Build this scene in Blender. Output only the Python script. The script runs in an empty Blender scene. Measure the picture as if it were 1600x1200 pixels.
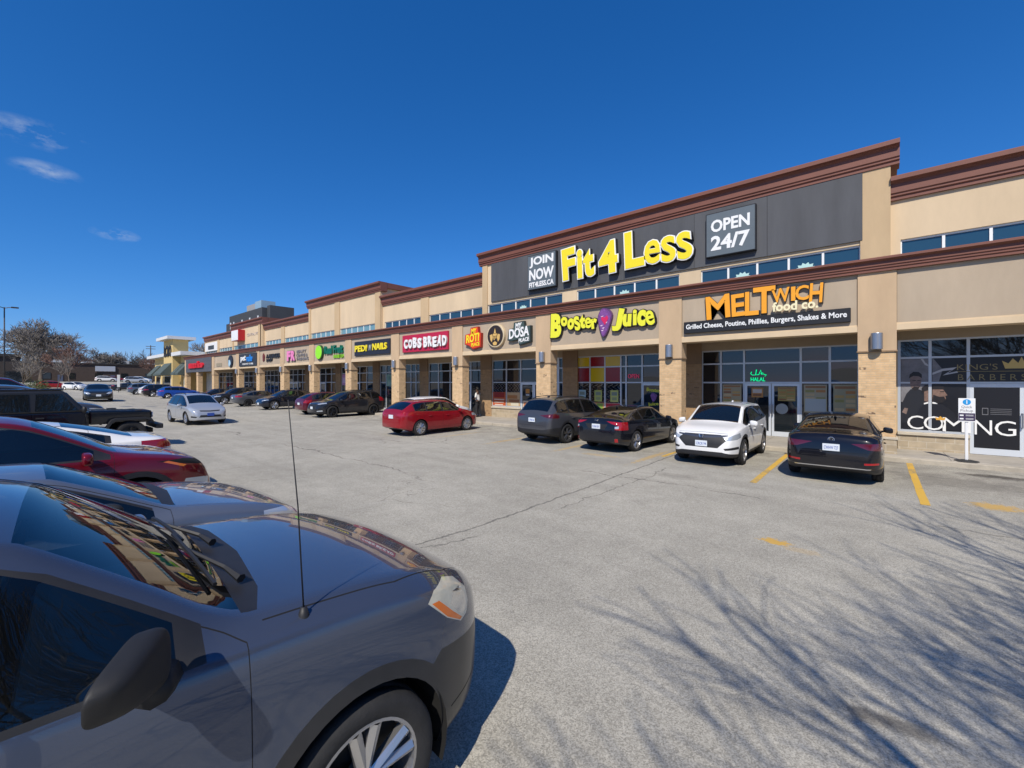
import bpy, bmesh, math, random
from mathutils import Vector, Matrix
from bisect import bisect_right
R = math.radians
C = bpy.context.scene.collection
SC = bpy.context.scene

# ---------------------------------------------------------------- camera, sky, sun, exposure
EYE = 2.22
cam = bpy.data.objects.new("camera", bpy.data.cameras.new("camera"))
C.objects.link(cam)
cam.location = (0, 0, EYE)
cam.rotation_euler = (R(90), 0, R(90 - 49.53))
cam.data.sensor_width = 36
cam.data.lens = 668 / 1600 * 36
cam.data.shift_y = -3 / 1600
cam.data.clip_start = 0.05
cam.data.clip_end = 3000
SC.camera = cam

SUN_EL, SUN_AZ = R(46), R(22)          # azimuth from -Y towards +X
to_sun = Vector((math.sin(SUN_AZ) * math.cos(SUN_EL), -math.cos(SUN_AZ) * math.cos(SUN_EL), math.sin(SUN_EL)))
sun = bpy.data.objects.new("sun", bpy.data.lights.new("sun", 'SUN'))
C.objects.link(sun)
sun.data.energy = 4.8
sun.data.angle = R(0.53)
sun.data.color = (1, 0.93, 0.82)
sun.rotation_euler = to_sun.to_track_quat('Z', 'Y').to_euler()

world = bpy.data.worlds.new("World")
SC.world = world
world.use_nodes = True
wn, wl = world.node_tree.nodes, world.node_tree.links
wn.clear()
wo = wn.new('ShaderNodeOutputWorld')
bg = wn.new('ShaderNodeBackground')
sky = wn.new('ShaderNodeTexSky')
sky.sky_type = 'NISHITA'
sky.sun_disc = False
sky.sun_elevation = SUN_EL
sky.sun_rotation = math.atan2(to_sun.x, to_sun.y)
sky.altitude = 100
sky.air_density = 1.0
sky.dust_density = 0.0
sky.ozone_density = 3.0
bg.inputs['Strength'].default_value = 0.1
# deep, polarised spring blue and three thin wisps of cloud, all by direction
sepc = wn.new('ShaderNodeSeparateColor'); wl.new(sky.outputs[0], sepc.inputs[0])
grade = wn.new('ShaderNodeCombineColor')
for i, (pw, k) in enumerate(((1.5, .185), (.92, .80), (.82, 1.72))):
    p_ = wn.new('ShaderNodeMath'); p_.operation = 'POWER'; p_.inputs[1].default_value = pw
    q_ = wn.new('ShaderNodeMath'); q_.operation = 'MULTIPLY'; q_.inputs[1].default_value = k
    wl.new(sepc.outputs[i], p_.inputs[0]); wl.new(p_.outputs[0], q_.inputs[0]); wl.new(q_.outputs[0], grade.inputs[i])
tc = wn.new('ShaderNodeTexCoord')
nz = wn.new('ShaderNodeTexNoise')
nz.inputs['Scale'].default_value = 19
nz.inputs['Detail'].default_value = 8
nz.inputs['Roughness'].default_value = 0.62
mp = wn.new('ShaderNodeMapping')
mp.inputs['Scale'].default_value = (1, 1, 2.2)
wl.new(tc.outputs['Generated'], mp.inputs['Vector'])
wl.new(mp.outputs[0], nz.inputs['Vector'])
acc = None
for d, rad, gain in (((-1.4918, .0417, .579), .062, .8), ((-1.4781, .0533, .494), .042, .75), ((-1.355, .1583, .3458), .034, 1.0)):
    v = Vector(d).normalized()
    sub = wn.new('ShaderNodeVectorMath'); sub.operation = 'SUBTRACT'
    sub.inputs[1].default_value = v
    wl.new(tc.outputs['Generated'], sub.inputs[0])
    sc_ = wn.new('ShaderNodeVectorMath'); sc_.operation = 'MULTIPLY'
    sc_.inputs[1].default_value = (1, 1, 3.0)
    wl.new(sub.outputs[0], sc_.inputs[0])
    ln = wn.new('ShaderNodeVectorMath'); ln.operation = 'LENGTH'
    wl.new(sc_.outputs[0], ln.inputs[0])
    mr = wn.new('ShaderNodeMapRange')
    mr.inputs[1].default_value = rad; mr.inputs[2].default_value = 0
    mr.inputs[3].default_value = 0; mr.inputs[4].default_value = gain
    wl.new(ln.outputs['Value'], mr.inputs[0])
    if acc is None:
        acc = mr.outputs[0]
    else:
        ad = wn.new('ShaderNodeMath'); ad.operation = 'ADD'
        wl.new(acc, ad.inputs[0]); wl.new(mr.outputs[0], ad.inputs[1]); acc = ad.outputs[0]
nr = wn.new('ShaderNodeMapRange')
nr.inputs[1].default_value = .45; nr.inputs[2].default_value = .72
wl.new(nz.outputs['Fac'], nr.inputs[0])
mu = wn.new('ShaderNodeMath'); mu.operation = 'MULTIPLY'
wl.new(acc, mu.inputs[0]); wl.new(nr.outputs[0], mu.inputs[1])
mx = wn.new('ShaderNodeMix'); mx.data_type = 'RGBA'
wl.new(mu.outputs[0], mx.inputs['Factor'])
wl.new(grade.outputs[0], mx.inputs['A'])
mx.inputs['B'].default_value = (5.6, 6.4, 7.4, 1)
wl.new(mx.outputs['Result'], bg.inputs['Color'])
wl.new(bg.outputs[0], wo.inputs[0])

SC.view_settings.view_transform = 'Standard'
SC.view_settings.look = 'None'
SC.view_settings.exposure = 0
SC.view_settings.gamma = 1
SC.render.engine = 'CYCLES'
SC.cycles.max_bounces = 8
SC.cycles.transparent_max_bounces = 12
SC.cycles.caustics_reflective = False
SC.cycles.caustics_refractive = False

# ---------------------------------------------------------------- materials
MATS = {}
def principled(name):
    m = bpy.data.materials.new(name)
    m.use_nodes = True
    return m, m.node_tree.nodes, m.node_tree.links, m.node_tree.nodes['Principled BSDF']

def posn(n, scale=1.0, obj=False):
    g = n.new('ShaderNodeTexCoord') if obj else n.new('ShaderNodeNewGeometry')
    return g.outputs['Object'] if obj else g.outputs['Position']

def mat(name, col, rough=.6, metal=0.0, spec=.5, coat=0.0, vary=0.0, vscale=3.0, bump=0.0, bscale=60.0, emit=0.0, coat_rough=.03, dirt=None, streak=0.0):
    """plain surface with slow colour variation, fine bump and a tint that runs with the vertical streaks of weather"""
    if name in MATS:
        return MATS[name]
    m, n, l, b = principled(name)
    c = (*col, 1)
    b.inputs['Base Color'].default_value = c
    b.inputs['Roughness'].default_value = rough
    b.inputs['Metallic'].default_value = metal
    b.inputs['Specular IOR Level'].default_value = spec
    b.inputs['Coat Weight'].default_value = coat
    b.inputs['Coat Roughness'].default_value = coat_rough
    if emit:
        b.inputs['Emission Color'].default_value = c
        b.inputs['Emission Strength'].default_value = emit
    if vary:
        t = n.new('ShaderNodeTexNoise')
        t.inputs['Scale'].default_value = vscale
        t.inputs['Detail'].default_value = 6
        t.inputs['Roughness'].default_value = .65
        if streak:
            mpn = n.new('ShaderNodeMapping')
            mpn.inputs['Scale'].default_value = (1, 1, streak)
            l.new(posn(n), mpn.inputs['Vector']); l.new(mpn.outputs[0], t.inputs['Vector'])
        else:
            l.new(posn(n), t.inputs['Vector'])
        r = n.new('ShaderNodeMapRange')
        r.inputs[1].default_value = .25; r.inputs[2].default_value = .75
        r.inputs[3].default_value = 1 - vary; r.inputs[4].default_value = 1 + vary
        l.new(t.outputs['Fac'], r.inputs[0])
        x = n.new('ShaderNodeMix'); x.data_type = 'RGBA'; x.blend_type = 'MULTIPLY'
        x.inputs['Factor'].default_value = 1
        x.inputs['A'].default_value = c
        l.new(r.outputs[0], x.inputs['B'])
        l.new(x.outputs['Result'], b.inputs['Base Color'])
    if bump:
        t2 = n.new('ShaderNodeTexNoise')
        t2.inputs['Scale'].default_value = bscale
        t2.inputs['Detail'].default_value = 4
        l.new(posn(n), t2.inputs['Vector'])
        bp = n.new('ShaderNodeBump')
        bp.inputs['Strength'].default_value = bump
        bp.inputs['Distance'].default_value = .01
        l.new(t2.outputs['Fac'], bp.inputs['Height'])
        l.new(bp.outputs[0], b.inputs['Normal'])
    MATS[name] = m
    return m

def joints(m, step, dark=.35, width=.012):
    """score lines across a strip of concrete every step metres"""
    n, l = m.node_tree.nodes, m.node_tree.links; b = n['Principled BSDF']
    src = b.inputs['Base Color'].links[0].from_socket
    sep = n.new('ShaderNodeSeparateXYZ'); l.new(posn(n), sep.inputs[0])
    d = n.new('ShaderNodeMath'); d.operation = 'DIVIDE'; d.inputs[1].default_value = step; l.new(sep.outputs['X'], d.inputs[0])
    fr = n.new('ShaderNodeMath'); fr.operation = 'FRACT'; l.new(d.outputs[0], fr.inputs[0])
    lt = n.new('ShaderNodeMath'); lt.operation = 'LESS_THAN'; lt.inputs[1].default_value = width / step; l.new(fr.outputs[0], lt.inputs[0])
    t = n.new('ShaderNodeTexNoise'); t.inputs['Scale'].default_value = .9; t.inputs['Detail'].default_value = 8; t.inputs['Roughness'].default_value = .7; l.new(posn(n), t.inputs['Vector'])
    r = n.new('ShaderNodeMapRange'); r.inputs[1].default_value = .52; r.inputs[2].default_value = .75; r.inputs[3].default_value = 0; r.inputs[4].default_value = .6; l.new(t.outputs['Fac'], r.inputs[0])
    x0 = n.new('ShaderNodeMix'); x0.data_type = 'RGBA'; l.new(r.outputs[0], x0.inputs['Factor']); l.new(src, x0.inputs['A']); x0.inputs['B'].default_value = (.2, .18, .15, 1)
    mm = n.new('ShaderNodeMath'); mm.operation = 'MULTIPLY'; mm.inputs[1].default_value = .85; l.new(lt.outputs[0], mm.inputs[0])
    x = n.new('ShaderNodeMix'); x.data_type = 'RGBA'; l.new(mm.outputs[0], x.inputs['Factor']); l.new(x0.outputs['Result'], x.inputs['A']); x.inputs['B'].default_value = (.1, .09, .075, 1)
    l.new(x.outputs['Result'], b.inputs['Base Color'])
    return m

def paint(name, col, metal=.0, rough=.32, flake=0.0):
    """car lacquer: base colour, clear coat, a little road dust that dulls it in patches"""
    if name in MATS:
        return MATS[name]
    m, n, l, b = principled(name)
    b.inputs['Metallic'].default_value = metal
    b.inputs['Coat Weight'].default_value = 1
    b.inputs['Specular IOR Level'].default_value = .12
    b.inputs['Coat Roughness'].default_value = .015
    b.inputs['Roughness'].default_value = rough
    t = n.new('ShaderNodeTexNoise')
    t.inputs['Scale'].default_value = 2.2
    t.inputs['Detail'].default_value = 9
    t.inputs['Roughness'].default_value = .7
    l.new(posn(n), t.inputs['Vector'])
    sep = n.new('ShaderNodeSeparateXYZ')
    l.new(posn(n), sep.inputs[0])
    low = n.new('ShaderNodeMapRange')
    low.inputs[1].default_value = .75; low.inputs[2].default_value = .1
    low.inputs[3].default_value = 0; low.inputs[4].default_value = .07
    l.new(sep.outputs['Z'], low.inputs[0])
    r = n.new('ShaderNodeMapRange')
    r.inputs[1].default_value = .45; r.inputs[2].default_value = .8
    r.inputs[3].default_value = 0; r.inputs[4].default_value = .012
    l.new(t.outputs['Fac'], r.inputs[0])
    mm = n.new('ShaderNodeMath'); mm.operation = 'MULTIPLY'
    l.new(low.outputs[0], mm.inputs[0]); l.new(t.outputs['Fac'], mm.inputs[1])
    ad = n.new('ShaderNodeMath'); ad.operation = 'ADD'
    l.new(mm.outputs[0], ad.inputs[0]); l.new(r.outputs[0], ad.inputs[1])
    x = n.new('ShaderNodeMix'); x.data_type = 'RGBA'
    x.inputs['A'].default_value = (*col, 1)
    x.inputs['B'].default_value = (.22, .2, .175, 1)
    l.new(ad.outputs[0], x.inputs['Factor'])
    l.new(x.outputs['Result'], b.inputs['Base Color'])
    MATS[name] = m
    return m

def brick(name, c1, c2, mortar, w=.21, h=.07, obj=False, size=.008, extra_dark=True, bump=.5):
    if name in MATS:
        return MATS[name]
    m, n, l, b = principled(name)
    sep = n.new('ShaderNodeSeparateXYZ'); l.new(posn(n), sep.inputs[0])
    ad = n.new('ShaderNodeMath'); ad.operation = 'ADD'
    l.new(sep.outputs['X'], ad.inputs[0]); l.new(sep.outputs['Y'], ad.inputs[1])
    cb = n.new('ShaderNodeCombineXYZ'); l.new(ad.outputs[0], cb.inputs[0]); l.new(sep.outputs['Z'], cb.inputs[1])
    t = n.new('ShaderNodeTexBrick')
    l.new(cb.outputs[0], t.inputs['Vector'])
    t.inputs['Scale'].default_value = 1
    t.inputs['Brick Width'].default_value = w
    t.inputs['Row Height'].default_value = h
    t.inputs['Mortar Size'].default_value = size
    t.inputs['Mortar Smooth'].default_value = .2
    t.inputs['Bias'].default_value = -.2
    t.inputs['Color1'].default_value = (*c1, 1)
    t.inputs['Color2'].default_value = (*c2, 1)
    t.inputs['Mortar'].default_value = (*mortar, 1)
    nz_ = n.new('ShaderNodeTexNoise'); nz_.inputs['Scale'].default_value = 5; nz_.inputs['Detail'].default_value = 5
    l.new(cb.outputs[0], nz_.inputs['Vector'])
    r = n.new('ShaderNodeMapRange'); r.inputs[1].default_value = .3; r.inputs[2].default_value = .7
    r.inputs[3].default_value = .86; r.inputs[4].default_value = 1.12
    l.new(nz_.outputs['Fac'], r.inputs[0])
    x = n.new('ShaderNodeMix'); x.data_type = 'RGBA'; x.blend_type = 'MULTIPLY'; x.inputs['Factor'].default_value = 1
    l.new(t.outputs['Color'], x.inputs['A']); l.new(r.outputs[0], x.inputs['B'])
    out = x.outputs['Result']
    if extra_dark:
        # a few chipped, darker bricks, picked per brick
        fx = n.new('ShaderNodeMath'); fx.operation = 'SNAP'; fx.inputs[1].default_value = w
        fz = n.new('ShaderNodeMath'); fz.operation = 'SNAP'; fz.inputs[1].default_value = h
        l.new(ad.outputs[0], fx.inputs[0]); l.new(sep.outputs['Z'], fz.inputs[0])
        c3 = n.new('ShaderNodeCombineXYZ'); l.new(fx.outputs[0], c3.inputs[0]); l.new(fz.outputs[0], c3.inputs[1])
        wnz = n.new('ShaderNodeTexWhiteNoise'); l.new(c3.outputs[0], wnz.inputs['Vector'])
        n2 = n.new('ShaderNodeTexNoise'); n2.inputs['Scale'].default_value = 16; n2.inputs['Detail'].default_value = 3
        l.new(cb.outputs[0], n2.inputs['Vector'])
        r3 = n.new('ShaderNodeMapRange'); r3.inputs[1].default_value = .42; r3.inputs[2].default_value = .6
        l.new(n2.outputs['Fac'], r3.inputs[0])
        g = n.new('ShaderNodeMath'); g.operation = 'GREATER_THAN'; g.inputs[1].default_value = .962
        l.new(wnz.outputs['Value'], g.inputs[0])
        mg = n.new('ShaderNodeMath'); mg.operation = 'MULTIPLY'
        l.new(g.outputs[0], mg.inputs[0]); l.new(r3.outputs[0], mg.inputs[1])
        x2 = n.new('ShaderNodeMix'); x2.data_type = 'RGBA'
        l.new(mg.outputs[0], x2.inputs['Factor']); l.new(out, x2.inputs['A'])
        x2.inputs['B'].default_value = (.17, .11, .07, 1)
        out = x2.outputs['Result']
    l.new(out, b.inputs['Base Color'])
    b.inputs['Roughness'].default_value = .9
    bp = n.new('ShaderNodeBump'); bp.inputs['Strength'].default_value = bump; bp.inputs['Distance'].default_value = .008
    bp.invert = True
    l.new(t.outputs['Fac'], bp.inputs['Height']); l.new(bp.outputs[0], b.inputs['Normal'])
    MATS[name] = m
    return m

def glass(name, tint, clear=.0, rough=.02, wave=.0, through=(.5, .56, .55)):
    """window glass: dark mirror, or (clear > 0) a tinted pane that shows what is behind it"""
    if name in MATS:
        return MATS[name]
    m, n, l, b = principled(name)
    b.inputs['Base Color'].default_value = (*tint, 1)
    b.inputs['Roughness'].default_value = rough
    b.inputs['IOR'].default_value = 1.6
    b.inputs['Specular IOR Level'].default_value = .6
    if wave:
        t = n.new('ShaderNodeTexNoise'); t.inputs['Scale'].default_value = 1.3
        l.new(posn(n), t.inputs['Vector'])
        bp = n.new('ShaderNodeBump'); bp.inputs['Strength'].default_value = wave; bp.inputs['Distance'].default_value = .02
        l.new(t.outputs['Fac'], bp.inputs['Height']); l.new(bp.outputs[0], b.inputs['Normal'])
    if clear:
        tr = n.new('ShaderNodeBsdfTransparent'); tr.inputs[0].default_value = (*through, 1)
        gl = n.new('ShaderNodeBsdfGlossy'); gl.inputs['Roughness'].default_value = rough
        fr = n.new('ShaderNodeFresnel'); fr.inputs['IOR'].default_value = 1.55
        m1 = n.new('ShaderNodeMixShader')
        m1.inputs[0].default_value = clear
        l.new(b.outputs[0], m1.inputs[1]); l.new(tr.outputs[0], m1.inputs[2])
        m2 = n.new('ShaderNodeMixShader')
        l.new(fr.outputs[0], m2.inputs[0]); l.new(m1.outputs[0], m2.inputs[1]); l.new(gl.outputs[0], m2.inputs[2])
        l.new(m2.outputs[0], n['Material Output'].inputs[0])
    MATS[name] = m
    return m

# ---------------------------------------------------------------- mesh helpers
def tag(o, label=None, cat=None, group=None, kind=None):
    if label: o['label'] = label
    if cat: o['category'] = cat
    if group: o['group'] = group
    if kind: o['kind'] = kind
    return o

def thing(name, label, cat, loc=(0, 0, 0), rz=0.0, group=None):
    o = bpy.data.objects.new(name, None)
    C.objects.link(o)
    o.location = loc
    o.rotation_euler = (0, 0, rz)
    o.empty_display_size = .3
    return tag(o, label, cat, group)

def root_of(o):
    while o.parent: o = o.parent
    return o

def obj(name, bm, m, parent=None, world=True, smooth=False, loc=None):
    """link a bmesh as ONE object; its vertices are world coordinates unless world=False (then the thing's own)"""
    if parent is not None and world:
        bmesh.ops.translate(bm, verts=bm.verts, vec=-root_of(parent).location)
    me = bpy.data.meshes.new(name)
    if smooth:
        for f in bm.faces: f.smooth = True
    bm.to_mesh(me); bm.free()
    for x in (m if isinstance(m, (list, tuple)) else [m]):
        me.materials.append(x)
    o = bpy.data.objects.new(name, me)
    C.objects.link(o)
    if parent is not None: o.parent = parent
    if loc: o.location = loc
    return o

def top(name, bm, m, label, cat, group=None, base=None, smooth=False):
    """a thing that is one mesh, its origin at its base"""
    vs = [v.co for v in bm.verts]
    if base is None:
        base = Vector((sum(v.x for v in vs) / len(vs), sum(v.y for v in vs) / len(vs), min(v.z for v in vs)))
    base = Vector(base)
    bmesh.ops.translate(bm, verts=bm.verts, vec=-base)
    o = obj(name, bm, m, None, smooth=smooth)
    o.location = base
    return tag(o, label, cat, group)

def NB(): return bmesh.new()

def box(bm, x0, x1, y0, y1, z0, z1, mi=0):
    vs = [bm.verts.new(p) for p in ((x0, y0, z0), (x1, y0, z0), (x1, y1, z0), (x0, y1, z0), (x0, y0, z1), (x1, y0, z1), (x1, y1, z1), (x0, y1, z1))]
    for q in ((3, 2, 1, 0), (4, 5, 6, 7), (0, 1, 5, 4), (1, 2, 6, 5), (2, 3, 7, 6), (3, 0, 4, 7)):
        bm.faces.new([vs[i] for i in q]).material_index = mi
    return bm

def bevel(bm, w, seg=2):
    bmesh.ops.bevel(bm, geom=list(bm.edges), offset=w, segments=seg, affect='EDGES', profile=.6)
    return bm

def BX(*a, bev=0, seg=1):
    bm = box(NB(), *a)
    return bevel(bm, bev, seg) if bev else bm

def quad(bm, pts, mi=0):
    f = bm.faces.new([bm.verts.new(p) for p in pts]); f.material_index = mi
    return f

def prism(bm, poly, y0, y1, mi=0):
    """polygon in the (x, z) plane given thickness from y0 (front) to y1"""
    a = [bm.verts.new((x, y0, z)) for x, z in poly]
    b = [bm.verts.new((x, y1, z)) for x, z in poly]
    n = len(poly)
    area = sum(poly[i][0] * poly[(i + 1) % n][1] - poly[(i + 1) % n][0] * poly[i][1] for i in range(n))
    fs = [bm.faces.new(a), bm.faces.new(b[::-1])]
    for i in range(n):
        j = (i + 1) % n
        fs.append(bm.faces.new((a[j], a[i], b[i], b[j])))
    if area < 0:
        bmesh.ops.reverse_faces(bm, faces=fs)
    for f in fs: f.material_index = mi
    return bm

def extrude_x(bm, prof, x0, x1, mi=0):
    """profile in the (y, z) plane run along x, ends closed"""
    a = [bm.verts.new((x0, y, z)) for y, z in prof]
    b = [bm.verts.new((x1, y, z)) for y, z in prof]
    n = len(prof)
    for i in range(n):
        j = (i + 1) % n
        bm.faces.new((a[i], a[j], b[j], b[i])).material_index = mi
    bm.faces.new(a[::-1]); bm.faces.new(b)
    bmesh.ops.recalc_face_normals(bm, faces=list(bm.faces))
    return bm

def tube(bm, pts, rad, sides=6, mi=0, cap=True):
    """tapered tube through points; rad is a number or a list"""
    n = len(pts)
    rad = rad if isinstance(rad, (list, tuple)) else [rad] * n
    rings = []
    up = Vector((0.13, .21, 1)).normalized()
    for i, p in enumerate(pts):
        p = Vector(p)
        d = (Vector(pts[min(i + 1, n - 1)]) - Vector(pts[max(i - 1, 0)]))
        if d.length < 1e-9: d = Vector((0, 0, 1))
        d.normalize()
        a = d.cross(up)
        if a.length < .05: a = d.cross(Vector((1, .1, 0)))
        a.normalize(); b = d.cross(a)
        rings.append([bm.verts.new(p + (a * math.cos(2 * math.pi * k / sides) + b * math.sin(2 * math.pi * k / sides)) * rad[i]) for k in range(sides)])
    for i in range(n - 1):
        for k in range(sides):
            k2 = (k + 1) % sides
            bm.faces.new((rings[i][k], rings[i + 1][k], rings[i + 1][k2], rings[i][k2])).material_index = mi
    if cap and sides > 2:
        bm.faces.new(rings[0]).material_index = mi; bm.faces.new(rings[-1][::-1]).material_index = mi
    return bm

def lathe(bm, prof, axis='Y', seg=32, c=(0, 0, 0), mi=0, closed=False):
    """revolve (r, t) pairs about an axis through c; t runs along the axis"""
    rings = []
    for r, t in prof:
        ring = []
        for k in range(seg):
            a = 2 * math.pi * k / seg
            p = (r * math.cos(a), t, r * math.sin(a)) if axis == 'Y' else (r * math.cos(a), r * math.sin(a), t)
            ring.append(bm.verts.new((p[0] + c[0], p[1] + c[1], p[2] + c[2])))
        rings.append(ring)
    m = len(rings)
    for i in range(m if closed else m - 1):
        A, B = rings[i], rings[(i + 1) % m]
        for k in range(seg):
            k2 = (k + 1) % seg
            bm.faces.new((A[k], A[k2], B[k2], B[k])).material_index = mi
    return bm

def text_bm(s, w, h, depth=.06, offset=.0, shear=0.0, space=1.0, at=(0, 0, 0), rot=0.0):
    """letters as solid shapes that face -Y; at = centre of the text on its back plane"""
    cu = bpy.data.curves.new("lettering", 'FONT')
    cu.body = s; cu.size = 1; cu.shear = shear; cu.space_character = space
    cu.offset = offset; cu.extrude = .5; cu.fill_mode = 'BOTH'; cu.resolution_u = 3
    o = bpy.data.objects.new("lettering", cu)
    C.objects.link(o)
    dg = bpy.context.evaluated_depsgraph_get()
    me = bpy.data.meshes.new_from_object(o.evaluated_get(dg))
    bpy.data.objects.remove(o); bpy.data.curves.remove(cu)
    bm = NB(); bm.from_mesh(me); bpy.data.meshes.remove(me)
    xs = [v.co.x for v in bm.verts]; ys = [v.co.y for v in bm.verts]
    sx = 1; sy = h / max(1e-6, max(ys) - min(ys))
    sx = w / max(1e-6, max(xs) - min(xs)) if w else sy
    cx, cy = (max(xs) + min(xs)) / 2, (max(ys) + min(ys)) / 2
    cr, sr = math.cos(rot), math.sin(rot)
    for v in bm.verts:
        x, y, z = (v.co.x - cx) * sx, (v.co.y - cy) * sy, v.co.z
        x, y = x * cr - y * sr, x * sr + y * cr
        v.co = (at[0] + x, at[1] - (z + .5) * depth, at[2] + y)
    return bm

def join(bms):
    out = NB()
    for b in bms:
        me = bpy.data.meshes.new("t"); b.to_mesh(me); b.free(); out.from_mesh(me); bpy.data.meshes.remove(me)
    return out

def fun_letters(rows, depth, y, offset=.02, shear=0, thin='sae'):
    """letters one by one: (char, x centre, z centre, width, height, tilt)"""
    return join([text_bm(c, w, h, depth, offset * (.42 if c in thin else 1), shear, at=(x, y, z), rot=R(t)) for c, x, z, w, h, t in rows])
# ---------------------------------------------------------------- ground, walk, kerb, painted lines
def sm(t):
    t = max(0, min(1, t)); return t * t * (3 - 2 * t)
def zg(x):
    return .42 * sm((-x - 42) / 48) + 1.9 * sm((-x - 92) / 75) + 3 * sm((-x - 180) / 120)

def zl(x, y):
    """the lot climbs a little towards the left hand row and again towards the far end"""
    return (zg(x) + (.15 + .6 * sm((-x - 18) / 16) * (1 - sm((-x - 45) / 40))) * (1 - sm((y - 1.0) / 4.0))
            + .55 * sm((-x - 28) / 24) * (1 - sm((-x - 65) / 35)) * (1 - sm((y - 5.5) / 6)))

def asphalt():
    m, n, l, b = principled("asphalt")
    P = posn(n)
    def noise(scale, det=4, rgh=.6, vec=None):
        t = n.new('ShaderNodeTexNoise'); t.inputs['Scale'].default_value = scale
        t.inputs['Detail'].default_value = det; t.inputs['Roughness'].default_value = rgh
        l.new(vec or P, t.inputs['Vector']); return t.outputs['Fac']
    def rng(v, a, b_, c, d):
        r = n.new('ShaderNodeMapRange'); r.inputs[1].default_value = a; r.inputs[2].default_value = b_
        r.inputs[3].default_value = c; r.inputs[4].default_value = d; l.new(v, r.inputs[0]); return r.outputs[0]
    def math_(op, a, b_):
        q = n.new('ShaderNodeMath'); q.operation = op
        for i, v in enumerate((a, b_)):
            if isinstance(v, (int, float)): q.inputs[i].default_value = v
            elif v is not None: l.new(v, q.inputs[i])
        return q.outputs[0]
    def mixc(f, a, b_, blend='MIX'):
        x = n.new('ShaderNodeMix'); x.data_type = 'RGBA'; x.blend_type = blend
        if isinstance(f, (int, float)): x.inputs['Factor'].default_value = f
        else: l.new(f, x.inputs['Factor'])
        for k, v in (('A', a), ('B', b_)):
            if isinstance(v, tuple): x.inputs[k].default_value = (*v, 1)
            else: l.new(v, x.inputs[k])
        return x.outputs['Result']
    # aggregate: pale and dark stones in grey binder
    vor = n.new('ShaderNodeTexVoronoi'); vor.inputs['Scale'].default_value = 125; l.new(P, vor.inputs['Vector'])
    bw = n.new('ShaderNodeRGBToBW'); l.new(vor.outputs['Color'], bw.inputs[0])
    vor2 = n.new('ShaderNodeTexVoronoi'); vor2.inputs['Scale'].default_value = 42; l.new(P, vor2.inputs['Vector'])
    bw2 = n.new('ShaderNodeRGBToBW'); l.new(vor2.outputs['Color'], bw2.inputs[0])
    stone = math_('ADD', rng(bw.outputs[0], .2, .8, .72, 1.26), rng(bw2.outputs[0], .2, .8, -.07, .07))
    base = mixc(1, (.405, .38, .318), stone, 'MULTIPLY')
    base = mixc(1, base, rng(noise(.35, 7, .65), .3, .7, .84, 1.14), 'MULTIPLY')
    base = mixc(1, base, rng(noise(2.3, 6, .6), .3, .7, .92, 1.07), 'MULTIPLY')
    # long streaks left by wheels and the plough, along the lane
    mpn = n.new('ShaderNodeMapping'); mpn.inputs['Scale'].default_value = (.12, 1.6, 1); l.new(P, mpn.inputs['Vector'])
    base = mixc(1, base, rng(noise(1, 6, .6, mpn.outputs[0]), .3, .7, .93, 1.06), 'MULTIPLY')
    sep = n.new('ShaderNodeSeparateXYZ'); l.new(P, sep.inputs[0])
    X, Y = sep.outputs['X'], sep.outputs['Y']
    # oil where engines stand, in the stalls
    wob = noise(1.1, 6, .65)
    stall = math_('MULTIPLY', rng(Y, 11.6, 14.2, 0, 1), rng(wob, .42, .68, 0, .55))
    base = mixc(stall, base, (.115, .108, .1))
    # spots: x, y, radius x, radius y, strength
    wob2 = noise(5.5, 6, .7)
    for sx, sy, rx, ry, st in ((.05, 3.66, .28, .1, .6), (2.15, 14.95, .75, .28, .8), (1.3, 13.6, 1.2, .9, .35), (-3.6, 10.2, .5, .3, .25), (3.2, 12.2, 1.0, .7, .3)):
        dx = math_('DIVIDE', math_('SUBTRACT', X, sx), rx); dy = math_('DIVIDE', math_('SUBTRACT', Y, sy), ry)
        d2 = math_('SQRT', math_('ADD', math_('MULTIPLY', dx, dx), math_('MULTIPLY', dy, dy)), None)
        d3 = math_('ADD', d2, math_('MULTIPLY', math_('SUBTRACT', wob2, .5), 2.4))
        base = mixc(rng(d3, 1.1, .45, 0, st), base, (.06, .052, .045))
    # cracks: one sealed joint along the lane edge, a few wandering ones
    def crack(line, half, strength, gate=None):
        f = rng(math_('ABSOLUTE', line, None), half, half * .35, 0, strength)
        return math_('MULTIPLY', f, gate) if gate is not None else f
    wx = math_('MULTIPLY', math_('SUBTRACT', noise(.55, 5, .6), .5), 1.1)
    wf = math_('MULTIPLY', math_('SUBTRACT', noise(7, 5, .7), .5), .16)
    line1 = math_('ADD', math_('ADD', math_('ADD', X, 4.66), math_('MULTIPLY', wx, .3)), wf)
    gate1 = math_('MULTIPLY', rng(Y, 2.0, 3.0, 0, 1), rng(Y, 15.8, 12.5, 0, 1))
    base = mixc(crack(line1, .032, .62, gate1), base, (.045, .042, .04))
    line2 = math_('ADD', math_('ADD', math_('SUBTRACT', math_('ADD', X, 4.35), math_('MULTIPLY', math_('SUBTRACT', Y, 4), .04)), wx), wf)
    base = mixc(crack(line2, .02, .6, rng(noise(.4, 3), .47, .53, 0, 1)), base, (.06, .055, .05))
    line3 = math_('ADD', math_('ADD', math_('SUBTRACT', Y, 6.3), math_('MULTIPLY', wx, 1.4)), wf)
    base = mixc(crack(line3, .035, .7, math_('MULTIPLY', rng(noise(.22, 3), .46, .54, 0, 1), rng(X, -7, -9, 0, 1))), base, (.06, .055, .05))
    line4 = math_('ADD', math_('ADD', math_('SUBTRACT', Y, 9.3), math_('MULTIPLY', wx, 1.1)), wf)
    base = mixc(crack(line4, .03, .6, rng(noise(.3, 3), .5, .56, 0, 1)), base, (.06, .055, .05))
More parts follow.
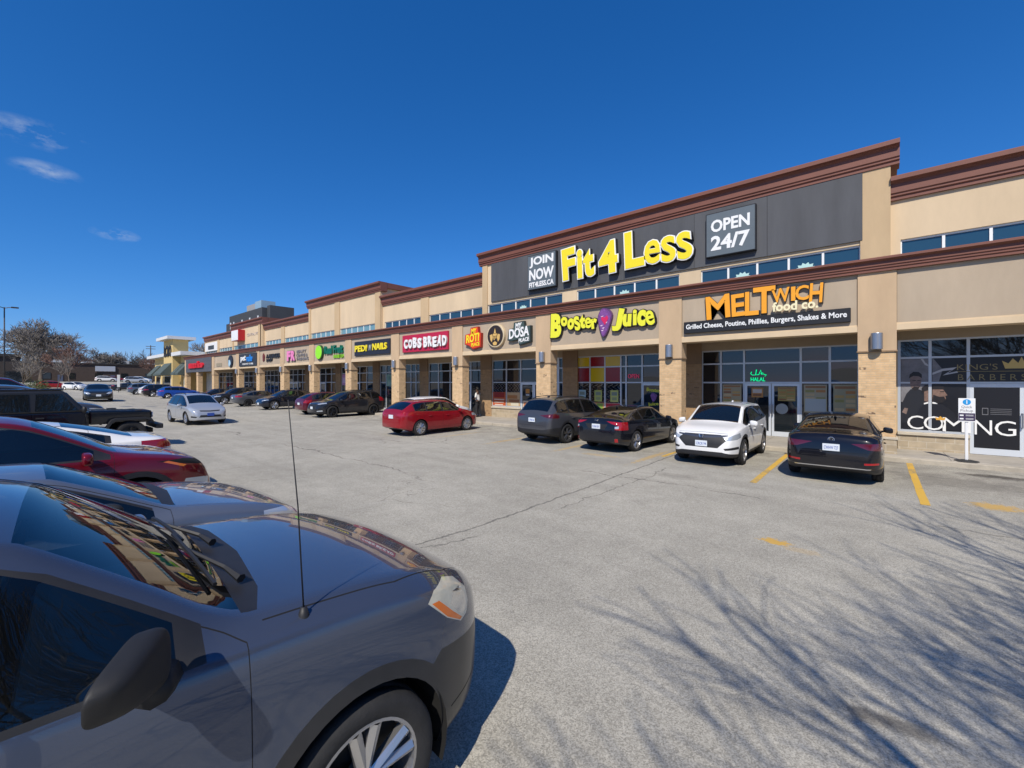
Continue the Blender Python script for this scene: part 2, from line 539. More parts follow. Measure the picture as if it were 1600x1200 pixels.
    # branching cracks round broad plates, showing only here and there
    dn = n.new('ShaderNodeTexNoise'); dn.inputs['Scale'].default_value = 1.4; dn.inputs['Detail'].default_value = 5; l.new(P, dn.inputs['Vector'])
    va = n.new('ShaderNodeVectorMath'); va.operation = 'SCALE'; va.inputs['Scale'].default_value = .9; l.new(dn.outputs['Color'], va.inputs[0])
    vb = n.new('ShaderNodeVectorMath'); vb.operation = 'ADD'; l.new(P, vb.inputs[0]); l.new(va.outputs[0], vb.inputs[1])
    ve = n.new('ShaderNodeTexVoronoi'); ve.feature = 'DISTANCE_TO_EDGE'; ve.inputs['Scale'].default_value = .30; l.new(vb.outputs[0], ve.inputs['Vector'])
    gate = rng(noise(.17, 3), .54, .62, 0, .8)
    base = mixc(math_('MULTIPLY', rng(ve.outputs['Distance'], .0045, .0015, 0, .7), gate), base, (.06, .055, .05))
    ve2 = n.new('ShaderNodeTexVoronoi'); ve2.feature = 'DISTANCE_TO_EDGE'; ve2.inputs['Scale'].default_value = 1.1; l.new(vb.outputs[0], ve2.inputs['Vector'])
    gate2 = rng(noise(.31, 3), .60, .66, 0, 1)
    base = mixc(math_('MULTIPLY', rng(ve2.outputs['Distance'], .009, .003, 0, .5), gate2), base, (.08, .073, .065))
    # scattered short nicks
    mp2 = n.new('ShaderNodeMapping'); mp2.inputs['Scale'].default_value = (1.2, 3.2, 1); mp2.inputs['Rotation'].default_value = (0, 0, .35); l.new(P, mp2.inputs['Vector'])
    base = mixc(rng(noise(1.9, 3, .8, mp2.outputs[0]), .745, .765, 0, .75), base, (.05, .046, .042))
    # rubbed remains of an old yellow bay marking by the kerb and of a lane arrow
    for cx_, cy_, rx, ry, st in ((1.62, 11.35, .35, .3, .75), (2.35, 11.5, .35, .32, .8), (-1.08, 6.9, .2, .13, .9), (-.75, 6.75, .25, .12, .2), (-5.1, 12.3, .12, 1.4, .45), (-7.9, 12.4, .12, 1.2, .4), (-10.7, 12.3, .14, 1.3, .4), (-6.4, 11.6, .7, .2, .3), (-13.4, 12.3, .14, 1.3, .25)):
        dx = math_('DIVIDE', math_('SUBTRACT', X, cx_), rx); dy = math_('DIVIDE', math_('SUBTRACT', Y, cy_), ry)
        d2 = math_('SQRT', math_('ADD', math_('MULTIPLY', dx, dx), math_('MULTIPLY', dy, dy)), None)
        d3 = math_('ADD', d2, math_('MULTIPLY', math_('SUBTRACT', noise(9, 5, .8), .5), 3.6))
        base = mixc(rng(d3, 1.0, .7, 0, st), base, (.62, .37, .07))
    l.new(base, b.inputs['Base Color'])
    b.inputs['Roughness'].default_value = .88
    b.inputs['Specular IOR Level'].default_value = .25
    bp = n.new('ShaderNodeBump'); bp.inputs['Strength'].default_value = .55; bp.inputs['Distance'].default_value = .012
    l.new(math_('ADD', bw.outputs[0], bw2.outputs[0]), bp.inputs['Height']); l.new(bp.outputs[0], b.inputs['Normal'])
    return m

xs_g = [1200, 300, 100, 40, 10, 0, -10, -20, -25, -30, -35, -40] + [-42 - 3 * i for i in range(0, 90)] + [-400, -700, -1400]
bm = NB()
rows = []
for y in (-1200, -200, -40, -6, 0, 1, 1.5, 2, 2.5, 3, 3.5, 4, 4.5, 5, 5.5, 6, 7, 8, 9, 10, 11, 12, 20, 60, 300, 1300):
    rows.append([bm.verts.new((x, y, zl(x, y))) for x in xs_g])
for a, b_ in zip(rows, rows[1:]):
    for i in range(len(xs_g) - 1):
        bm.faces.new((a[i], b_[i], b_[i + 1], a[i + 1])[::-1])
bmesh.ops.recalc_face_normals(bm, faces=list(bm.faces))
if bm.faces[0].normal.z < 0: bmesh.ops.reverse_faces(bm, faces=list(bm.faces))
tag(obj("parking_lot_asphalt", bm, asphalt(), smooth=True), kind='structure')

M_conc = mat("concrete_walk", (.40, .365, .31), rough=.9, vary=.16, vscale=1.6, bump=.25, bscale=90)
joints(M_conc, 1.5)
M_kerb = mat("concrete_kerb", (.42, .375, .30), rough=.9, vary=.22, vscale=3.5, bump=.3, bscale=70)
joints(M_kerb, 3.0, width=.02)
xs_w = [16, 2.7, -.05] + [-6.1 * i for i in range(1, 7)] + [-42 - 3 * i for i in range(0, 13)]
def strip_sheet(name, y0, y1, dz, m, front=True):
    bm = NB()
    prev = None
    for x in xs_w:
        z = zg(x) + dz
        cur = [bm.verts.new((x, y0, z - .3)), bm.verts.new((x, y0, z - .02)), bm.verts.new((x, y0 + .02, z)), bm.verts.new((x, y1, z))]
        if prev:
            for i in range(3):
                bm.faces.new((prev[i], prev[i + 1], cur[i + 1], cur[i]))
        prev = cur
    bmesh.ops.recalc_face_normals(bm, faces=list(bm.faces))
    return tag(obj(name, bm, m), kind='structure')
strip_sheet("sidewalk", 16.19, 19.3, .134, M_conc)
strip_sheet("kerb", 16.0, 16.186, .126, M_kerb)

def line_paint():
    m, n, l, b = principled("yellow_line_paint")
    t = n.new('ShaderNodeTexNoise'); t.inputs['Scale'].default_value = 9; t.inputs['Detail'].default_value = 7; t.inputs['Roughness'].default_value = .75
    l.new(posn(n), t.inputs['Vector'])
    t2 = n.new('ShaderNodeTexNoise'); t2.inputs['Scale'].default_value = 1.2; l.new(posn(n), t2.inputs['Vector'])
    ad = n.new('ShaderNodeMath'); ad.operation = 'ADD'
    l.new(t.outputs['Fac'], ad.inputs[0]); l.new(t2.outputs['Fac'], ad.inputs[1])
    r = n.new('ShaderNodeMapRange'); r.inputs[1].default_value = .74; r.inputs[2].default_value = 1.0
    l.new(ad.outputs[0], r.inputs[0])
    x = n.new('ShaderNodeMix'); x.data_type = 'RGBA'
    l.new(r.outputs[0], x.inputs['Factor'])
    x.inputs['A'].default_value = (.3, .235, .13, 1); x.inputs['B'].default_value = (.66, .40, .06, 1)
    l.new(x.outputs['Result'], b.inputs['Base Color']); b.inputs['Roughness'].default_value = .8
    return m
M_line = line_paint()
for xc, y0, y1 in ((.67, 10.7, 15.95), (-2.08, 10.6, 15.95), (3.4, 10.7, 15.95), (-4.85, 12.6, 15.95)):
    bm = NB()
    n_ = 12; random.seed(int(xc * 10) + 7)
    L_, R_ = [], []
    for i in range(n_ + 1):
        y = y0 + (y1 - y0) * i / n_
        L_.append(bm.verts.new((xc - .065 + random.uniform(-.006, .006), y, .004))); R_.append(bm.verts.new((xc + .065 + random.uniform(-.006, .006), y, .004)))
    for i in range(n_): bm.faces.new((L_[i], R_[i], R_[i + 1], L_[i + 1]))
    tag(obj("parking_bay_line", bm, M_line), kind='structure')

# ---------------------------------------------------------------- the retail row
YC, YS = 16.6, 19.1
M_fascia = mat("stucco_fascia_greige", (.43, .345, .25), rough=.95, vary=.13, vscale=.9, bump=.35, bscale=130, streak=.3)
M_col = mat("stucco_column_tan", (.53, .38, .235), rough=.95, vary=.13, vscale=1.1, bump=.35, bscale=130, streak=.35)
M_upper = mat("stucco_upper_cream", (.63, .49, .32), rough=.95, vary=.13, vscale=.7, bump=.3, bscale=120, streak=.3)
M_pil = mat("stucco_pilaster_tan", (.53, .385, .225), rough=.95, vary=.13, vscale=.9, bump=.3, bscale=120, streak=.3)
M_dark = mat("charcoal_wall_panel", (.075, .078, .085), rough=.75, vary=.3, vscale=.8, bump=.12, bscale=50, streak=.18)
M_corn = mat("cornice_russet", (.175, .064, .042), rough=.6, vary=.13, vscale=.9, bump=.08, bscale=20)
M_soff = mat("soffit_stucco", (.36, .29, .205), rough=.95, vary=.06)
M_brick = brick("brick_buff", (.68, .46, .25), (.59, .385, .20), (.56, .42, .26))
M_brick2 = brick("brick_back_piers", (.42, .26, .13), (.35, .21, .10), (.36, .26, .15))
M_stone = brick("stone_block_base", (.43, .355, .25), (.37, .30, .205), (.48, .42, .32), w=.4, h=.2, extra_dark=False, size=.012)
M_cap = mat("stone_sill", (.52, .46, .36), rough=.85, vary=.1, vscale=4, bump=.2)
M_alu = mat("window_frame_aluminium", (.56, .59, .62), rough=.38, metal=.35)
M_white = mat("white_frame", (.78, .78, .76), rough=.5)
M_glass = glass("shop_glass", (.012, .016, .02), wave=.05)
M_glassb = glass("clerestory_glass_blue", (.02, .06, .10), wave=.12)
M_glassg = glass("clerestory_glass_reflection", (.16, .30, .34), rough=.08, wave=.12)  # greenish lit reflection put into the base colour of the farther panes
M_steel = mat("brushed_steel", (.42, .43, .45), rough=.35, metal=.85)

plaza = thing("retail_row", "long tan stucco strip mall row with brown cornices and brick columns", "building", (-32, 19.1, 0))
COLX = [-6.1 * k for k in range(-2, 10)] + [-64.0, -71.0, -77.0]
COLX.sort(reverse=True)

# upper storey: alternating tall and low sections
SECS = [(13.0, .35, 8.24, 8.9, 0), (.35, -18.5, 9.37, 10.1, 1), (-18.5, -29.7, 8.24, 8.9, 0), (-29.7, -42.2, 9.37, 10.1, 1), (-42.2, -53.9, 8.24, 8.9, 0), (-53.9, -64.4, 9.0, 9.7, 1), (-64.4, -77.4, 8.24, 8.9, 0)]
CORN = ((0, 0), (-.10, .0), (-.10, .10), (-.15, .13), (-.15, .19), (-.19, .22), (-.19, .50), (-.26, .55), (-.36, .58), (-.36, .70), (-.34, .73), (0, .73))
WZ0, WZ1 = 5.95, 6.93
for (xr, xl, zc, zt, tall) in SECS:
    yf = YS - (.18 if tall else 0)
    bm = NB()
    pil = sorted([x for x in COLX if xl - .2 < x < xr + .2])
    edges = []
    box(bm, xl, xr, yf, yf + .4, WZ1, zc + .3)                # above the window band
    # pilaster strips between window bands (wall runs down to the canopy)
    stops = [xl] + [p for p in pil if xl + .8 < p < xr - .8] + [xr]
    solid = [(xl, xl + (.42 if tall or xl < -60 else .25))] + [(p - .45, p + .45) for p in pil if xl + .8 < p < xr - .8] + [(xr - (.78 if tall else .1), xr)]
    for a, b_ in solid: box(bm, a, b_, yf, yf + .4, 5.6, WZ1)
    obj("upper_wall", bm, M_upper, plaza)
    bm = NB()
    for a, b_ in solid:
        if b_ - a > .3 and not (tall and xl == -18.5 and -17 < a < -1):
            obj("pilaster", BX(a + .002, b_ - .002, yf - .06, yf - .002, 5.6, zc - .002), M_pil, plaza)
    bm.free()
    bm = extrude_x(NB(), [(yf + y, zc + z) for y, z in CORN] + [(yf + .42, zc + .73), (yf + .42, zc)], xl - (.22 if tall else .003), xr + (.22 if tall else -.003))
    if xl < -77: pass
    obj("upper_cornice", bm, M_corn, plaza)
    # side returns of the taller parapets
    if tall:
        for xe, s in ((xl, 1), (xr, -1)):
            obj("parapet_return", BX(min(xe, xe + s * .3), max(xe, xe + s * .3), yf + .4, 22.5, 8.0, zc + .6), M_upper, plaza)
            obj("parapet_return_cap", BX(min(xe - s * .2, xe + s * .32), max(xe - s * .2, xe + s * .32), yf + .42, 22.6, zc + .3, zc + .725), M_corn, plaza)
    # window bands
    gaps = []
    ss = sorted(solid)
    for (a0, a1), (b0, b1) in zip(ss, ss[1:]):
        gaps.append((a1, b0))
    for g0, g1 in gaps:
        npan = 5 if g1 - g0 < 5.6 else 6
        far = xr < -18
        fr = NB()
        box(fr, g0, g1, yf + .06, yf + .14, WZ1 - .06, WZ1 - .001)
        box(fr, g0, g1, yf + .06, yf + .14, 5.75, 5.95)
        for i in range(npan + 1):
            x = g0 + (g1 - g0) * i / npan
            box(fr, max(g0, x - .035), min(g1, x + .035), yf + .058, yf + .142, 5.951, WZ1 - .061)
        w = obj("clerestory_window", fr, M_white, plaza)
        gb = NB()
        for i in range(npan):
            xa, xb = g0 + (g1 - g0) * i / npan + .035, g0 + (g1 - g0) * (i + 1) / npan - .035
            tilt = random.Random(int(g0 * 7) + i).uniform(-.012, .012)
            quad(gb, [(xa, yf + .10 + tilt, 5.95), (xb, yf + .10 - tilt, 5.95), (xb, yf + .10 - tilt, WZ1 - .06), (xa, yf + .10 + tilt, WZ1 - .06)])
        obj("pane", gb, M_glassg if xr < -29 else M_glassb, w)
        if tall and xl == -18.5:
            # starburst decals of the gym in some of the panes
            for i in ((1, 3) if g0 > -7 else (2,)):
                cxs = g0 + (g1 - g0) * (i + .5) / npan
                pts = []
                for k in range(24):
                    a = math.pi * 2 * k / 24; r = .34 if k % 2 else .25
                    pts.append((cxs + r * math.cos(a), 6.36 + r * .8 * math.sin(a)))
                obj("starburst_decal", prism(NB(), pts, yf + .07, yf + .075), mat("decal_mint", (.45, .66, .62), rough=.6), w)
# gym panel
obj("charcoal_panel", BX(-17.73, -.37, YS - .26, YS - .182, 7.06, 9.365), M_dark, plaza)
for x in (-14.9, -12.0, -9.1, -5.9, -3.2): obj("panel_joint", BX(x - .008, x + .008, YS - .262, YS - .259, 7.06, 9.365), mat("panel_joint_dark", (.02, .02, .022), rough=.9), plaza)
# body of the building, roof, flank walls
obj("rear_block", BX(-77.3, 13, 19.55, 46, 0, 8.0), M_pil, plaza)
bm = NB(); box(bm, -77.35, -76.95, YS + .4, 46, 5.6, 8.4); obj("flank_wall", bm, M_pil, plaza)
obj("flank_cornice", BX(-77.6, -76.9, YS + .42, 46, 8.24, 8.9), M_corn, plaza)
# rooftop plant that peeps over the parapet
for x in (-47.5, -45.9): obj("rooftop_unit", BX(x - .5, x + .5, 24, 25.2, 8, 9.7, bev=.04), mat("galvanised", (.5, .5, .5), rough=.5, metal=.4, vary=.1), plaza)

# canopy: fascia panels, lip, soffit, roof, cornice
CAN = ((0, 0), (-.07, 0), (-.07, .07), (-.10, .09), (-.10, .14), (-.13, .16), (-.13, .27), (-.20, .31), (-.24, .32), (-.24, .37), (-.22, .39), (0, .39))
obj("canopy_cornice", extrude_x(NB(), [(YC + y, 5.47 + z) for y, z in CAN] + [(YC + .5, 5.86), (YC + .5, 5.47)], -77.5, 13.1), M_corn, plaza)
obj("canopy_roof", BX(-77.3, 13, YC + .5, YS - .2, 5.5, 5.62), mat("roof_membrane", (.3, .29, .27), rough=.9), plaza)
obj("canopy_soffit", BX(-77.3, 13, YC + .62, YS - .002, 3.86, 3.96), M_soff, plaza)
for xa, xb in zip(COLX, COLX[1:]):
    red = xa == -71.0 or xa == -64.0
    if xa == -64.0:
        continue
    a, b_ = xb + .44, xa - .44
    bm = BX(a, b_, YC + .05, YC + .4, 3.95, 5.468)
    obj("fascia_panel", bm, M_fascia, plaza)
    bm = NB(); box(bm, a, b_, YC + .012, YC + .6, 3.73, 3.90); box(bm, a, b_, YC + .045, YC + .395, 3.902, 3.948)
    obj("fascia_lip", bm, M_upper, plaza)
    bm = NB()
    for x in (a + .004, b_ - .004): box(bm, x - .006, x + .006, YC + .046, YC + .0495, 3.95, 5.46)
    obj("fascia_joint", bm, mat("joint_dark_brown", (.12, .09, .06), rough=.9), plaza)  # thin dark brown strips at both ends of the panel
M_slat = mat("grey_board_cladding", (.085, .09, .105), rough=.6, vary=.15, vscale=2)
bm = NB()
for i in range(4): box(bm, -76.55, -64.4, YC - .06 - .005 * (i % 2), YC + .4, 3.6 + i * .465, 3.6 + i * .465 + .455)
obj("board_fascia", bm, M_slat, plaza)

for x in COLX:
    z0 = zg(x)
    bm = BX(x - .44, x + .44, YC, YC + .55, 3.15, 5.469)
    col = obj("column", bm, M_col, plaza)
    obj("column_band", BX(x - .46, x + .46, YC - .025, YC + .565, 3.11, 3.148), mat("band_dark_tan", (.3, .2, .12), rough=.9), col)  # darker tan ledge between the stucco and the brick
    obj("brick_shaft", BX(x - .425, x + .425, YC + .02, YC + .53, z0 + .62, 3.108), M_brick, col)
    obj("stone_base", BX(x - .445, x + .445, YC - .005, YC + .555, z0 + .10, z0 + .54), M_stone, col)
    obj("base_cap", BX(x - .47, x + .47, YC - .03, YC + .58, z0 + .542, z0 + .618, bev=.012), M_cap, col)
    # pier on the shopfront line
    if -70 < x < -1:
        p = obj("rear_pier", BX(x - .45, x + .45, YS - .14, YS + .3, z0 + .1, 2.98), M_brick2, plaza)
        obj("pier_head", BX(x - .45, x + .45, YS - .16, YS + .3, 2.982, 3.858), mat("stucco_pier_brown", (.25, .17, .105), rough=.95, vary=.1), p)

# cylinder lamps, one per column: fixed to the wall but liftable
LAMPLAB = ["beside the barber shop front", "at the grilled cheese shop end", "between the juice bar and the sandwich shop", "between the juice bar and the roti shop", "between the roti shop and the bakery",
           "between the bakery and the nail salon", "between the nail salon and the bubble tea shop", "between the bubble tea and pink lettered shops", "between the pink and the black lettered shops",
           "between the black lettered and pet shops", "on the column past the pet shop"]
for i, x in enumerate([6.1, 0, -6.1, -12.2, -18.3, -24.4, -30.5, -36.6, -42.7, -48.8, -54.9]):
    if i == 0: continue
    t = thing("wall_lamp", "grey cylinder wall lamp on the column " + LAMPLAB[i], "lamp", (x, YC - .11, 3.18), group="cylinder lamps on the columns")
    bm = NB(); prof = []
    lathe(bm, [(.0, 0), (.135, 0), (.14, .01), (.14, .47), (.135, .48), (0, .48)], axis='Z', seg=20)
    obj("shade", bm, M_steel, t, world=False, smooth=False)
    bm = NB(); box(bm, -.06, .06, .02, .109, .1, .38); obj("wall_bracket", bm, M_steel, t, world=False)

# ---- shopfronts
def shopfront(x0, x1, y, verts, doors, zk=None, rows=(2.2, 2.97), head=3.53, zf=.134, pane_mat=None):
    """a glazed bay: mullions at verts, doors = [(xa, xb, leaves)], zk = height of a knee wall below the glass where no door stands"""
    bm = NB(); mw = .035
    yf0, yf1 = y - .05, y + .05
    door_x = [(a, b) for a, b, _ in doors]
    def indoor(x): return any(a - .01 < x < b + .01 for a, b in door_x)
    zb = zk if zk else zf
    box(bm, x0, x1, yf0, yf1, head - .05, head)
    for zr in rows: box(bm, x0 + .036, x1 - .036, yf0 + .001, yf1 - .001, zr - .03, zr + .03)
    for x in [x0 + mw, x1 - mw] + list(verts):
        b0 = 2.231 if any(a + .02 < x < b - .02 for a, b in door_x) else (zf if indoor(x) else zb)
        box(bm, x - mw, x + mw, yf0 - .003, yf1 - .003, b0, head - .051)
    segs = []
    cur = x0
    for a, b in sorted(door_x):
        if a - cur > .1: segs.append((cur, a))
        cur = b
    if x1 - cur > .1: segs.append((cur, x1))
    for a, b in segs: box(bm, a + .036, b - .036, yf0 + .002, yf1 - .002, zb, zb + .07)
    w = obj("shop_window", bm, M_alu, plaza)
    gb = NB()
    xsv = sorted([x0, x1] + list(verts))
    zr_all = [zb + .07] + list(rows) + [head - .05]
    rr = random.Random(int(x0 * 13))
    for xa, xb in zip(xsv, xsv[1:]):
        mid = (xa + xb) / 2
        for za, zb2 in zip(zr_all, zr_all[1:]):
            if any(a < mid < b for a, b in door_x) and za < 2.15: continue
            t1, t2 = rr.uniform(-.006, .006), rr.uniform(-.006, .006)
            quad(gb, [(xa, y + t1, za), (xb, y + t2, za), (xb, y - t1, zb2), (xa, y - t2, zb2)])
    obj("pane", gb, pane_mat or M_glass, w)
    if zk:
        for a, b in segs:
            k = obj("knee_wall", BX(a, b, y - .10, y + .15, zf - .05, zk - .10), M_stone, plaza)
            obj("sill", BX(a - .01, b + .01, y - .16, y + .049, zk - .098, zk - .002, bev=.012), M_cap, k)
    obj("bulkhead", BX(x0, x1, y - .09, y + .2, head + .002, 3.858), M_soff, plaza)
    for a, b, nl in doors:
        wd = (b - a) / nl
        for i in range(nl):
            xa, xb = a + wd * i + .01, a + wd * (i + 1) - .01
            bm = NB()
            box(bm, xa, xa + .08, y - .045, y + .01, zf + .01, 2.165); box(bm, xb - .08, xb, y - .045, y + .01, zf + .01, 2.165)
            box(bm, xa + .08, xb - .08, y - .045, y + .01, 2.07, 2.165); box(bm, xa + .08, xb - .08, y - .045, y + .01, zf + .01, zf + .19)
            d = obj("door", bm, mat("door_frame_pale", (.66, .70, .74), rough=.35, metal=.25), plaza)
            obj("pane", _q(xa + .08, xb - .08, y - .02, zf + .19, 2.07), M_glass, d)
            hx = xb - .04 if i == 0 and nl == 2 else xa + .04
            bm = tube(NB(), [(hx, y - .047, .95), (hx, y - .12, .95), (hx, y - .12, 1.35), (hx, y - .047, 1.35)], .016, 6)
            obj("handle", bm, M_steel, d)
    return w
def _q(x0, x1, y, z0, z1, mi=0):
    bm = NB(); quad(bm, [(x0, y, z0), (x1, y, z0), (x1, y, z1), (x0, y, z1)], mi); return bm

YK = 18.15
shopfront(.5, 5.7, YK, (1.23, 2.03, 4.2), [(2.05, 4.15, 2)], zk=.68)
obj("shopfront_return", BX(.44, .5, YK - .05, YS + .1, .1, 3.858), M_pil, plaza)
shopfront(-5.68, -.44, YS, (-4.9, -4.04, -2.15, -1.28), [(-4.02, -2.17, 2)])
shopfront(-11.9, -6.5, YS, (-11.06, -10.22, -9.37, -9.1, -8.3), [(-8.32, -7.25, 1)], zk=.75)
shopfront(-17.85, -13.0, YS, (-16.7, -15.6, -13.7), [(-15.58, -13.72, 2)], zk=.75)
shopfront(-13.0, -12.65, YS, (), [], zk=.75)
shopfront(-23.95, -18.75, YS, (-22.9, -21.7, -20.6, -19.7), [(-20.6, -19.72, 1)])
shopfront(-30.05, -24.85, YS, (-29.2, -28.1, -27, -26, -25.4), [])
shopfront(-36.15, -30.95, YS, (-35.2, -34.2, -33.1, -32), [(-35.18, -33.12, 2)])
shopfront(-42.25, -37.05, YS, (-41.2, -40.2, -39.1, -38), [(-41.18, -39.12, 2)])
shopfront(-48.35, -43.15, YS, (-47.2, -46.2, -45.1, -44), [(-47.18, -45.12, 2)])
shopfront(-54.45, -49.25, YS, (-53.2, -52.2, -51.1, -50), [], zf=.2)
shopfront(-63.5, -55.4, YS, (-62, -60.5, -59, -57.5, -56.4), [], zf=.25)
shopfront(-70.5, -64.5, YS, (-69, -67.5, -66), [], zf=.3)
shopfront(-76.5, -71.5, YS, (-75.5, -74, -72.5), [], zf=.35, pane_mat=mat("papered_window", (.6, .58, .5), rough=.5))
shopfront(6.6, 11.7, YS, (7.6, 8.8, 10), [(8.82, 10, 1)])
# ---------------------------------------------------------------- signs on the row
def flat(name, col, rough=.45, **k): return mat(name, col, rough=rough, **k)
M_yel = flat("sign_yellow", (.86, .70, .02), .35)
M_lime = flat("sign_lemon", (.80, .78, .04), .35)
M_wht = flat("sign_white", (.82, .82, .80), .35)
M_ret = flat("sign_return_black", (.012, .012, .014), .5)
M_org = flat("sign_orange", (.86, .36, .02), .35)
M_grey = flat("sign_slate_face", (.12, .145, .16), .4, vary=.08, vscale=3)
FY = YC + .05           # face of the fascia panels
UY = YS - .262          # face of the charcoal panel

def sign(name, label, x, y, z, group=None):
    return thing(name, label, "sign", (x, y, z), group=group)

# gym: two square boxes and a row of channel letters with white halo
for (nm, lab, x, z, w, h, rows) in (
        ("box_sign", "square slate box sign reading join now beside the yellow gym letters", -13.81, 8.24, 1.92, 1.90, (("JOIN", .54, 1.6, .58), ("NOW", -.14, 1.64, .60), ("FIT4LESS.CA", -.68, 1.64, .28))),
        ("box_sign", "large square slate box sign reading open 24/7 right of the gym letters", -4.46, 8.23, 1.84, 1.80, (("OPEN", .34, 1.42, .5), ("24/7", -.36, 1.42, .6)))):
    t = sign(nm, lab, x, UY, z, "box signs of the gym")
    obj("cabinet", BX(x - w / 2, x + w / 2, UY - .20, UY - .001, z - h / 2, z + h / 2, bev=.02), M_ret, t)
    obj("face", BX(x - w / 2 + .04, x + w / 2 - .04, UY - .212, UY - .201, z - h / 2 + .04, z + h / 2 - .04), M_grey, t)
    for s, dz, tw, th in rows:
        obj("lettering", text_bm(s, tw, th, .012, .032, at=(x, UY - .213, z + dz)), M_wht, t)
t = sign("channel_letter_sign", "big yellow gym channel letters with white edges on charcoal panel", -9.2, UY, 8.2)
GYM = (("F", -12.02, 8.28, .78, 1.62, 4), ("i", -11.36, 8.16, .30, 1.45, 2), ("t", -10.86, 8.12, .60, 1.35, 3), ("4", -9.80, 8.20, .98, 1.55, 3), ("L", -8.47, 8.33, .92, 1.68, 2), ("e", -7.62, 8.03, .72, 1.05, -2), ("s", -6.90, 8.02, .62, 1.12, 3), ("s", -6.22, 8.03, .62, 1.18, 6))
obj("letter_can", fun_letters([(c, x, z, w + .13, h + .11, a) for c, x, z, w, h, a in GYM], .22, UY, .066), M_ret, t)
obj("letter_edge", fun_letters([(c, x, z, w + .10, h + .09, a) for c, x, z, w, h, a in GYM], .05, UY - .222, .062), M_wht, t)
obj("letter_face", fun_letters([(c, x, z, w, h, a) for c, x, z, w, h, a in GYM], .015, UY - .273, .045), M_yel, t)

# grilled cheese shop
t = sign("channel_letter_sign", "orange melt lettering with cream food co script over a black strip", -3.1, FY, 4.9)
ML = (("M", -4.36, 4.93, .80, .84, 3), ("E", -3.70, 4.92, .42, .78, 2), ("L", -3.27, 4.93, .42, .82, 0), ("T", -2.90, 5.00, .66, .90, 0), ("W", -2.42, 5.10, .52, .46, 3), ("I", -2.07, 5.10, .12, .46, 0), ("C", -1.83, 5.10, .36, .48, 0), ("H", -1.46, 5.05, .34, .62, -3))
obj("letter_can", fun_letters([(c, x, z, w + .05, h + .04, a) for c, x, z, w, h, a in ML], .10, FY, .03), M_ret, t)
obj("letter_face", fun_letters([(c, x, z, w, h, a) for c, x, z, w, h, a in ML], .015, FY - .101, .022), M_org, t)
M_cream = flat("sign_cream", (.84, .76, .48), .4)
obj("script_lettering", text_bm("food co.", 1.25, .31, .06, .03, at=(-2.02, FY - .15, 4.71)), M_cream, t)
t2 = sign("strip_sign", "long black strip sign listing grilled cheese, poutine, phillies and shakes", -3.08, FY, 4.27)
obj("cabinet", BX(-5.56, -.60, FY - .12, FY - .001, 4.05, 4.48, bev=.012), M_ret, t2)
obj("lettering", text_bm("Grilled Cheese, Poutine, Phillies, Burgers, Shakes & More", 4.78, .235, .012, .022, at=(-3.08, FY - .121, 4.265)), M_wht, t2)

# juice bar
t = sign("channel_letter_sign", "lemon yellow wobbly juice bar letters around a purple berry cup", -9.2, FY, 4.75)
BJ = (("B", -11.38, 4.85, .60, 1.12, -2), ("o", -10.93, 5.00, .36, .44, 5), ("o", -10.57, 4.86, .36, .52, -5), ("s", -10.24, 4.86, .30, .66, 12), ("t", -9.96, 4.90, .30, .60, 6), ("e", -9.68, 4.83, .32, .48, 0), ("r", -9.37, 4.77, .30, .44, 6),
      ("J", -8.25, 4.83, .42, .96, -12), ("u", -7.84, 4.77, .38, .52, -3), ("i", -7.50, 4.86, .17, .64, 0), ("c", -7.22, 4.81, .36, .66, -4), ("e", -6.87, 4.78, .36, .60, 10))
obj("letter_can", fun_letters([(c, x, z, w + .08, h + .07, a) for c, x, z, w, h, a in BJ], .14, FY, .085), M_ret, t)
obj("letter_face", fun_letters([(c, x, z, w, h, a) for c, x, z, w, h, a in BJ], .015, FY - .141, .06), M_lime, t)
def blob(cx, cz, rx, rz, n=28, wob=.06, seed=1, lean=0.0, taper=0.0):
    rr = random.Random(seed); ph = [rr.uniform(0, 6.28) for _ in range(4)]
    out = []
    for k in range(n):
        a = 2 * math.pi * k / n
        r = 1 + wob * math.sin(3 * a + ph[0]) + wob * .7 * math.sin(5 * a + ph[1]) + wob * .5 * math.sin(8 * a + ph[2])
        x, z = rx * r * math.cos(a), rz * r * math.sin(a)
        x *= 1 + taper * z / rz
        out.append((cx + x + lean * z, cz + z))
    return out
M_pur = flat("sign_purple", (.20, .07, .26), .4, vary=.4, vscale=9)
obj("cup_emblem", prism(NB(), blob(-8.88, 4.78, .30, .62, taper=.42, wob=.03, lean=.05), FY - .15, FY - .001), flat("sign_purple_dark", (.12, .05, .15), .45), t)
obj("cup_emblem_face", prism(NB(), blob(-8.88, 4.78, .26, .57, taper=.42, wob=.04, lean=.05), FY - .165, FY - .151), M_pur, t)
hb = NB(); prism(hb, [(-8.84, 4.66), (-9.02, 4.92), (-8.98, 5.04), (-8.86, 4.97), (-8.74, 5.06), (-8.68, 4.93)], FY - .18, FY - .166)
obj("heart_emblem", hb, flat("sign_crimson", (.62, .02, .10), .4), t)
hb = NB()
rr = random.Random(4)
for i in range(7):
    x, z = -8.9 + rr.uniform(-.12, .14), 4.45 + i * .1 + rr.uniform(-.02, .02)
    prism(hb, [(x - .07, z), (x, z - .035), (x + .08, z + .03), (x, z + .02)], FY - .178, FY - .1665)
obj("highlight", hb, flat("sign_pink_white", (.78, .55, .72), .4), t)

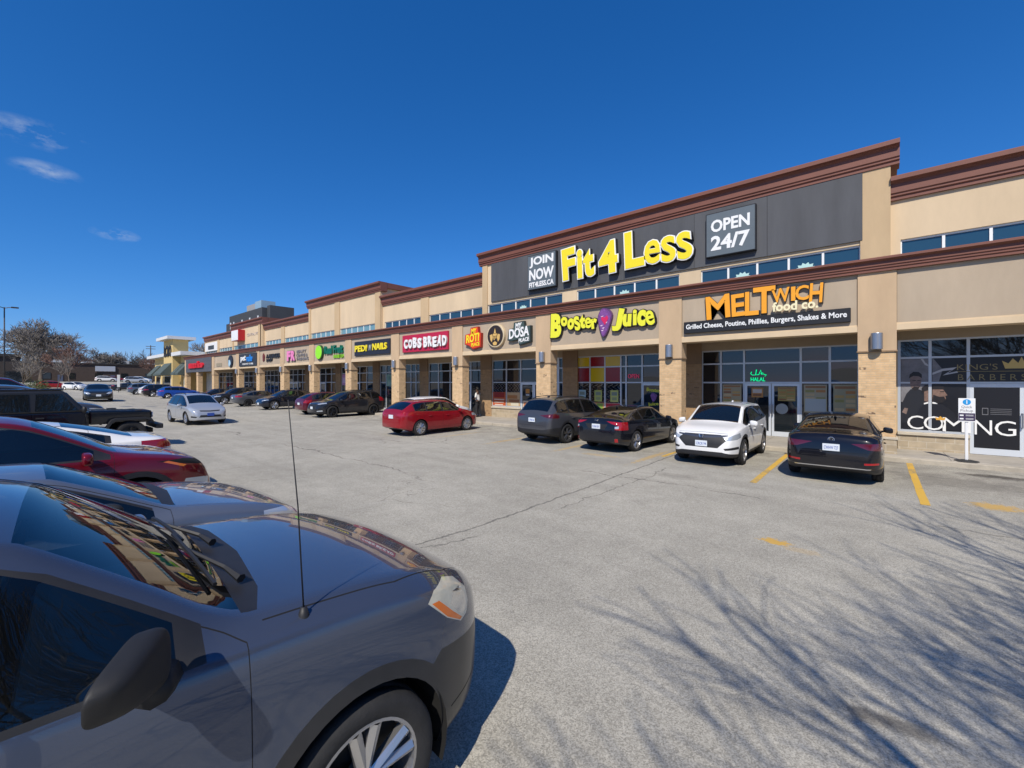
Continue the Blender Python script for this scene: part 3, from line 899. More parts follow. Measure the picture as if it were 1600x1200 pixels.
# roti / round emblem / dosa: three shaped cabinets on one panel
def shaped(name, lab, outline, depth, m_side, m_face, texts, m_text, x, z):
    t = sign(name, lab, x, FY, z, "three shaped signs over the roti shop")
    obj("cabinet", prism(NB(), outline, FY - depth, FY - .001), m_side, t)
    cx = sum(p[0] for p in outline) / len(outline); cz = sum(p[1] for p in outline) / len(outline)
    obj("face", prism(NB(), [(cx + (px - cx) * .93, cz + (pz - cz) * .93) for px, pz in outline], FY - depth - .012, FY - depth - .001), m_face, t)
    for s, x_, z_, w, h, a in texts:
        obj("lettering", text_bm(s, w, h, .02, .03, at=(x_, FY - depth - .0125, z_), rot=R(a), shear=.15), m_text, t)
    return t
M_redo = flat("sign_red_orange", (.72, .06, .015), .4)
shaped("shaped_sign", "red shaped sign with yellow my roti place lettering", [(-17.55, 4.32), (-17.5, 4.86), (-17.12, 4.90), (-17.08, 5.22), (-16.5, 5.25), (-16.45, 4.93), (-16.25, 4.88), (-16.28, 4.12), (-16.9, 4.02), (-17.2, 4.22)], .16, flat("sign_red_dark", (.30, .02, .01), .5), M_redo,
       (("MY", -16.8, 5.02, .42, .28, 3), ("ROTI", -16.9, 4.64, 1.05, .46, 5), ("PLACE", -16.68, 4.28, .66, .2, 5)), M_yel, -16.9, 4.6)
t = sign("round_sign", "round black sign with gold deity line emblem between roti and dosa signs", -15.23, FY, 4.65, "three shaped signs over the roti shop")
bm = lathe(NB(), [(0, -.16), (.60, -.16), (.62, -.14), (.62, 0)], seg=40, c=(-15.23, FY - .001, 4.65)); bmesh.ops.recalc_face_normals(bm, faces=list(bm.faces)); obj("cabinet", bm, flat("sign_gold_rim", (.62, .50, .32), .4), t)
bm = lathe(NB(), [(0, -.172), (.54, -.172), (.55, -.165), (.55, -.162)], seg=40, c=(-15.23, FY - .001, 4.65)); bmesh.ops.recalc_face_normals(bm, faces=list(bm.faces)); obj("face", bm, flat("sign_brown_black", (.03, .018, .012), .4), t)
M_gold = flat("sign_gold", (.66, .42, .13), .4)
eb = NB(); ex, ez = -15.23, 4.62
for poly in ([(-.07, .16), (-.04, .30), (0, .42), (.04, .30), (.07, .16)], [(-.15, .14), (-.12, .02), (.12, .02), (.15, .14)], [(-.36, .08), (-.2, .12), (-.14, -.05), (-.22, -.3), (-.32, -.18)], [(.36, .08), (.2, .12), (.14, -.05), (.22, -.3), (.32, -.18)],
             [(-.1, 0), (-.03, 0), (-.02, -.2), (-.09, -.18)], [(.03, 0), (.1, 0), (.09, -.12), (.04, -.12)], [(-.16, -.34), (0, -.26), (.16, -.34), (.1, -.47), (-.1, -.47)]):
    prism(eb, [(ex + a, ez + b) for a, b in poly], FY - .186, FY - .174)
obj("emblem", eb, M_gold, t)
M_teal = flat("sign_dark_green_grey", (.055, .085, .075), .45)
shaped("shaped_sign", "dark green shaped sign with white my dosa place lettering", [(-14.38, 4.34), (-14.28, 4.92), (-13.98, 4.94), (-13.95, 5.22), (-13.28, 5.26), (-13.22, 4.98), (-12.86, 5.0), (-12.86, 4.2), (-13.6, 4.06), (-13.66, 4.36), (-14.1, 4.3)], .16, flat("sign_dark_green_side", (.02, .03, .028), .5), M_teal,
       (("MY", -13.62, 5.04, .42, .28, 3), ("DOSA", -13.62, 4.70, 1.30, .50, 5), ("PLACE", -13.28, 4.32, .68, .19, 5)), M_wht, -13.6, 4.65)

# bakery
t = sign("panel_sign", "crimson panel sign with white hand lettered cobs bread", -21.25, FY, 4.67)
obj("cabinet", BX(-23.48, -19.03, FY - .12, FY - .001, 4.13, 5.22, bev=.01), flat("sign_crimson_panel", (.46, .012, .05), .4), t)
CB = []
for s, x0, cw in (("COBS", -23.2, .47), ("BREAD", -21.2, .44)):
    rr = random.Random(len(s))
    for i, c in enumerate(s): CB.append((c, x0 + cw * (i + .5), 4.66 + rr.uniform(-.03, .04), cw * .82, .62 + rr.uniform(-.04, .05), rr.uniform(-4, 4)))
obj("letter_can", fun_letters(CB, .10, FY - .121, .055), flat("sign_letter_side", (.5, .48, .48), .5), t)
obj("lettering", fun_letters(CB, .012, FY - .222, .05), M_wht, t)

# nail salon
t = sign("panel_sign", "black panel sign with yellow pedi n nails lettering", -27.2, FY, 4.66)
obj("cabinet", BX(-29.5, -24.95, FY - .10, FY - .001, 4.15, 5.18, bev=.01), flat("sign_navy_black", (.018, .019, .032), .45), t)
obj("lettering", text_bm("PEDI", 1.62, .46, .06, .03, at=(-28.55, FY - .101, 4.66)), M_yel, t)
obj("lettering", text_bm("NAILS", 1.78, .46, .06, .03, at=(-26.12, FY - .101, 4.69)), M_yel, t)
obj("script_letter", text_bm("N", .34, .40, .03, .0, at=(-27.38, FY - .101, 4.67), shear=.4), flat("sign_grey_script", (.42, .47, .47), .5), t)

# bubble tea
t = sign("channel_letter_sign", "bright green disc and dark green real fruit bubble tea letters", -33.4, FY, 4.65)
bm = lathe(NB(), [(0, -.2), (.56, -.2), (.60, -.17), (.60, 0)], seg=32, c=(-35.0, FY - .001, 4.67)); bmesh.ops.recalc_face_normals(bm, faces=list(bm.faces)); obj("disc_can", bm, flat("sign_green_black", (.02, .07, .02), .5), t)
bm = lathe(NB(), [(0, -.212), (.54, -.212), (.55, -.202)], seg=32, c=(-35.0, FY - .001, 4.67)); bmesh.ops.recalc_face_normals(bm, faces=list(bm.faces)); obj("disc_face", bm, flat("sign_green_bright", (.30, .80, .02), .4), t)
obj("lettering", text_bm("Real Fruit", 3.0, .66, .12, .04, at=(-32.72, FY - .001, 4.80)), flat("sign_green_deep", (.0, .13, .075), .4), t)
obj("small_lettering", text_bm("BUBBLE TEA", 1.55, .26, .08, .03, at=(-31.95, FY - .001, 4.24)), flat("sign_green_mid", (.22, .5, .02), .4), t)

# pink initials
t = sign("channel_letter_sign", "pink ribbon initials with three lines of small grey letters", -39.2, FY, 4.6)
for ch_, x_ in (("F", -41.05), ("R", -40.15)):
    lc = obj("letter_can", text_bm(ch_, .86, .98, .10, .10, at=(x_, FY - .001, 4.60)), flat("sign_plum_side", (.16, .10, .14), .5), t)
    obj("letter_face", text_bm(ch_, .80, .90, .02, .06, at=(x_, FY - .102, 4.61)), flat("sign_pink", (.82, .24, .48), .4), lc)
obj("small_lettering", join([text_bm("BEAUTY", 1.9, .26, .05, .02, at=(-38.6, FY - .001, 4.94)), text_bm("CENTRE &", 2.2, .26, .05, .02, at=(-38.5, FY - .001, 4.60)), text_bm("THREADING", 2.4, .26, .05, .02, at=(-38.4, FY - .001, 4.27))]), flat("sign_grey_letters", (.22, .2, .2), .5), t)
# black letters with a red mark
t = sign("channel_letter_sign", "black block letters with a small dark red mark at their left end", -45.3, FY, 4.7)
obj("mark", prism(NB(), blob(-47.2, 4.7, .24, .40, wob=.08, seed=8), FY - .08, FY - .001), flat("sign_maroon", (.14, .02, .015), .5), t)
obj("lettering", join([text_bm("A BURGER", 3.5, .42, .10, .04, at=(-44.75, FY - .001, 4.78)), text_bm("SHOP", 1.5, .26, .10, .03, at=(-45.7, FY - .001, 4.38))]), flat("sign_black_letters", (.02, .02, .022), .45), t)
# pet shop
t = sign("panel_sign", "black panel sign with white and blue pet valu lettering", -51.5, FY, 4.6)
obj("cabinet", BX(-54.2, -48.95, FY - .12, FY - .001, 3.95, 5.3, bev=.01), flat("sign_charcoal", (.03, .032, .038), .45), t)
obj("lettering", text_bm("pet", 1.5, .72, .06, .03, at=(-52.75, FY - .121, 4.72)), M_wht, t)
obj("blue_lettering", text_bm("valu", 1.75, .72, .06, .03, at=(-50.95, FY - .121, 4.78)), flat("sign_blue", (.02, .22, .66), .4), t)
obj("small_lettering", text_bm("YOUR PET STORE", 3.3, .17, .02, .01, at=(-51.5, FY - .121, 4.18)), M_wht, t)
# round dog sign and plaque
t = sign("round_sign", "dark navy oval sign with a white and blue patch on plain panel", -57.1, FY, 4.62)
bm = lathe(NB(), [(0, -.16), (.68, -.16), (.70, 0)], seg=32, c=(-57.1, FY - .001, 4.62)); bmesh.ops.recalc_face_normals(bm, faces=list(bm.faces)); obj("cabinet", bm, flat("sign_navy", (.02, .025, .04), .45), t)
obj("patch", prism(NB(), blob(-57.25, 4.42, .36, .38, wob=.1, seed=3), FY - .175, FY - .162), flat("sign_pale_blue", (.42, .62, .75), .45), t)
top("plaque", BX(-62.6, -60.5, FY - .04, FY - .001, 4.15, 4.55), flat("sign_taupe", (.30, .25, .17), .6), "small taupe plaque on blank fascia left of the oval sign", "sign")
# red letters on grey boards
t = sign("channel_letter_sign", "red lower case letters on grey board cladding", -70.7, YC - .066, 4.6)
obj("lettering", text_bm("mucho", 6.9, .95, .18, .10, at=(-70.9, YC - .066, 4.56)), flat("sign_red", (.66, .01, .02), .4), t)
# upper storey: projecting cube sign, faded name, white board
t = sign("cube_sign", "white cube sign with a red side high on the cream wall", -60.9, YS - .19, 8.05)
obj("cabinet", BX(-62.3, -59.8, YS - .95, YS - .185, 7.38, 8.72, bev=.02), flat("sign_red_side", (.45, .01, .02), .45), t)
obj("face", BX(-62.25, -59.85, YS - .965, YS - .951, 7.43, 8.67), M_wht, t)
t = sign("letter_sign", "faint grey letters beside the white cube sign", -56.6, YS - .19, 8.0)
obj("lettering", text_bm("CENTRAL FITNESS", 5.0, .34, .03, 0, at=(-56.6, YS - .185, 8.0)), flat("sign_faint_letters", (.50, .44, .40), .6), t)
t = sign("panel_sign", "white board sign with a dark slate block at the row end", -74.0, YS, 7.35)
obj("cabinet", BX(-76.9, -71.2, YS - .12, YS - .061, 6.75, 8.0), M_wht, t)
obj("slate_block", BX(-75.3, -72.6, YS - .16, YS - .121, 7.0, 7.55), flat("sign_slate", (.04, .05, .06), .5), t)

# ---- vinyls, posters and small notices on the glass
def board(name, label, x0, x1, y, z0, z1, base, patches, group=None, cat="poster", rough=.35):
    """a printed sheet on the glass: flat base and printed areas (fractions x0, x1, z0, z1, colour)"""
    bm = NB(); ms = [flat("print_%.2f_%.2f_%.2f" % base, base, rough)]
    box(bm, x0, x1, y - .004, y, z0, z1, 0)
    for k, (a, b, c, d, col) in enumerate(patches):
        nm = "print_%.2f_%.2f_%.2f" % col
        m = flat(nm, col, rough)
        if m not in ms: ms.append(m)
        q0, q1 = x0 + (x1 - x0) * a, x0 + (x1 - x0) * b
        r0, r1 = z0 + (z1 - z0) * c, z0 + (z1 - z0) * d
        quad(bm, [(q0, y - .0045 - .0004 * k, r0), (q1, y - .0045 - .0004 * k, r0), (q1, y - .0045 - .0004 * k, r1), (q0, y - .0045 - .0004 * k, r1)], ms.index(m))
    return top(name, bm, ms, label, cat, group, base=((x0 + x1) / 2, y, z0))
def menu_patches(seed, warm=True):
    rr = random.Random(seed); out = [(.06, .94, .88, .96, (.3, .14, .05))]
    for r in range(6):
        for c in range(2):
            if rr.random() < .85:
                a = .06 + c * .47
                out.append((a, a + .4, .08 + r * .13, .08 + r * .13 + .085, rr.choice([(.45, .2, .05), (.5, .33, .1), (.25, .1, .04), (.3, .28, .08), (.55, .42, .22)])))
    return out
GYp = YS - .03
board("menu_poster", "pale menu poster in the pane left of the sandwich shop doors", -4.84, -4.14, GYp, 1.25, 2.12, (.36, .31, .19), menu_patches(1), "menu posters of the sandwich shop")
board("menu_poster", "menu poster with white lower half in the pane right of the doors", -2.05, -1.36, GYp, 1.1, 2.12, (.40, .36, .24), menu_patches(2) + [(.05, .95, .05, .5, (.42, .47, .47))], "menu posters of the sandwich shop")
board("menu_poster", "menu poster of two columns in the pane by the brick pier", -1.18, -.52, GYp, .95, 2.12, (.36, .33, .20), menu_patches(3), "menu posters of the sandwich shop")
board("notice", "orange and white notice on the left sandwich shop door", -3.78, -3.38, YS - .025, 1.62, 2.0, (.45, .20, .04), [(.1, .9, .45, .85, (.55, .5, .45)), (.15, .85, .15, .35, (.2, .08, .03))], None, "notice")
board("menu_poster", "yellow poster high on the right sandwich shop door", -2.88, -2.32, YS - .025, 1.5, 2.02, (.38, .26, .06), menu_patches(5), "menu posters of the sandwich shop")
bm = lathe(NB(), [(.0, -.004), (.2, -.004), (.2, 0)], seg=24, c=(-2.75, YS - .025, 1.2)); bmesh.ops.recalc_face_normals(bm, faces=list(bm.faces))
top("round_sticker", bm, flat("sticker_grey", (.35, .37, .36), .5), "grey round sticker on the right sandwich shop door", "sticker")
# green neon: arabic word and latin word
M_neon = mat("neon_green", (.0, .75, .28), emit=1.2)
t = thing("neon_sign", "green neon halal sign hanging inside the glass above the doors", "neon sign", (-3.55, YS - .06, 2.33))
nb = NB()
for pts in ([(-.22, .30), (-.25, .22), (-.20, .17), (-.08, .17), (-.05, .38)], [(-.05, .18), (.03, .18), (.10, .36), (.13, .19), (.22, .19), (.16, .25), (.10, .22)], [(.22, .19), (.30, .17), (.24, .12)]):
    tube(nb, [(-3.55 + a, YS - .065, 2.33 + b) for a, b in pts], .014, 6)
obj("tube_script", nb, M_neon, t)
obj("tube_lettering", text_bm("HALAL", .5, .15, .012, .006, at=(-3.55, YS - .06, 2.33)), M_neon, t)
t = thing("neon_sign", "dim red neon open sign in the dark pane of the juice bar", "neon sign", (-8.72, YS - .06, 2.4))
obj("tube_lettering", text_bm("OPEN", .55, .2, .012, 0, at=(-8.72, YS - .055, 2.5)), mat("neon_red", (.55, .03, .10), emit=.35), t)
# juice bar: six coloured panels and notices
for i, (xa, xb) in enumerate(((-11.86, -11.10), (-11.02, -10.26), (-10.18, -9.41))):
    for r, (za, zb) in enumerate(((2.24, 2.93), (3.01, 3.47))):
        ye = (i + r) % 2 == 1
        bm = BX(xa, xb, YS - .045, YS - .026, za, zb)
        top("colour_panel", bm, flat("panel_yellow" if ye else "panel_red", (.62, .44, .01) if ye else (.26, .008, .016), .2),
            "%s %s panel %s the juice bar window grid" % ("upper" if r else "lower", "yellow" if ye else "red", ("at the brick pier end of", "in the middle of", "at the door end of")[i]), "window panel", "red and yellow panels of the juice bar")
def lattice(x0, x1, z0, z1, y, name_label):
    bm = NB(); n_ = 9
    for i in range(n_ + 1):
        x = x0 + (x1 - x0) * i / n_
        z = z0; s = 1; pts = []
        while z <= z1:
            pts.append((min(x1, max(x0, x + s * (x1 - x0) / n_ * .5)), y, z)); s = -s; z += .12
        tube(bm, pts, .009, 4, cap=False)
    return top("security_grille", bm, M_steel, name_label, "grille", "folding grilles behind shop windows", base=((x0 + x1) / 2, y, z0))
lattice(-11.86, -9.4, .9, 2.14, YS - .035, "folding steel lattice under the red and yellow panels")
lattice(-17.8, -15.66, 1.4, 2.14, YS - .035, "folding steel lattice in the roti shop window")
for xa, col, lb in ((-11.72, (.35, .52, .55), "pale blue notice"), (-10.80, (.42, .46, .12), "olive yellow notice"), (-9.92, (.50, .52, .14), "bright lemon notice")):
    board("notice", lb + " on the lattice of the juice bar window", xa, xa + .42, YS - .05, 1.25, 1.82, col, [(.15, .85, .55, .85, (.2, .25, .2)), (.2, .8, .15, .4, (.25, .3, .15))], "notices in the juice bar window", "notice")
board("fruit_poster", "red lettered fruit poster at the sill of the juice bar window", -10.18, -9.4, YS - .05, .78, 1.2, (.5, .42, .36), [(.02, .98, .5, .95, (.42, .01, .03)), (.1, .5, .08, .4, (.6, .25, .05)), (.55, .9, .1, .45, (.5, .1, .1))], "fruit posters of the juice bar")
board("fruit_poster", "orange fruit poster at the sill behind the grey crossover", -11.05, -10.25, YS - .05, .78, 1.2, (.5, .28, .12), [(.05, .4, .1, .6, (.55, .35, .02)), (.5, .9, .2, .9, (.18, .3, .05))], "fruit posters of the juice bar")
t = thing("door_decal", "yellow juice bar lettering and purple cup on the glass door", "decal", (-7.78, YS - .025, 1.5))
obj("lettering", join([text_bm("Booster", .62, .17, .003, .02, at=(-7.78, YS - .0235, 1.86), rot=R(-6)), text_bm("Juice", .5, .19, .003, .02, at=(-7.78, YS - .0235, 1.2), rot=R(6))]), M_lime, t)
obj("cup", prism(NB(), blob(-7.76, 1.53, .14, .2, taper=.3), YS - .027, YS - .0235), M_pur, t)
# roti shop
board("food_poster", "red and orange drink poster on the roti shop window", -17.78, -16.76, YS - .04, .8, 1.62, (.50, .10, .03), [(.1, .9, .62, .98, (.30, .02, .02)), (.1, .9, .42, .5, (.72, .6, .5)), (.1, .85, .22, .3, (.72, .6, .5)), (.15, .8, .05, .12, (.72, .6, .5))], "food posters of the roti shop")
board("food_poster", "sandwich picture poster next to the roti shop door", -16.64, -15.66, YS - .04, .8, 1.62, (.52, .36, .2), [(.05, .8, .55, .8, (.42, .17, .05)), (.15, .95, .3, .5, (.30, .12, .05)), (.3, .9, .05, .25, (.6, .55, .42))], "food posters of the roti shop")
board("food_poster", "roti picture vinyl on the lower half of the left roti shop door", -15.46, -14.75, YS - .025, .34, 1.15, (.60, .5, .38), [(.1, .6, .4, .9, (.55, .2, .08)), (.4, .9, .1, .5, (.5, .32, .1)), (.1, .3, .05, .3, (.35, .1, .05))], "food posters of the roti shop")
board("shop_decal", "orange emblem decal on the left roti shop door", -15.3, -14.9, YS - .025, 1.45, 1.9, (.03, .03, .03), [(.15, .85, .3, .85, (.5, .2, .02)), (.2, .8, .0, .18, (.5, .5, .5))], None, "decal")
board("shop_decal", "green emblem decal on the right roti shop door", -14.45, -13.95, YS - .025, 1.3, 1.85, (.03, .035, .03), [(.1, .9, .2, .95, (.12, .2, .08)), (.2, .8, .5, .8, (.45, .48, .42))], None, "decal")
board("notice", "green notice in the nail salon window", -29.1, -28.2, YS - .06, 1.9, 2.8, (.2, .38, .28), [(.15, .85, .1, .4, (.3, .45, .35)), (.2, .8, .55, .85, (.12, .25, .2))], None, "notice")
board("food_poster", "pink drink poster in the bubble tea shop window", -36.0, -35.3, YS - .06, 1.95, 2.9, (.5, .2, .42), [(.1, .9, .2, .7, (.6, .42, .6))], None)
board("food_poster", "orange poster by the door under the pink letters", -41.0, -40.2, YS - .06, 1.0, 1.9, (.55, .2, .06), [(.2, .8, .3, .7, (.62, .5, .4))], None)

# barber shop: black window vinyl with picture and lettering
KY = YK - .052
M_vin = flat("vinyl_black", (.010, .010, .013), .3)
v = thing("barber_vinyl", "black barber shop window vinyl with two bearded men and coming lettering", "window vinyl", (2.3, KY, .76))
bm = NB()
for xa, xb, za, zb in ((.575, 1.19, .76, 2.165), (1.27, 1.99, .76, 2.165), (.575, 1.19, 2.235, 2.935), (1.27, 1.99, 2.235, 2.935), (2.07, 4.16, 2.235, 2.935), (2.15, 3.0, .34, 2.06), (3.2, 4.05, .34, 2.06)):
    box(bm, xa, xb, KY, KY + .004, za, zb)
obj("backing", bm, M_vin, v)
def vp(name, polys, m, dy):
    bm = NB()
    for k, p in enumerate(polys): prism(bm, p, KY - dy - .002, KY - dy)
    obj(name, bm, m, v)
M_vg = flat("vinyl_grey", (.19, .185, .195), .35, vary=.4, vscale=3)
M_skin = flat("vinyl_skin", (.20, .125, .095), .4, vary=.35, vscale=14)
M_skin2 = flat("vinyl_skin_pale", (.22, .155, .13), .4, vary=.35, vscale=14)
M_hair = flat("vinyl_hair", (.015, .012, .012), .4)
vp("salon_wall", [[(.58, 1.6), (1.19, 1.6), (1.19, 2.16), (.58, 2.16)], [(.58, 2.24), (1.19, 2.24), (1.19, 2.93), (.58, 2.93)], [(1.28, 2.24), (1.42, 2.24), (1.5, 2.6), (1.3, 2.93), (1.28, 2.93)]], M_vg, .0005)
# standing man: hair, face, dark shirt; seated man in profile: hair, face, beard, cape
vp("standing_shirt", [[(.58, .95), (.60, 1.55), (.70, 1.85), (.80, 2.0), (.98, 2.0), (1.15, 1.9), (1.19, 1.5), (1.19, 1.0)]], flat("vinyl_shirt", (.016, .017, .022), .4), .003)
vp("standing_face", [[(.78, 2.26), (.80, 2.08), (.86, 1.98), (.95, 1.98), (1.01, 2.06), (1.04, 2.24), (1.03, 2.40), (.80, 2.40)], [(.60, 1.28), (.66, 1.42), (.74, 1.40), (.70, 1.22)]], M_skin2, .0055)
vp("standing_hair", [[(.76, 2.34), (.78, 2.46), (.86, 2.54), (.98, 2.53), (1.05, 2.45), (1.05, 2.34), (.98, 2.40), (.86, 2.41)], [(.84, 2.27), (.92, 2.28), (.92, 2.26), (.84, 2.25)], [(.95, 2.28), (1.02, 2.27), (1.02, 2.25), (.95, 2.26)], [(.82, 2.02), (.88, 2.08), (.97, 2.07), (1.01, 2.12), (.97, 1.99), (.90, 1.95)]], M_hair, .008)
vp("seated_cape", [[(.80, .80), (.92, 1.25), (1.08, 1.55), (1.19, 1.62), (1.19, .80)], [(1.28, .80), (1.28, 1.60), (1.5, 1.55), (1.75, 1.3), (1.85, .80)]], flat("vinyl_cape", (.012, .012, .016), .35), .0105)
vp("collar", [[(1.09, 1.58), (1.19, 1.62), (1.19, 1.57), (1.10, 1.54)], [(1.28, 1.62), (1.40, 1.60), (1.38, 1.56), (1.28, 1.57)]], M_wht, .013)
vp("seated_face", [[(1.10, 1.64), (1.10, 1.95), (1.19, 1.98), (1.19, 1.62)], [(1.28, 1.64), (1.28, 2.02), (1.50, 2.02), (1.545, 1.93), (1.60, 1.83), (1.555, 1.80), (1.57, 1.72), (1.50, 1.64), (1.42, 1.62)]], M_skin, .0155)
vp("seated_hair", [[(1.05, 1.86), (1.05, 2.05), (1.12, 2.13), (1.19, 2.15), (1.19, 1.97), (1.10, 1.93)], [(1.28, 2.0), (1.28, 2.15), (1.42, 2.15), (1.53, 2.08), (1.53, 2.0)], [(1.28, 1.66), (1.30, 1.84), (1.42, 1.78), (1.53, 1.79), (1.56, 1.70), (1.50, 1.60), (1.38, 1.58)], [(1.44, 1.94), (1.53, 1.95), (1.53, 1.92), (1.44, 1.92)]], M_hair, .018)
vp("clipper_arm", [[(1.28, 2.5), (1.5, 2.62), (1.8, 2.66), (1.6, 2.48), (1.8, 2.54), (1.82, 2.5), (1.5, 2.42), (1.7, 2.58), (1.5, 2.55), (1.28, 2.44)], [(1.02, 2.93), (1.12, 2.74), (1.19, 2.70), (1.19, 2.75), (1.12, 2.82), (1.08, 2.93)]], flat("vinyl_clipper", (.5, .5, .5), .4), .0055)
obj("coming_lettering", join([text_bm(c, w, .42, .003, -.004, at=(x, KY - .02, z)) for c, x, w, z in (("C", .90, .36, .98), ("O", 1.31, .44, .98), ("M", 1.73, .46, .96), ("I", 2.045, .06, .94), ("N", 2.32, .34, .92), ("G", 2.74, .40, .92))]), M_wht, v)
obj("king_lettering", join([text_bm("KING'S", .80, .17, .003, -.006, at=(2.20, KY - .003, 2.66)), text_bm("BARBERSHOP", 2.0, .17, .003, -.01, space=1.5, at=(2.82, KY - .003, 2.36))]), flat("vinyl_gold_dim", (.30, .23, .09), .35), v)
vp("rule", [[(1.80, 2.52), (3.8, 2.52), (3.8, 2.535), (1.80, 2.535)]], flat("vinyl_gold_dim", (.30, .23, .09), .35), .003)
vp("crown", [[(2.74, 2.60), (2.68, 2.82), (2.80, 2.74), (2.88, 2.88), (2.98, 2.75), (3.04, 2.92), (3.10, 2.75), (3.20, 2.88), (3.28, 2.74), (3.40, 2.82), (3.34, 2.60)]], flat("vinyl_gold", (.62, .43, .13), .3), .0035)
vp("small_crown", [[(1.36, 1.08), (1.34, 1.17), (1.40, 1.14), (1.45, 1.20), (1.50, 1.14), (1.56, 1.17), (1.54, 1.08)]], flat("vinyl_orange", (.68, .36, .06), .3), .024)
vp("phone_outline", [[(2.30, 1.28), (2.42, 1.28), (2.42, 1.30), (2.30, 1.30)], [(2.30, 1.46), (2.42, 1.46), (2.42, 1.48), (2.30, 1.48)], [(2.30, 1.30), (2.312, 1.30), (2.312, 1.46), (2.30, 1.46)], [(2.408, 1.30), (2.42, 1.30), (2.42, 1.46), (2.408, 1.46)]] + [[(2.46, z), (2.86, z), (2.86, z + .012), (2.46, z + .012)] for z in (1.30, 1.35, 1.40, 1.45)], flat("vinyl_dim_grey", (.16, .16, .17), .4), .003)

# pick-up sign on the walk
t = thing("pickup_sign", "white quick pickup number one sign on a white post by the kerb", "sign", (1.80, 16.35, .134))
obj("base_plate", lathe(NB(), [(0, .04), (.10, .04), (.23, .015), (.24, 0), (0, 0)], axis='Z', seg=28), flat("rubber_base", (.03, .03, .03), .7), t, world=False)
obj("post", bevel(box(NB(), -.03, .03, -.03, .03, .041, 1.62), .008), flat("post_white_plastic", (.78, .78, .77), .4), t, world=False)
obj("panel", bevel(box(NB(), -.155, .155, -.05, -.031, 1.04, 1.66), .004), M_wht, t, world=False)
bm = NB(); box(bm, -.15, .15, -.054, -.0505, 1.07, 1.27); obj("purple_band", bm, flat("sign_deep_purple", (.045, .03, .075), .4), t, world=False)
bm = lathe(NB(), [(0, -.054), (.075, -.054), (.075, -.0505)], seg=24, c=(0, 0, 1.56)); bmesh.ops.recalc_face_normals(bm, faces=list(bm.faces)); obj("blue_disc", bm, flat("sign_sky_blue", (.02, .30, .66), .4), t, world=False)
obj("numeral", text_bm("1", None, .1, .003, .01, at=(0, -.0545, 1.56)), M_wht, t, world=False)
obj("lettering", join([text_bm("Quick", .2, .075, .003, .004, at=(0, -.0505, 1.43)), text_bm("Pickup", .23, .085, .003, .004, at=(0, -.0505, 1.33))]), flat("sign_grey_text", (.25, .25, .27), .5), t, world=False)
bm = NB(); 
for z in (1.21, 1.12):
    box(bm, -.13, -.06, -.057, -.0545, z - .018, z + .018)
    for k in range(2): box(bm, -.02, .12, -.057, -.0545, z - .014 + k * .022, z - .006 + k * .022)
obj("icons", bm, M_wht, t, world=False)
# ---------------------------------------------------------------- cars
def pchip(pts):
    """monotone cubic through (x, v) points"""
    xs = [p[0] for p in pts]; ys = [p[1] for p in pts]; n = len(xs)
    h = [xs[i + 1] - xs[i] for i in range(n - 1)]; d = [(ys[i + 1] - ys[i]) / h[i] for i in range(n - 1)]
    m = [d[0]] + [0] * (n - 2) + [d[-1]]
    for i in range(1, n - 1):
        if d[i - 1] * d[i] > 0:
            w1, w2 = 2 * h[i] + h[i - 1], h[i] + 2 * h[i - 1]
            m[i] = (w1 + w2) / (w1 / d[i - 1] + w2 / d[i])
    def f(x):
        if x <= xs[0]: return ys[0]
        if x >= xs[-1]: return ys[-1]
        i = bisect_right(xs, x) - 1
        t = (x - xs[i]) / h[i]
        return (1 + 2 * t) * (1 - t) ** 2 * ys[i] + t * (1 - t) ** 2 * h[i] * m[i] + t * t * (3 - 2 * t) * ys[i + 1] + t * t * (t - 1) * h[i] * m[i + 1]
    return f

def in_poly(p, poly):
    x, y = p; c = False; j = len(poly) - 1
    for i in range(len(poly)):
        xi, yi = poly[i]; xj, yj = poly[j]
        if (yi > y) != (yj > y) and x < (xj - xi) * (y - yi) / (yj - yi) + xi: c = not c
        j = i
    return c

def cut(bm, layer, poly, axes, cond, lab):
    """score the shell along a polygon seen in a side, front or top view and give the faces inside it a label"""
    a, b = axes
    n = len(poly)
    x0, x1 = min(p[0] for p in poly) - .01, max(p[0] for p in poly) + .01
    y0, y1 = min(p[1] for p in poly) - .01, max(p[1] for p in poly) + .01
    cand = []
    for f in bm.faces:
        fa = [v.co[a] for v in f.verts]; fb = [v.co[b] for v in f.verts]
        if max(fa) < x0 or min(fa) > x1 or max(fb) < y0 or min(fb) > y1: continue
        if cond(f): cand.append(f)
    for i in range(n):
        p, q = poly[i], poly[(i + 1) % n]
        dx, dy = q[0] - p[0], q[1] - p[1]
        if dx * dx + dy * dy < 1e-10: continue
        co = [0, 0, 0]; co[a], co[b] = p
        no = [0, 0, 0]; no[a], no[b] = -dy, dx
        geom = list({v for f in cand for v in f.verts}) + list({e for f in cand for e in f.edges}) + cand
        r = bmesh.ops.bisect_plane(bm, geom=geom, dist=1e-5, plane_co=co, plane_no=no)
        cand = [g for g in r['geom'] if isinstance(g, bmesh.types.BMFace)]
    out = []
    for f in cand:
        c = f.calc_center_median()
        if in_poly((c[a], c[b]), poly):
            f[layer] = lab; out.append(f)
    return out

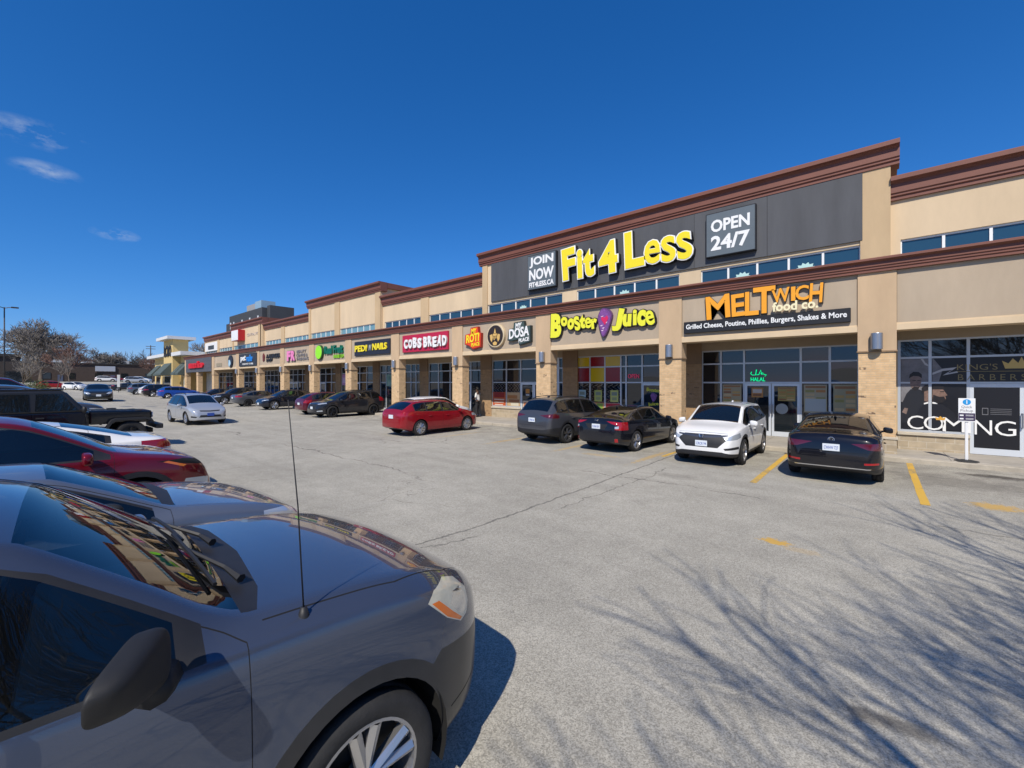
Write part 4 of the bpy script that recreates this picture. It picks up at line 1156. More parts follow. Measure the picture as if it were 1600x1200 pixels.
def circle(cx, cz, r, n=28): return [(cx + r * math.cos(2 * math.pi * k / n), cz + r * math.sin(2 * math.pi * k / n)) for k in range(n)]
def grow(poly, d):
    n = len(poly); A = sum(poly[i][0] * poly[(i + 1) % n][1] - poly[(i + 1) % n][0] * poly[i][1] for i in range(n))
    s = 1 if A > 0 else -1; out = []
    for i in range(n):
        p0, p1, p2 = Vector(poly[i - 1]), Vector(poly[i]), Vector(poly[(i + 1) % n])
        e1, e2 = (p1 - p0), (p2 - p1)
        if e1.length < 1e-6 or e2.length < 1e-6: out.append(tuple(p1)); continue
        e1.normalize(); e2.normalize()
        n1, n2 = Vector((e1.y, -e1.x)) * s, Vector((e2.y, -e2.x)) * s
        k = (n1 + n2)
        if k.length < 1e-3: out.append(tuple(p1)); continue
        k = k / max(.5, k.dot(n1)) * d
        out.append(tuple(p1 + k))
    return out

M_tintfar = glass("car_glass_dark", (.006, .009, .012), rough=.015)
M_tint = glass("car_glass_tinted", (.006, .009, .012), clear=.5, rough=.012)
M_screen = glass("car_windscreen", (.012, .018, .022), clear=.55, rough=.012)
M_seatc = mat("car_seat_grey", (.045, .045, .047), rough=.95)
M_rubber = mat("tyre_rubber", (.018, .018, .019), rough=.85, vary=.3, vscale=14, bump=.25, bscale=90)
M_blackp = mat("black_plastic_trim", (.016, .016, .018), rough=.55, vary=.25, vscale=8)
M_well = mat("wheel_well_black", (.004, .004, .004), rough=.95)
M_alloy = mat("alloy_silver", (.52, .52, .53), rough=.28, metal=.85)
M_alloyd = mat("alloy_black", (.022, .022, .024), rough=.3, metal=.5)
M_disc = mat("brake_dark", (.05, .048, .045), rough=.5, metal=.5)
M_lamp = mat("headlamp_lens", (.50, .54, .58), rough=.10, metal=.35, coat=1)
M_tail = mat("tail_lamp_red", (.33, .006, .01), rough=.12, coat=1)
M_taild = mat("tail_lamp_dark", (.09, .006, .012), rough=.12, coat=1)
M_amber = mat("indicator_amber", (.75, .17, .01), rough=.2, coat=1)
M_chrome = mat("chrome", (.75, .76, .78), rough=.12, metal=1)
M_plate = mat("plate_white", (.66, .71, .76), rough=.4)
M_plateblue = mat("plate_blue", (.03, .08, .36), rough=.4)
M_seam = mat("panel_gap", (.004, .004, .005), rough=.9)
M_cabin = mat("cabin_dark", (.012, .012, .013), rough=.9)

def body_fns(S):
    top0, sh_, plan_, bot_ = pchip(S['top']), pchip(S['sh']), pchip(S['plan']), pchip(S['bot'])
    spans = []
    for k in ('ws', 'rg'):
        a, b = sorted(S[k]); a += .03; b -= .03
        spans.append((a, b, top0(a), top0(b)))
    def top_(x):                                    # the two screens run straight with a slight bow
        for a, b, za, zb in spans:
            if a < x < b:
                u = (x - a) / (b - a)
                return za + (zb - za) * u + .05 * abs(b - a) * u * (1 - u)
        return top0(x)
    H = S['H']; rw = S['rw']; W = S['W']
    def sec(x):
        w = plan_(x) * W; zt = top_(x); zs = min(sh_(x), zt - .012); zb = min(bot_(x), zs - .08)
        t = max(0, min(1, (zt - zs - .07) / (H - zs - .07))); ts = t
        kE = min(1, t * 5)
        yE = (.80 * w) * (1 - ts) + (min(rw, w * .9)) * ts
        zE = (zs + .78 * (zt - zs)) * (1 - kE) + (zt - S.get('crown', .055)) * kE
        return w, zb, zs, zt, yE, zE, t
    return sec

def shell(S, n=64, ms=4):
    L = S['L']; sec = body_fns(S)
    bm = NB(); layer = bm.faces.layers.int.new('part')
    xs = []
    for i in range(n + 1):
        u = i / n
        c = -math.cos(math.pi * u)
        xs.append(L / 2 * (.55 * c + .45 * (2 * u - 1)))
    rings = []
    for x in xs:
        w, zb, zs, zt, yE, zE, t = sec(x)
        h = zs - zb
        P = [(0, zb), (.80 * w, zb), (.945 * w, zb + .05 * h), (.985 * w, zb + .24 * h), (.998 * w, zb + .50 * h), (.990 * w, zb + .78 * h), (S.get('shw', .955) * w, zs),
             (S.get('shw', .955) * w + (yE - S.get('shw', .955) * w) * .5 + .018 * t, zs + (zE - zs) * (.5 if t > .15 else .62)), (yE, zE), (yE * .58, zt - (zt - zE) * .28), (0, zt)]
        out = []
        m = len(P)
        for i in range(m - 1):
            if i >= m - 3:                                  # roof, bonnet and screens: one clean crown
                for k in range(ms):
                    y = yE * (1 - ((i - (m - 3)) + k / ms) / 2)
                    out.append((y, zt - (zt - zE) * (y / yE) ** 2))
                continue
            p0, p1, p2, p3 = P[max(i - 1, 0)], P[i], P[i + 1], P[min(i + 2, m - 1)]
            if i == m - 2: p3 = (-P[m - 2][0], P[m - 2][1])
            for k in range(ms):
                u = k / ms
                ten = .5 if i not in (0, 1) else .15
                def cr(a0, a1, a2, a3):
                    m1, m2 = ten * (a2 - a0), ten * (a3 - a1)
                    m1 = max(-1.2 * abs(a2 - a1), min(1.2 * abs(a2 - a1), m1)); m2 = max(-1.2 * abs(a2 - a1), min(1.2 * abs(a2 - a1), m2))
                    return (2 * u ** 3 - 3 * u * u + 1) * a1 + (u ** 3 - 2 * u * u + u) * m1 + (-2 * u ** 3 + 3 * u * u) * a2 + (u ** 3 - u * u) * m2
                out.append((cr(p0[0], p1[0], p2[0], p3[0]), cr(p0[1], p1[1], p2[1], p3[1])))
        out.append(P[-1])
        left = [bm.verts.new((x, y, z)) for y, z in out]
        right = [left[0]] + [bm.verts.new((x, -y, z)) for y, z in out[1:-1]] + [left[-1]]
        rings.append((left, right))
    for (l0, r0), (l1, r1) in zip(rings, rings[1:]):
        for i in range(len(l0) - 1):
            bm.faces.new((l0[i], l0[i + 1], l1[i + 1], l1[i]))
            bm.faces.new((r0[i + 1], r0[i], r1[i], r1[i + 1]))
    for (l, r), flip in ((rings[0], False), (rings[-1], True)):
        for i in range(len(l) - 1):
            q = [l[i], l[i + 1], r[i + 1], r[i]]
            q = [v for k, v in enumerate(q) if v not in q[:k]]
            if len(q) > 2: bm.faces.new(q if flip else q[::-1])
    bmesh.ops.recalc_face_normals(bm, faces=list(bm.faces))
    return bm, layer, sec

def cabin_poly(sec, xa, xb, lo=.03, up=.06, n=14, min_h=.045):
    """outline of a side window between two stations: sill below, roof rail above"""
    low, upp = [], []
    for i in range(n + 1):
        x = xa + (xb - xa) * i / n
        w, zb, zs, zt, yE, zE, t = sec(x)
        a, b = zs + lo, zE - up
        if b - a >= min_h: low.append((x, a)); upp.append((x, b))
    if len(low) < 2: return None
    return low + upp[::-1]

S_WK = {'near_suv': 1.35}
def name_of(o): return o.name
def wheel(parent, x, y, R_, width, style, side, detail=True, rim_mat=None, spokes=5, rim_r=.69):
    """tyre (the part) with its rim, hub and spokes (sub-part)"""
    o = side
    hw = width / 2
    bm = NB()
    prof = [(R_ * rim_r, -hw * .82), (R_ * (rim_r + .06), -hw * .95), (R_ * .86, -hw), (R_ * .95, -hw * .90), (R_ * .985, -hw * .72), (R_ * .99, -hw * .40), (R_ * .965, -hw * .36), (R_ * .965, -hw * .30), (R_, -hw * .26), (R_, hw * .26), (R_ * .965, hw * .30), (R_ * .965, hw * .36), (R_ * .99, hw * .40), (R_ * .985, hw * .72), (R_ * .95, hw * .9), (R_ * .86, hw), (R_ * (rim_r + .045), hw * .93), (R_ * (rim_r + .065), hw * .985), (R_ * (rim_r + .085), hw * .965), (R_ * rim_r, hw * .82)]
    lathe(bm, prof, seg=40 if detail else 20, c=(x, y, R_))
    bmesh.ops.recalc_face_normals(bm, faces=list(bm.faces))
    ty = obj("wheel", bm, M_rubber, parent, world=False, smooth=True)
    bm = NB(); yo = y + o * hw * .80
    r0 = R_ * rim_r
    lathe(bm, [(r0 * 1.005, yo - o * .03), (r0 * 1.03, yo + o * .006), (r0 * .97, yo + o * .008), (r0 * .93, yo - o * .02), (r0 * .90, yo - o * .10)], seg=36 if detail else 18, c=(x, 0, R_))
    lathe(bm, [(0, yo - o * .012), (r0 * .16, yo - o * .012), (r0 * .2, yo - o * .03), (r0 * .2, yo - o * .09)], seg=16, c=(x, 0, R_))
    for k in range(spokes):
        a = 2 * math.pi * (k + .25) / spokes
        for sgn in ((-1, 1) if style == 'split' else (0,)):
            aa = a + sgn * .21 * (5 / spokes)
            da = a + sgn * .05
            r_in, r_out = r0 * .14, r0 * .95
            wi, wo = r0 * (.10 if style == 'split' else .13), r0 * (.085 if style == 'split' else .155) * S_WK.get(name_of(parent), 1.0)
            p_in = Vector((math.cos(da), math.sin(da))) * r_in; p_out = Vector((math.cos(aa), math.sin(aa))) * r_out
            dn = (p_out - p_in).normalized(); nn = Vector((-dn.y, dn.x))
            c4 = [p_in + nn * wi, p_in - nn * wi, p_out - nn * wo, p_out + nn * wo]
            f_, b_ = [], []
            for q, (p, dep) in enumerate(zip(c4, (.012, .012, .002, .002))):
                f_.append(bm.verts.new((x + p.x, yo - o * dep, R_ + p.y))); b_.append(bm.verts.new((x + p.x, yo - o * (dep + .035), R_ + p.y)))
            mid = [bm.verts.new((x + (p_in.x), yo + o * .008, R_ + p_in.y)), bm.verts.new((x + p_out.x, yo + o * .014, R_ + p_out.y))]
            bm.faces.new((f_[1], mid[0], mid[1], f_[2])); bm.faces.new((mid[0], f_[0], f_[3], mid[1]))
            for i in range(4):
                j = (i + 1) % 4
                bm.faces.new((f_[i], f_[j], b_[j], b_[i]))
    bmesh.ops.recalc_face_normals(bm, faces=list(bm.faces))
    rim = obj("rim", bm, rim_mat or M_alloy, ty, world=False)
    bm = NB(); lathe(bm, [(0, yo - o * .105), (r0 * .98, yo - o * .105)], seg=20, c=(x, 0, R_)); bmesh.ops.recalc_face_normals(bm, faces=list(bm.faces))
    bm2 = NB(); lathe(bm2, [(0, yo + o * .012), (r0 * .10, yo + o * .012), (r0 * .12, yo - o * .01)], seg=16, c=(x, 0, R_)); bmesh.ops.recalc_face_normals(bm2, faces=list(bm2.faces))
    obj("hub_cap", bm2, M_blackp, ty, world=False)
    obj("brake_disc", bm, M_disc, ty, world=False)
    return ty

def well(parent, x, R_, yw, side, ra):
    """black inner arch behind a wheel opening"""
    bm = NB(); n_ = 20; y0, y1 = side * yw, side * (yw - .42)
    A, B = [], []
    for k in range(n_ + 1):
        a = math.pi * (-.12 + 1.24 * k / n_)
        A.append(bm.verts.new((x + ra * math.cos(a), y0, R_ + ra * math.sin(a)))); B.append(bm.verts.new((x + ra * math.cos(a), y1, R_ + ra * math.sin(a))))
    for k in range(n_): bm.faces.new((A[k], A[k + 1], B[k + 1], B[k]))
    bm.faces.new(B)
    return obj("wheel_well", bm, M_well, parent, world=False)

def build_car(S, name, label, loc, rz, color, group=None, detail=2):
    """S: body numbers. detail 2 near, 1 middle, 0 far"""
    t = thing(name, label, S.get('cat', 'car'), loc, rz, group)
    n, ms = ((88, 5), (56, 4), (30, 2))[2 - detail] if 'n' not in S else S['n']
    bm, ly, sec = shell(S, n, ms)
    L, W, H = S['L'], S['W'], S['H']
    nl_ = bm.verts.layers.float_vector.new('nrm')
    bm.normal_update()
    for v in bm.verts: v[nl_] = v.normal
    if not detail: S.setdefault('glass', M_tintfar); S.setdefault('glassf', M_tintfar)
    labs = {0: ('body', color)}
    def lab(nm, m):
        k = len(labs); labs[k] = (nm, m); return k
    f2 = L / 2
    wx = S['wheels']; R_ = S['R']; ra = R_ + S.get('gap', .05)
    side = lambda s: (lambda f: f.normal.y * s > .12 and f.calc_center_median().y * s > W * .35)
    for s in (1, -1):
        sd = side(s)
        if S.get('clad'):
            k = lab('side_cladding', M_blackp)
            cut(bm, ly, [(-f2, .05), (f2, .05), (f2, S['clad']), (-f2, S['clad'])], (0, 2), lambda f: f.calc_center_median().y * s > .0 and abs(f.calc_center_median().x) < f2 - .75, k)
            for x in wx:
                cut(bm, ly, circle(x, R_, ra + .075), (0, 2), sd, k)
        if detail:
            g = .006 if detail == 1 else S.get('seam', .0045)
            for di, dpoly in enumerate(S['doors']):
                ks = lab('door_gap', M_seam); cut(bm, ly, grow(dpoly, g), (0, 2), sd, ks)
                kd = lab('door', color); cut(bm, ly, dpoly, (0, 2), sd, kd)
                if S.get('clad'):
                    kc = lab('side_cladding', M_blackp)
                    cut(bm, ly, [(dpoly[0][0] - .5, .05), (dpoly[0][0] + 1.6, .05), (dpoly[0][0] + 1.6, S['clad']), (dpoly[0][0] - .5, S['clad'])], (0, 2), lambda f: f[ly] in (kd,) and f.calc_center_median().y * s > 0, kc)
        for x in wx:
            kx = lab('_hole', None)
            cut(bm, ly, circle(x, R_, ra), (0, 2), lambda f: f.calc_center_median().y * s > W * .35 or (f.calc_center_median().y * s > W * .3 and f.calc_center_median().z < R_ * 1.2), kx)
        if 'frame' in S:
            p = cabin_poly(sec, S['frame'][0], S['frame'][1], lo=S.get('wlo', .03) - .022, up=.036, min_h=.03)
            if p: cut(bm, ly, p, (0, 2), sd, lab('window_trim', S.get('trim', M_blackp)))
        for (xa, xb) in S['win']:
            p = cabin_poly(sec, xa, xb, lo=S.get('wlo', .03), up=S.get('wup', .055))
            if p: cut(bm, ly, p, (0, 2), sd, lab('side_window', S.get('glass', M_tint)))
    # screen glasses
    fr = lambda f: f.normal.x > .12 and f.normal.z > .05 and f.calc_center_median().z > S['zbelt']
    def band(x0, x1, sgn, cond, nm, m, inset=.05):
        n_ = 8; Lp, Rp = [], []
        for i in range(n_ + 1):
            x = x0 + (x1 - x0) * i / n_
            w, zb, zs, zt, yE, zE, tt = sec(x)
            Lp.append((x, max(.2, yE - inset))); Rp.append((x, -max(.2, yE - inset)))
        cut(bm, ly, Lp + Rp[::-1], (0, 1), cond, lab(nm, m))
    topc = lambda f: f.calc_center_median().z > S['zbelt'] and f.normal.z > .03
    band(S['ws'][0], S['ws'][1], 1, lambda f: topc(f) and f.normal.x > .1, 'windscreen', S.get('glassf', M_screen))
    band(S['rg'][0], S['rg'][1], -1, lambda f: topc(f) and f.normal.x < -.1, 'rear_window', S.get('glass', M_tint))
    if 'roofglass' in S: band(S['roofglass'][0], S['roofglass'][1], 1, topc, 'sunroof', M_tint, .12)
    # extra cuts: (name, material, view, polygon, mirror?, xmin, xmax)
    for (nm, m, view, poly, mir, xa, xb) in S['cuts'] if detail else S['cuts'][:S.get('farcuts', 6)]:
        for s in ((1, -1) if mir else (1,)):
            if view == 'side':
                cut(bm, ly, poly, (0, 2), lambda f: f.calc_center_median().y * s > .05 and xa < f.calc_center_median().x < xb, lab(nm, m))
            elif view == 'top':
                cut(bm, ly, [(x, y * s) for x, y in poly], (0, 1), lambda f: f.normal.z > .2 and xa < f.calc_center_median().x < xb and f.calc_center_median().z > .5, lab(nm, m))
            else:
                sg = 1 if view == 'front' else -1
                cut(bm, ly, [(y * s, z) for y, z in poly], (1, 2), lambda f: xa < f.calc_center_median().x < xb and (f.normal.x * sg > .02 or abs(f.normal.y) > .5), lab(nm, m))
    bm.normal_update()
    groups = {}
    for f in bm.faces: groups.setdefault(f[ly], []).append(f)
    for k, fs in groups.items():
        nm, m = labs[k]
        if nm == '_hole': continue
        vs = {}; co = []; nr_ = []; polys = []
        for f in fs:
            idx = []
            for v in f.verts:
                if v not in vs:
                    vs[v] = len(co); co.append(v.co[:]); nr_.append(v[nl_].normalized()[:] if v[nl_].length > .1 else v.normal[:])
                idx.append(vs[v])
            polys.append(idx)
        me = bpy.data.meshes.new(nm); me.from_pydata(co, [], polys)
        for p in me.polygons: p.use_smooth = True
        me.normals_split_custom_set_from_vertices(nr_)
        me.materials.append(m)
        o = bpy.data.objects.new(nm, me); C.objects.link(o); o.parent = t
    bm.free()
    # wheels
    wplan = pchip(S['plan'])
    for x in wx:
        for s in (1, -1):
            yw = wplan(x) * W
            wheel(t, x, s * (yw - S['tw'] / 2 - .012), R_, S['tw'], S.get('rimstyle', 'split'), s, detail > 0, S.get('rim'), S.get('spokes', 5))
            if detail: well(t, x, R_, yw - .03, s, ra + .012)
    if detail and 'clear_car_glass' not in S.get('glass', M_tint).name:
        zf_ = S['zbelt']
        obj("cabin_floor", BX(-f2 * .62, S['ws'][0] - .12, -W * .80, W * .80, .60, zf_ - .32), M_cabin, t, world=False)
        obj("dashboard", BX(S['ws'][0] - .42, S['ws'][0] - .10, -W * .74, W * .74, zf_ - .31, zf_ - .01, bev=.05), M_cabin, t, world=False)
        xs_ = S['ws'][1] - .42
        for yy in (W * .40, -W * .40):
            st = obj("seat", BX(xs_ - .2, xs_ + .3, yy - .23, yy + .23, zf_ - .30, zf_ - .14, bev=.05), M_seatc, t, world=False)
            bm = BX(-.09, .07, yy - .22, yy + .22, 0, .48, bev=.05); bmesh.ops.rotate(bm, verts=bm.verts, cent=(0, 0, 0), matrix=Matrix.Rotation(R(-16), 3, 'Y')); bmesh.ops.translate(bm, verts=bm.verts, vec=(xs_ - .22, 0, zf_ - .22)); obj("seat_back", bm, M_seatc, st, world=False)
            obj("headrest", BX(xs_ - .44, xs_ - .34, yy - .12, yy + .12, zf_ + .26, zf_ + .42, bev=.035), M_seatc, st, world=False)
        st = obj("rear_bench", BX(xs_ - 1.1, xs_ - .65, -W * .68, W * .68, zf_ - .30, zf_ - .12, bev=.05), M_seatc, t, world=False)
        bm = BX(-.09, .07, -W * .68, W * .68, 0, .44, bev=.05); bmesh.ops.rotate(bm, verts=bm.verts, cent=(0, 0, 0), matrix=Matrix.Rotation(R(-18), 3, 'Y')); bmesh.ops.translate(bm, verts=bm.verts, vec=(xs_ - 1.10, 0, zf_ - .22)); obj("bench_back", bm, M_seatc, st, world=False)
    # dark floor so nothing shows through the arches
    bm = NB(); box(bm, -f2 * .8, f2 * .8, -W * .55, W * .55, .22, .6); obj("underbody", bm, M_well, t, world=False)
    if detail or S.get('mirrors'):
        for s in (1, -1):
            xm, zm = S['mirror']
            w = wplan(xm) * W * .955
            bm = NB(); bmesh.ops.create_icosphere(bm, subdivisions=3, radius=1)
            for v in bm.verts:
                c = v.co; q = Vector([abs(a) ** .62 * (1 if a > 0 else -1) for a in c])
                v.co = (xm + q.x * .075 * (1 if q.x > 0 else .45), s * (w + .125) + q.y * .10, zm + q.z * .075 - (.015 * s * q.y))
            tube(bm, [(xm + .02, s * (w - .03), zm - .05), (xm + .01, s * (w + .06), zm - .03)], .028, 6)
            obj("door_mirror", bm, S.get('mirmat', color), t, world=False, smooth=True)
    if detail and S.get('handles'):
        for s in (1, -1):
            for (hx, hz) in S['handles']:
                w = wplan(hx) * W * .995
                bm = NB(); tube(bm, [(hx - .09, s * (w - .012), hz), (hx - .06, s * (w + .02), hz), (hx + .06, s * (w + .02), hz), (hx + .09, s * (w - .012), hz)], [.009, .013, .013, .009], 6)
                obj("door_handle", bm, S.get('hmat', color), t, world=False, smooth=True)
    for (end, z, txt, blue) in S.get('plates', ()):
        xe = end * (S.get('platex', f2) if end > 0 else S.get('platexr', f2))
        bm = NB(); box(bm, xe - .006 if end > 0 else xe - .012, xe + .012 if end > 0 else xe + .006, -.15, .15, z - .075, z + .075)
        p = obj("licence_plate", bm, M_plateblue if blue else M_plate, t, world=False)
        if txt and detail:
            b2 = text_bm(txt, .25, .07, .002, .006)
            for v in b2.verts: v.co = ((xe + .0125 - v.co.y) if end > 0 else (xe - .0125 + v.co.y), (v.co.x if end > 0 else -v.co.x), z - .005 + v.co.z)
            obj("plate_lettering", b2, M_plate if blue else M_plateblue, p, world=False)
    for (end, y, z, kind_) in S.get('badges', ()):
        xe = end * S['badgex'][end]
        bm = NB()
        if kind_ == 'ring':
            for k in range(24):
                pass
            pts = [(xe, .055 * math.cos(a), z + .055 * math.sin(a)) for a in [2 * math.pi * k / 20 for k in range(21)]]
            tube(bm, pts, .007, 5, cap=False)
            tube(bm, [(xe, -.035, z + .038), (xe, -.014, z - .04), (xe, 0, z - .005), (xe, .014, z - .04), (xe, .035, z + .038)], .006, 4)
            tube(bm, [(xe, -.018, z + .048), (xe, 0, z + .008), (xe, .018, z + .048)], .006, 4)
        else:
            tube(bm, [(xe, -.045, z + .035), (xe, -.03, z - .035)], .009, 4); tube(bm, [(xe, .045, z + .035), (xe, .03, z - .035)], .009, 4); tube(bm, [(xe, -.035, z), (xe, .035, z)], .009, 4)
            tube(bm, [(xe, -.06, z + .045), (xe, -.045, z - .05), (xe, .045, z - .05), (xe, .06, z + .045), (xe, -.06, z + .045)], .005, 4)
        obj("badge", bm, M_chrome, t, world=False)
    if S.get('rails'):
        for s in (1, -1):
            pts = []
            for i in range(9):
                x = S['rails'][0] + (S['rails'][1] - S['rails'][0]) * i / 8
                w, zb, zs, zt, yE, zE, tt = sec(x)
                pts.append((x, s * (yE - .07), zE + (.03 if i in (0, 8) else .065)))
            obj("roof_rail", tube(NB(), pts, .016, 6), S.get('railmat', M_blackp), t, world=False, smooth=True)
    if S.get('fin'):
        x = S['fin']; zt = sec(x)[3]
        bm = NB(); bmesh.ops.create_icosphere(bm, subdivisions=2, radius=1)
        for v in bm.verts: v.co = (x + v.co.x * .09 - .05 * v.co.z, v.co.y * .028, zt + max(-.01, v.co.z * .06))
        obj("roof_antenna", bm, color, t, world=False, smooth=True)
    return t, sec

def plan_default(L, front=.62, rear=.70):
    f = L / 2
    return [(-f, rear), (-f + .06, rear + .12), (-f + .22, .93), (-f + .7, .99), (-f + 1.4, 1.0), (f - 1.5, 1.0), (f - .85, .985), (f - .45, .94), (f - .2, .85), (f - .06, front + .1), (f, front)]
def bot_default(L, z=.2):
    f = L / 2
    return [(-f, z + .16), (-f + .25, z + .08), (-f + .7, z), (f - .7, z), (f - .2, z + .02), (f, z + .06)]
def door_polys(sec_S, xf0, xf1, xb, zb=.34):
    """front and rear door outlines from the sill to the roof rail"""
    sec = body_fns(sec_S); out = []
    for (x0, x1) in ((xf0, xf1), (xb, xf0 - .012)):
        low = [(x0 + (.0 if x0 == xf0 else .16), zb), (x1 - .08, zb), (x1 - .015, zb + .12), (x1, .62)]
        up = []
        for i in range(9):
            x = x1 + (x0 - x1) * i / 8
            w, z_b, zs, zt, yE, zE, t = sec(x)
            up.append((x, max(zs + .0, min(zE - .022, zs + 1.0)) if zE - .022 > zs else zs))
        tail = [] if x0 == xf0 else [(x0 + .02, .72), (x0 + .10, .5)]
        out.append(low + up + tail)
    return out

def SEDAN(L=4.66, W=.9, H=1.44, **k):
    f = L / 2
    S = dict(L=L, W=W, H=H, rw=.575, zbelt=.86, R=.325, tw=.215, crown=.05,
        top=[(-f, .60), (-f + .02, .86), (-f + .07, 1.02), (-f + .16, 1.085), (-f + .45, 1.115), (-f + .66, 1.13), (-f + 1.35, 1.385), (-f + 1.75, H - .015), (-f + 2.15, H), (-f + 2.55, H - .015), (-f + 2.85, H - .06), (f - 1.23, 1.035), (f - .95, .985), (f - .5, .89), (f - .2, .78), (f - .05, .66), (f, .52)],
        sh=[(-f, .58), (-f + .05, .90), (-f + .3, 1.0), (-f + 1.0, .985), (0, .945), (f - 1.2, .925), (f - .6, .84), (f - .2, .72), (f, .5)],
        plan=plan_default(L), bot=bot_default(L, .19), wheels=(f - .9, -f + 1.02), win=[(-f + .98, -f + 1.42), (-f + 1.5, -f + 2.34), (-f + 2.44, f - 1.05)], frame=(-f + .9, f - 1.0),
        ws=(f - 1.22, f - 2.02), rg=(-f + .70, -f + 1.5), mirror=(f - 1.55, .97), handles=((-f + 1.62, .80), (-f + 2.62, .78)))
    S['cuts'] = []
    S.update(k)
    S['doors'] = door_polys(S, -f + 2.39, f - 1.28, -f + 1.18)
    return S
def HATCH(L=4.34, W=.885, H=1.47, **k):
    f = L / 2
    S = dict(L=L, W=W, H=H, rw=.575, zbelt=.88, R=.325, tw=.215, crown=.05,
        top=[(-f, .56), (-f + .02, .82), (-f + .06, 1.0), (-f + .13, 1.10), (-f + .50, 1.33), (-f + .70, 1.415), (-f + 1.2, H - .012), (-f + 1.75, H), (-f + 2.2, H - .015), (-f + 2.55, H - .06), (f - 1.08, 1.045), (f - .85, .99), (f - .45, .88), (f - .18, .77), (f - .05, .65), (f, .52)],
        sh=[(-f, .54), (-f + .05, .92), (-f + .3, 1.03), (-f + 1.0, 1.0), (0, .955), (f - 1.1, .93), (f - .55, .84), (f - .2, .72), (f, .5)],
        plan=plan_default(L), bot=bot_default(L, .19), wheels=(f - .86, -f + .86), win=[(-f + .62, -f + 1.16), (-f + 1.24, -f + 2.0), (-f + 2.1, f - .92)], frame=(-f + .58, f - .88),
        ws=(f - 1.07, f - 1.85), rg=(-f + .14, -f + .62), mirror=(f - 1.4, .98), handles=((-f + 1.35, .82), (-f + 2.3, .80)))
    S['cuts'] = []
    S.update(k)
    S['doors'] = door_polys(S, -f + 2.05, f - 1.12, -f + 1.02)
    return S
def CROSS(L=4.55, W=.91, H=1.66, **k):
    f = L / 2
    S = dict(L=L, W=W, H=H, rw=.60, zbelt=1.0, R=.35, tw=.225, crown=.06, cat='SUV', clad=.36, gap=.055,
        top=[(-f, .58), (-f + .02, .86), (-f + .06, 1.06), (-f + .13, 1.18), (-f + .36, 1.45), (-f + .52, 1.575), (-f + .85, H - .03), (-f + 1.5, H), (-f + 2.1, H - .01), (-f + 2.6, H - .06), (-f + 2.85, H - .14), (f - 1.10, 1.14), (f - .88, 1.075), (f - .45, .99), (f - .18, .89), (f - .05, .76), (f, .58)],
        sh=[(-f, .56), (-f + .05, 1.0), (-f + .3, 1.12), (-f + 1.0, 1.08), (0, 1.04), (f - 1.1, 1.02), (f - .55, .95), (f - .2, .84), (f, .56)],
        plan=plan_default(L, .66, .74), bot=bot_default(L, .22), wheels=(f - .90, -f + .95), win=[(-f + .42, -f + 1.02), (-f + 1.12, -f + 1.96), (-f + 2.06, f - .98)], frame=(-f + .40, f - .93),
        ws=(f - 1.09, f - 1.86), rg=(-f + .145, -f + .50), mirror=(f - 1.42, 1.08), handles=((-f + 1.28, .92), (-f + 2.3, .90)))
    S['cuts'] = []
    S.update(k)
    S['doors'] = door_polys(S, -f + 2.01, f - 1.14, -f + 1.0)
    return S
def lights(S, head, tail, grille=None, extra=(), head_m=None, tail_m=None, back=.55):
    f = S['L'] / 2
    c = [('headlight', head_m or M_lamp, 'front', head, True, f - back, f + 1), ('tail_light', tail_m or M_tail, 'rear', tail, True, -f - 1, -f + .5)]
    if grille: c.append(('grille', M_blackp, 'front', grille, False, f - .4, f + 1))
    S['cuts'] = list(c) + list(extra)
    return S

N, P_, E_ = R(90), R(-90), R(0)      # nose towards the shops / away from them

# black sedan, nose to the kerb
P_black = paint("paint_black", (.006, .006, .009), .0, .25)
S = SEDAN(4.70, .90, 1.46, plates=((-1, .80, "CWHW 727", False),), badges=((-1, 0, .965, 'ring'),), badgex={-1: 2.305, 1: 2.3}, platexr=2.345, fin=-1.0, rimstyle='plain', hmat=P_black)
f = 2.35
lights(S, [(.45, .66), (.62, .62), (.88, .70), (.88, .80), (.6, .76)], [(.34, .90), (.84, .93), (.90, .90), (.90, .77), (.62, .79), (.44, .86)], [(-.5, .5), (.5, .5), (.5, .66), (-.5, .66)], tail_m=M_taild, extra=(
    ('bumper_reflector', M_tail, 'rear', [(.56, .47), (.80, .485), (.80, .525), (.56, .51)], True, -3, -1.8),
    ('lower_valance', M_blackp, 'rear', [(-.9, .05), (.9, .05), (.86, .40), (.6, .36), (-.6, .36), (-.86, .40)], False, -3, -1.85),
    ('chrome_strip', M_chrome, 'rear', [(-.66, .372), (.66, .372), (.68, .392), (-.68, .392)], False, -3, -1.85),
    ('boot_gap', M_seam, 'rear', [(-.62, .70), (.62, .70), (.62, .707), (-.62, .707)], False, -3, -1.9)))
build_car(S, "parked_sedan", "black sedan with dark red tail lights nose in by the barber shop column", (-.76, 13.95, 0), N, P_black)

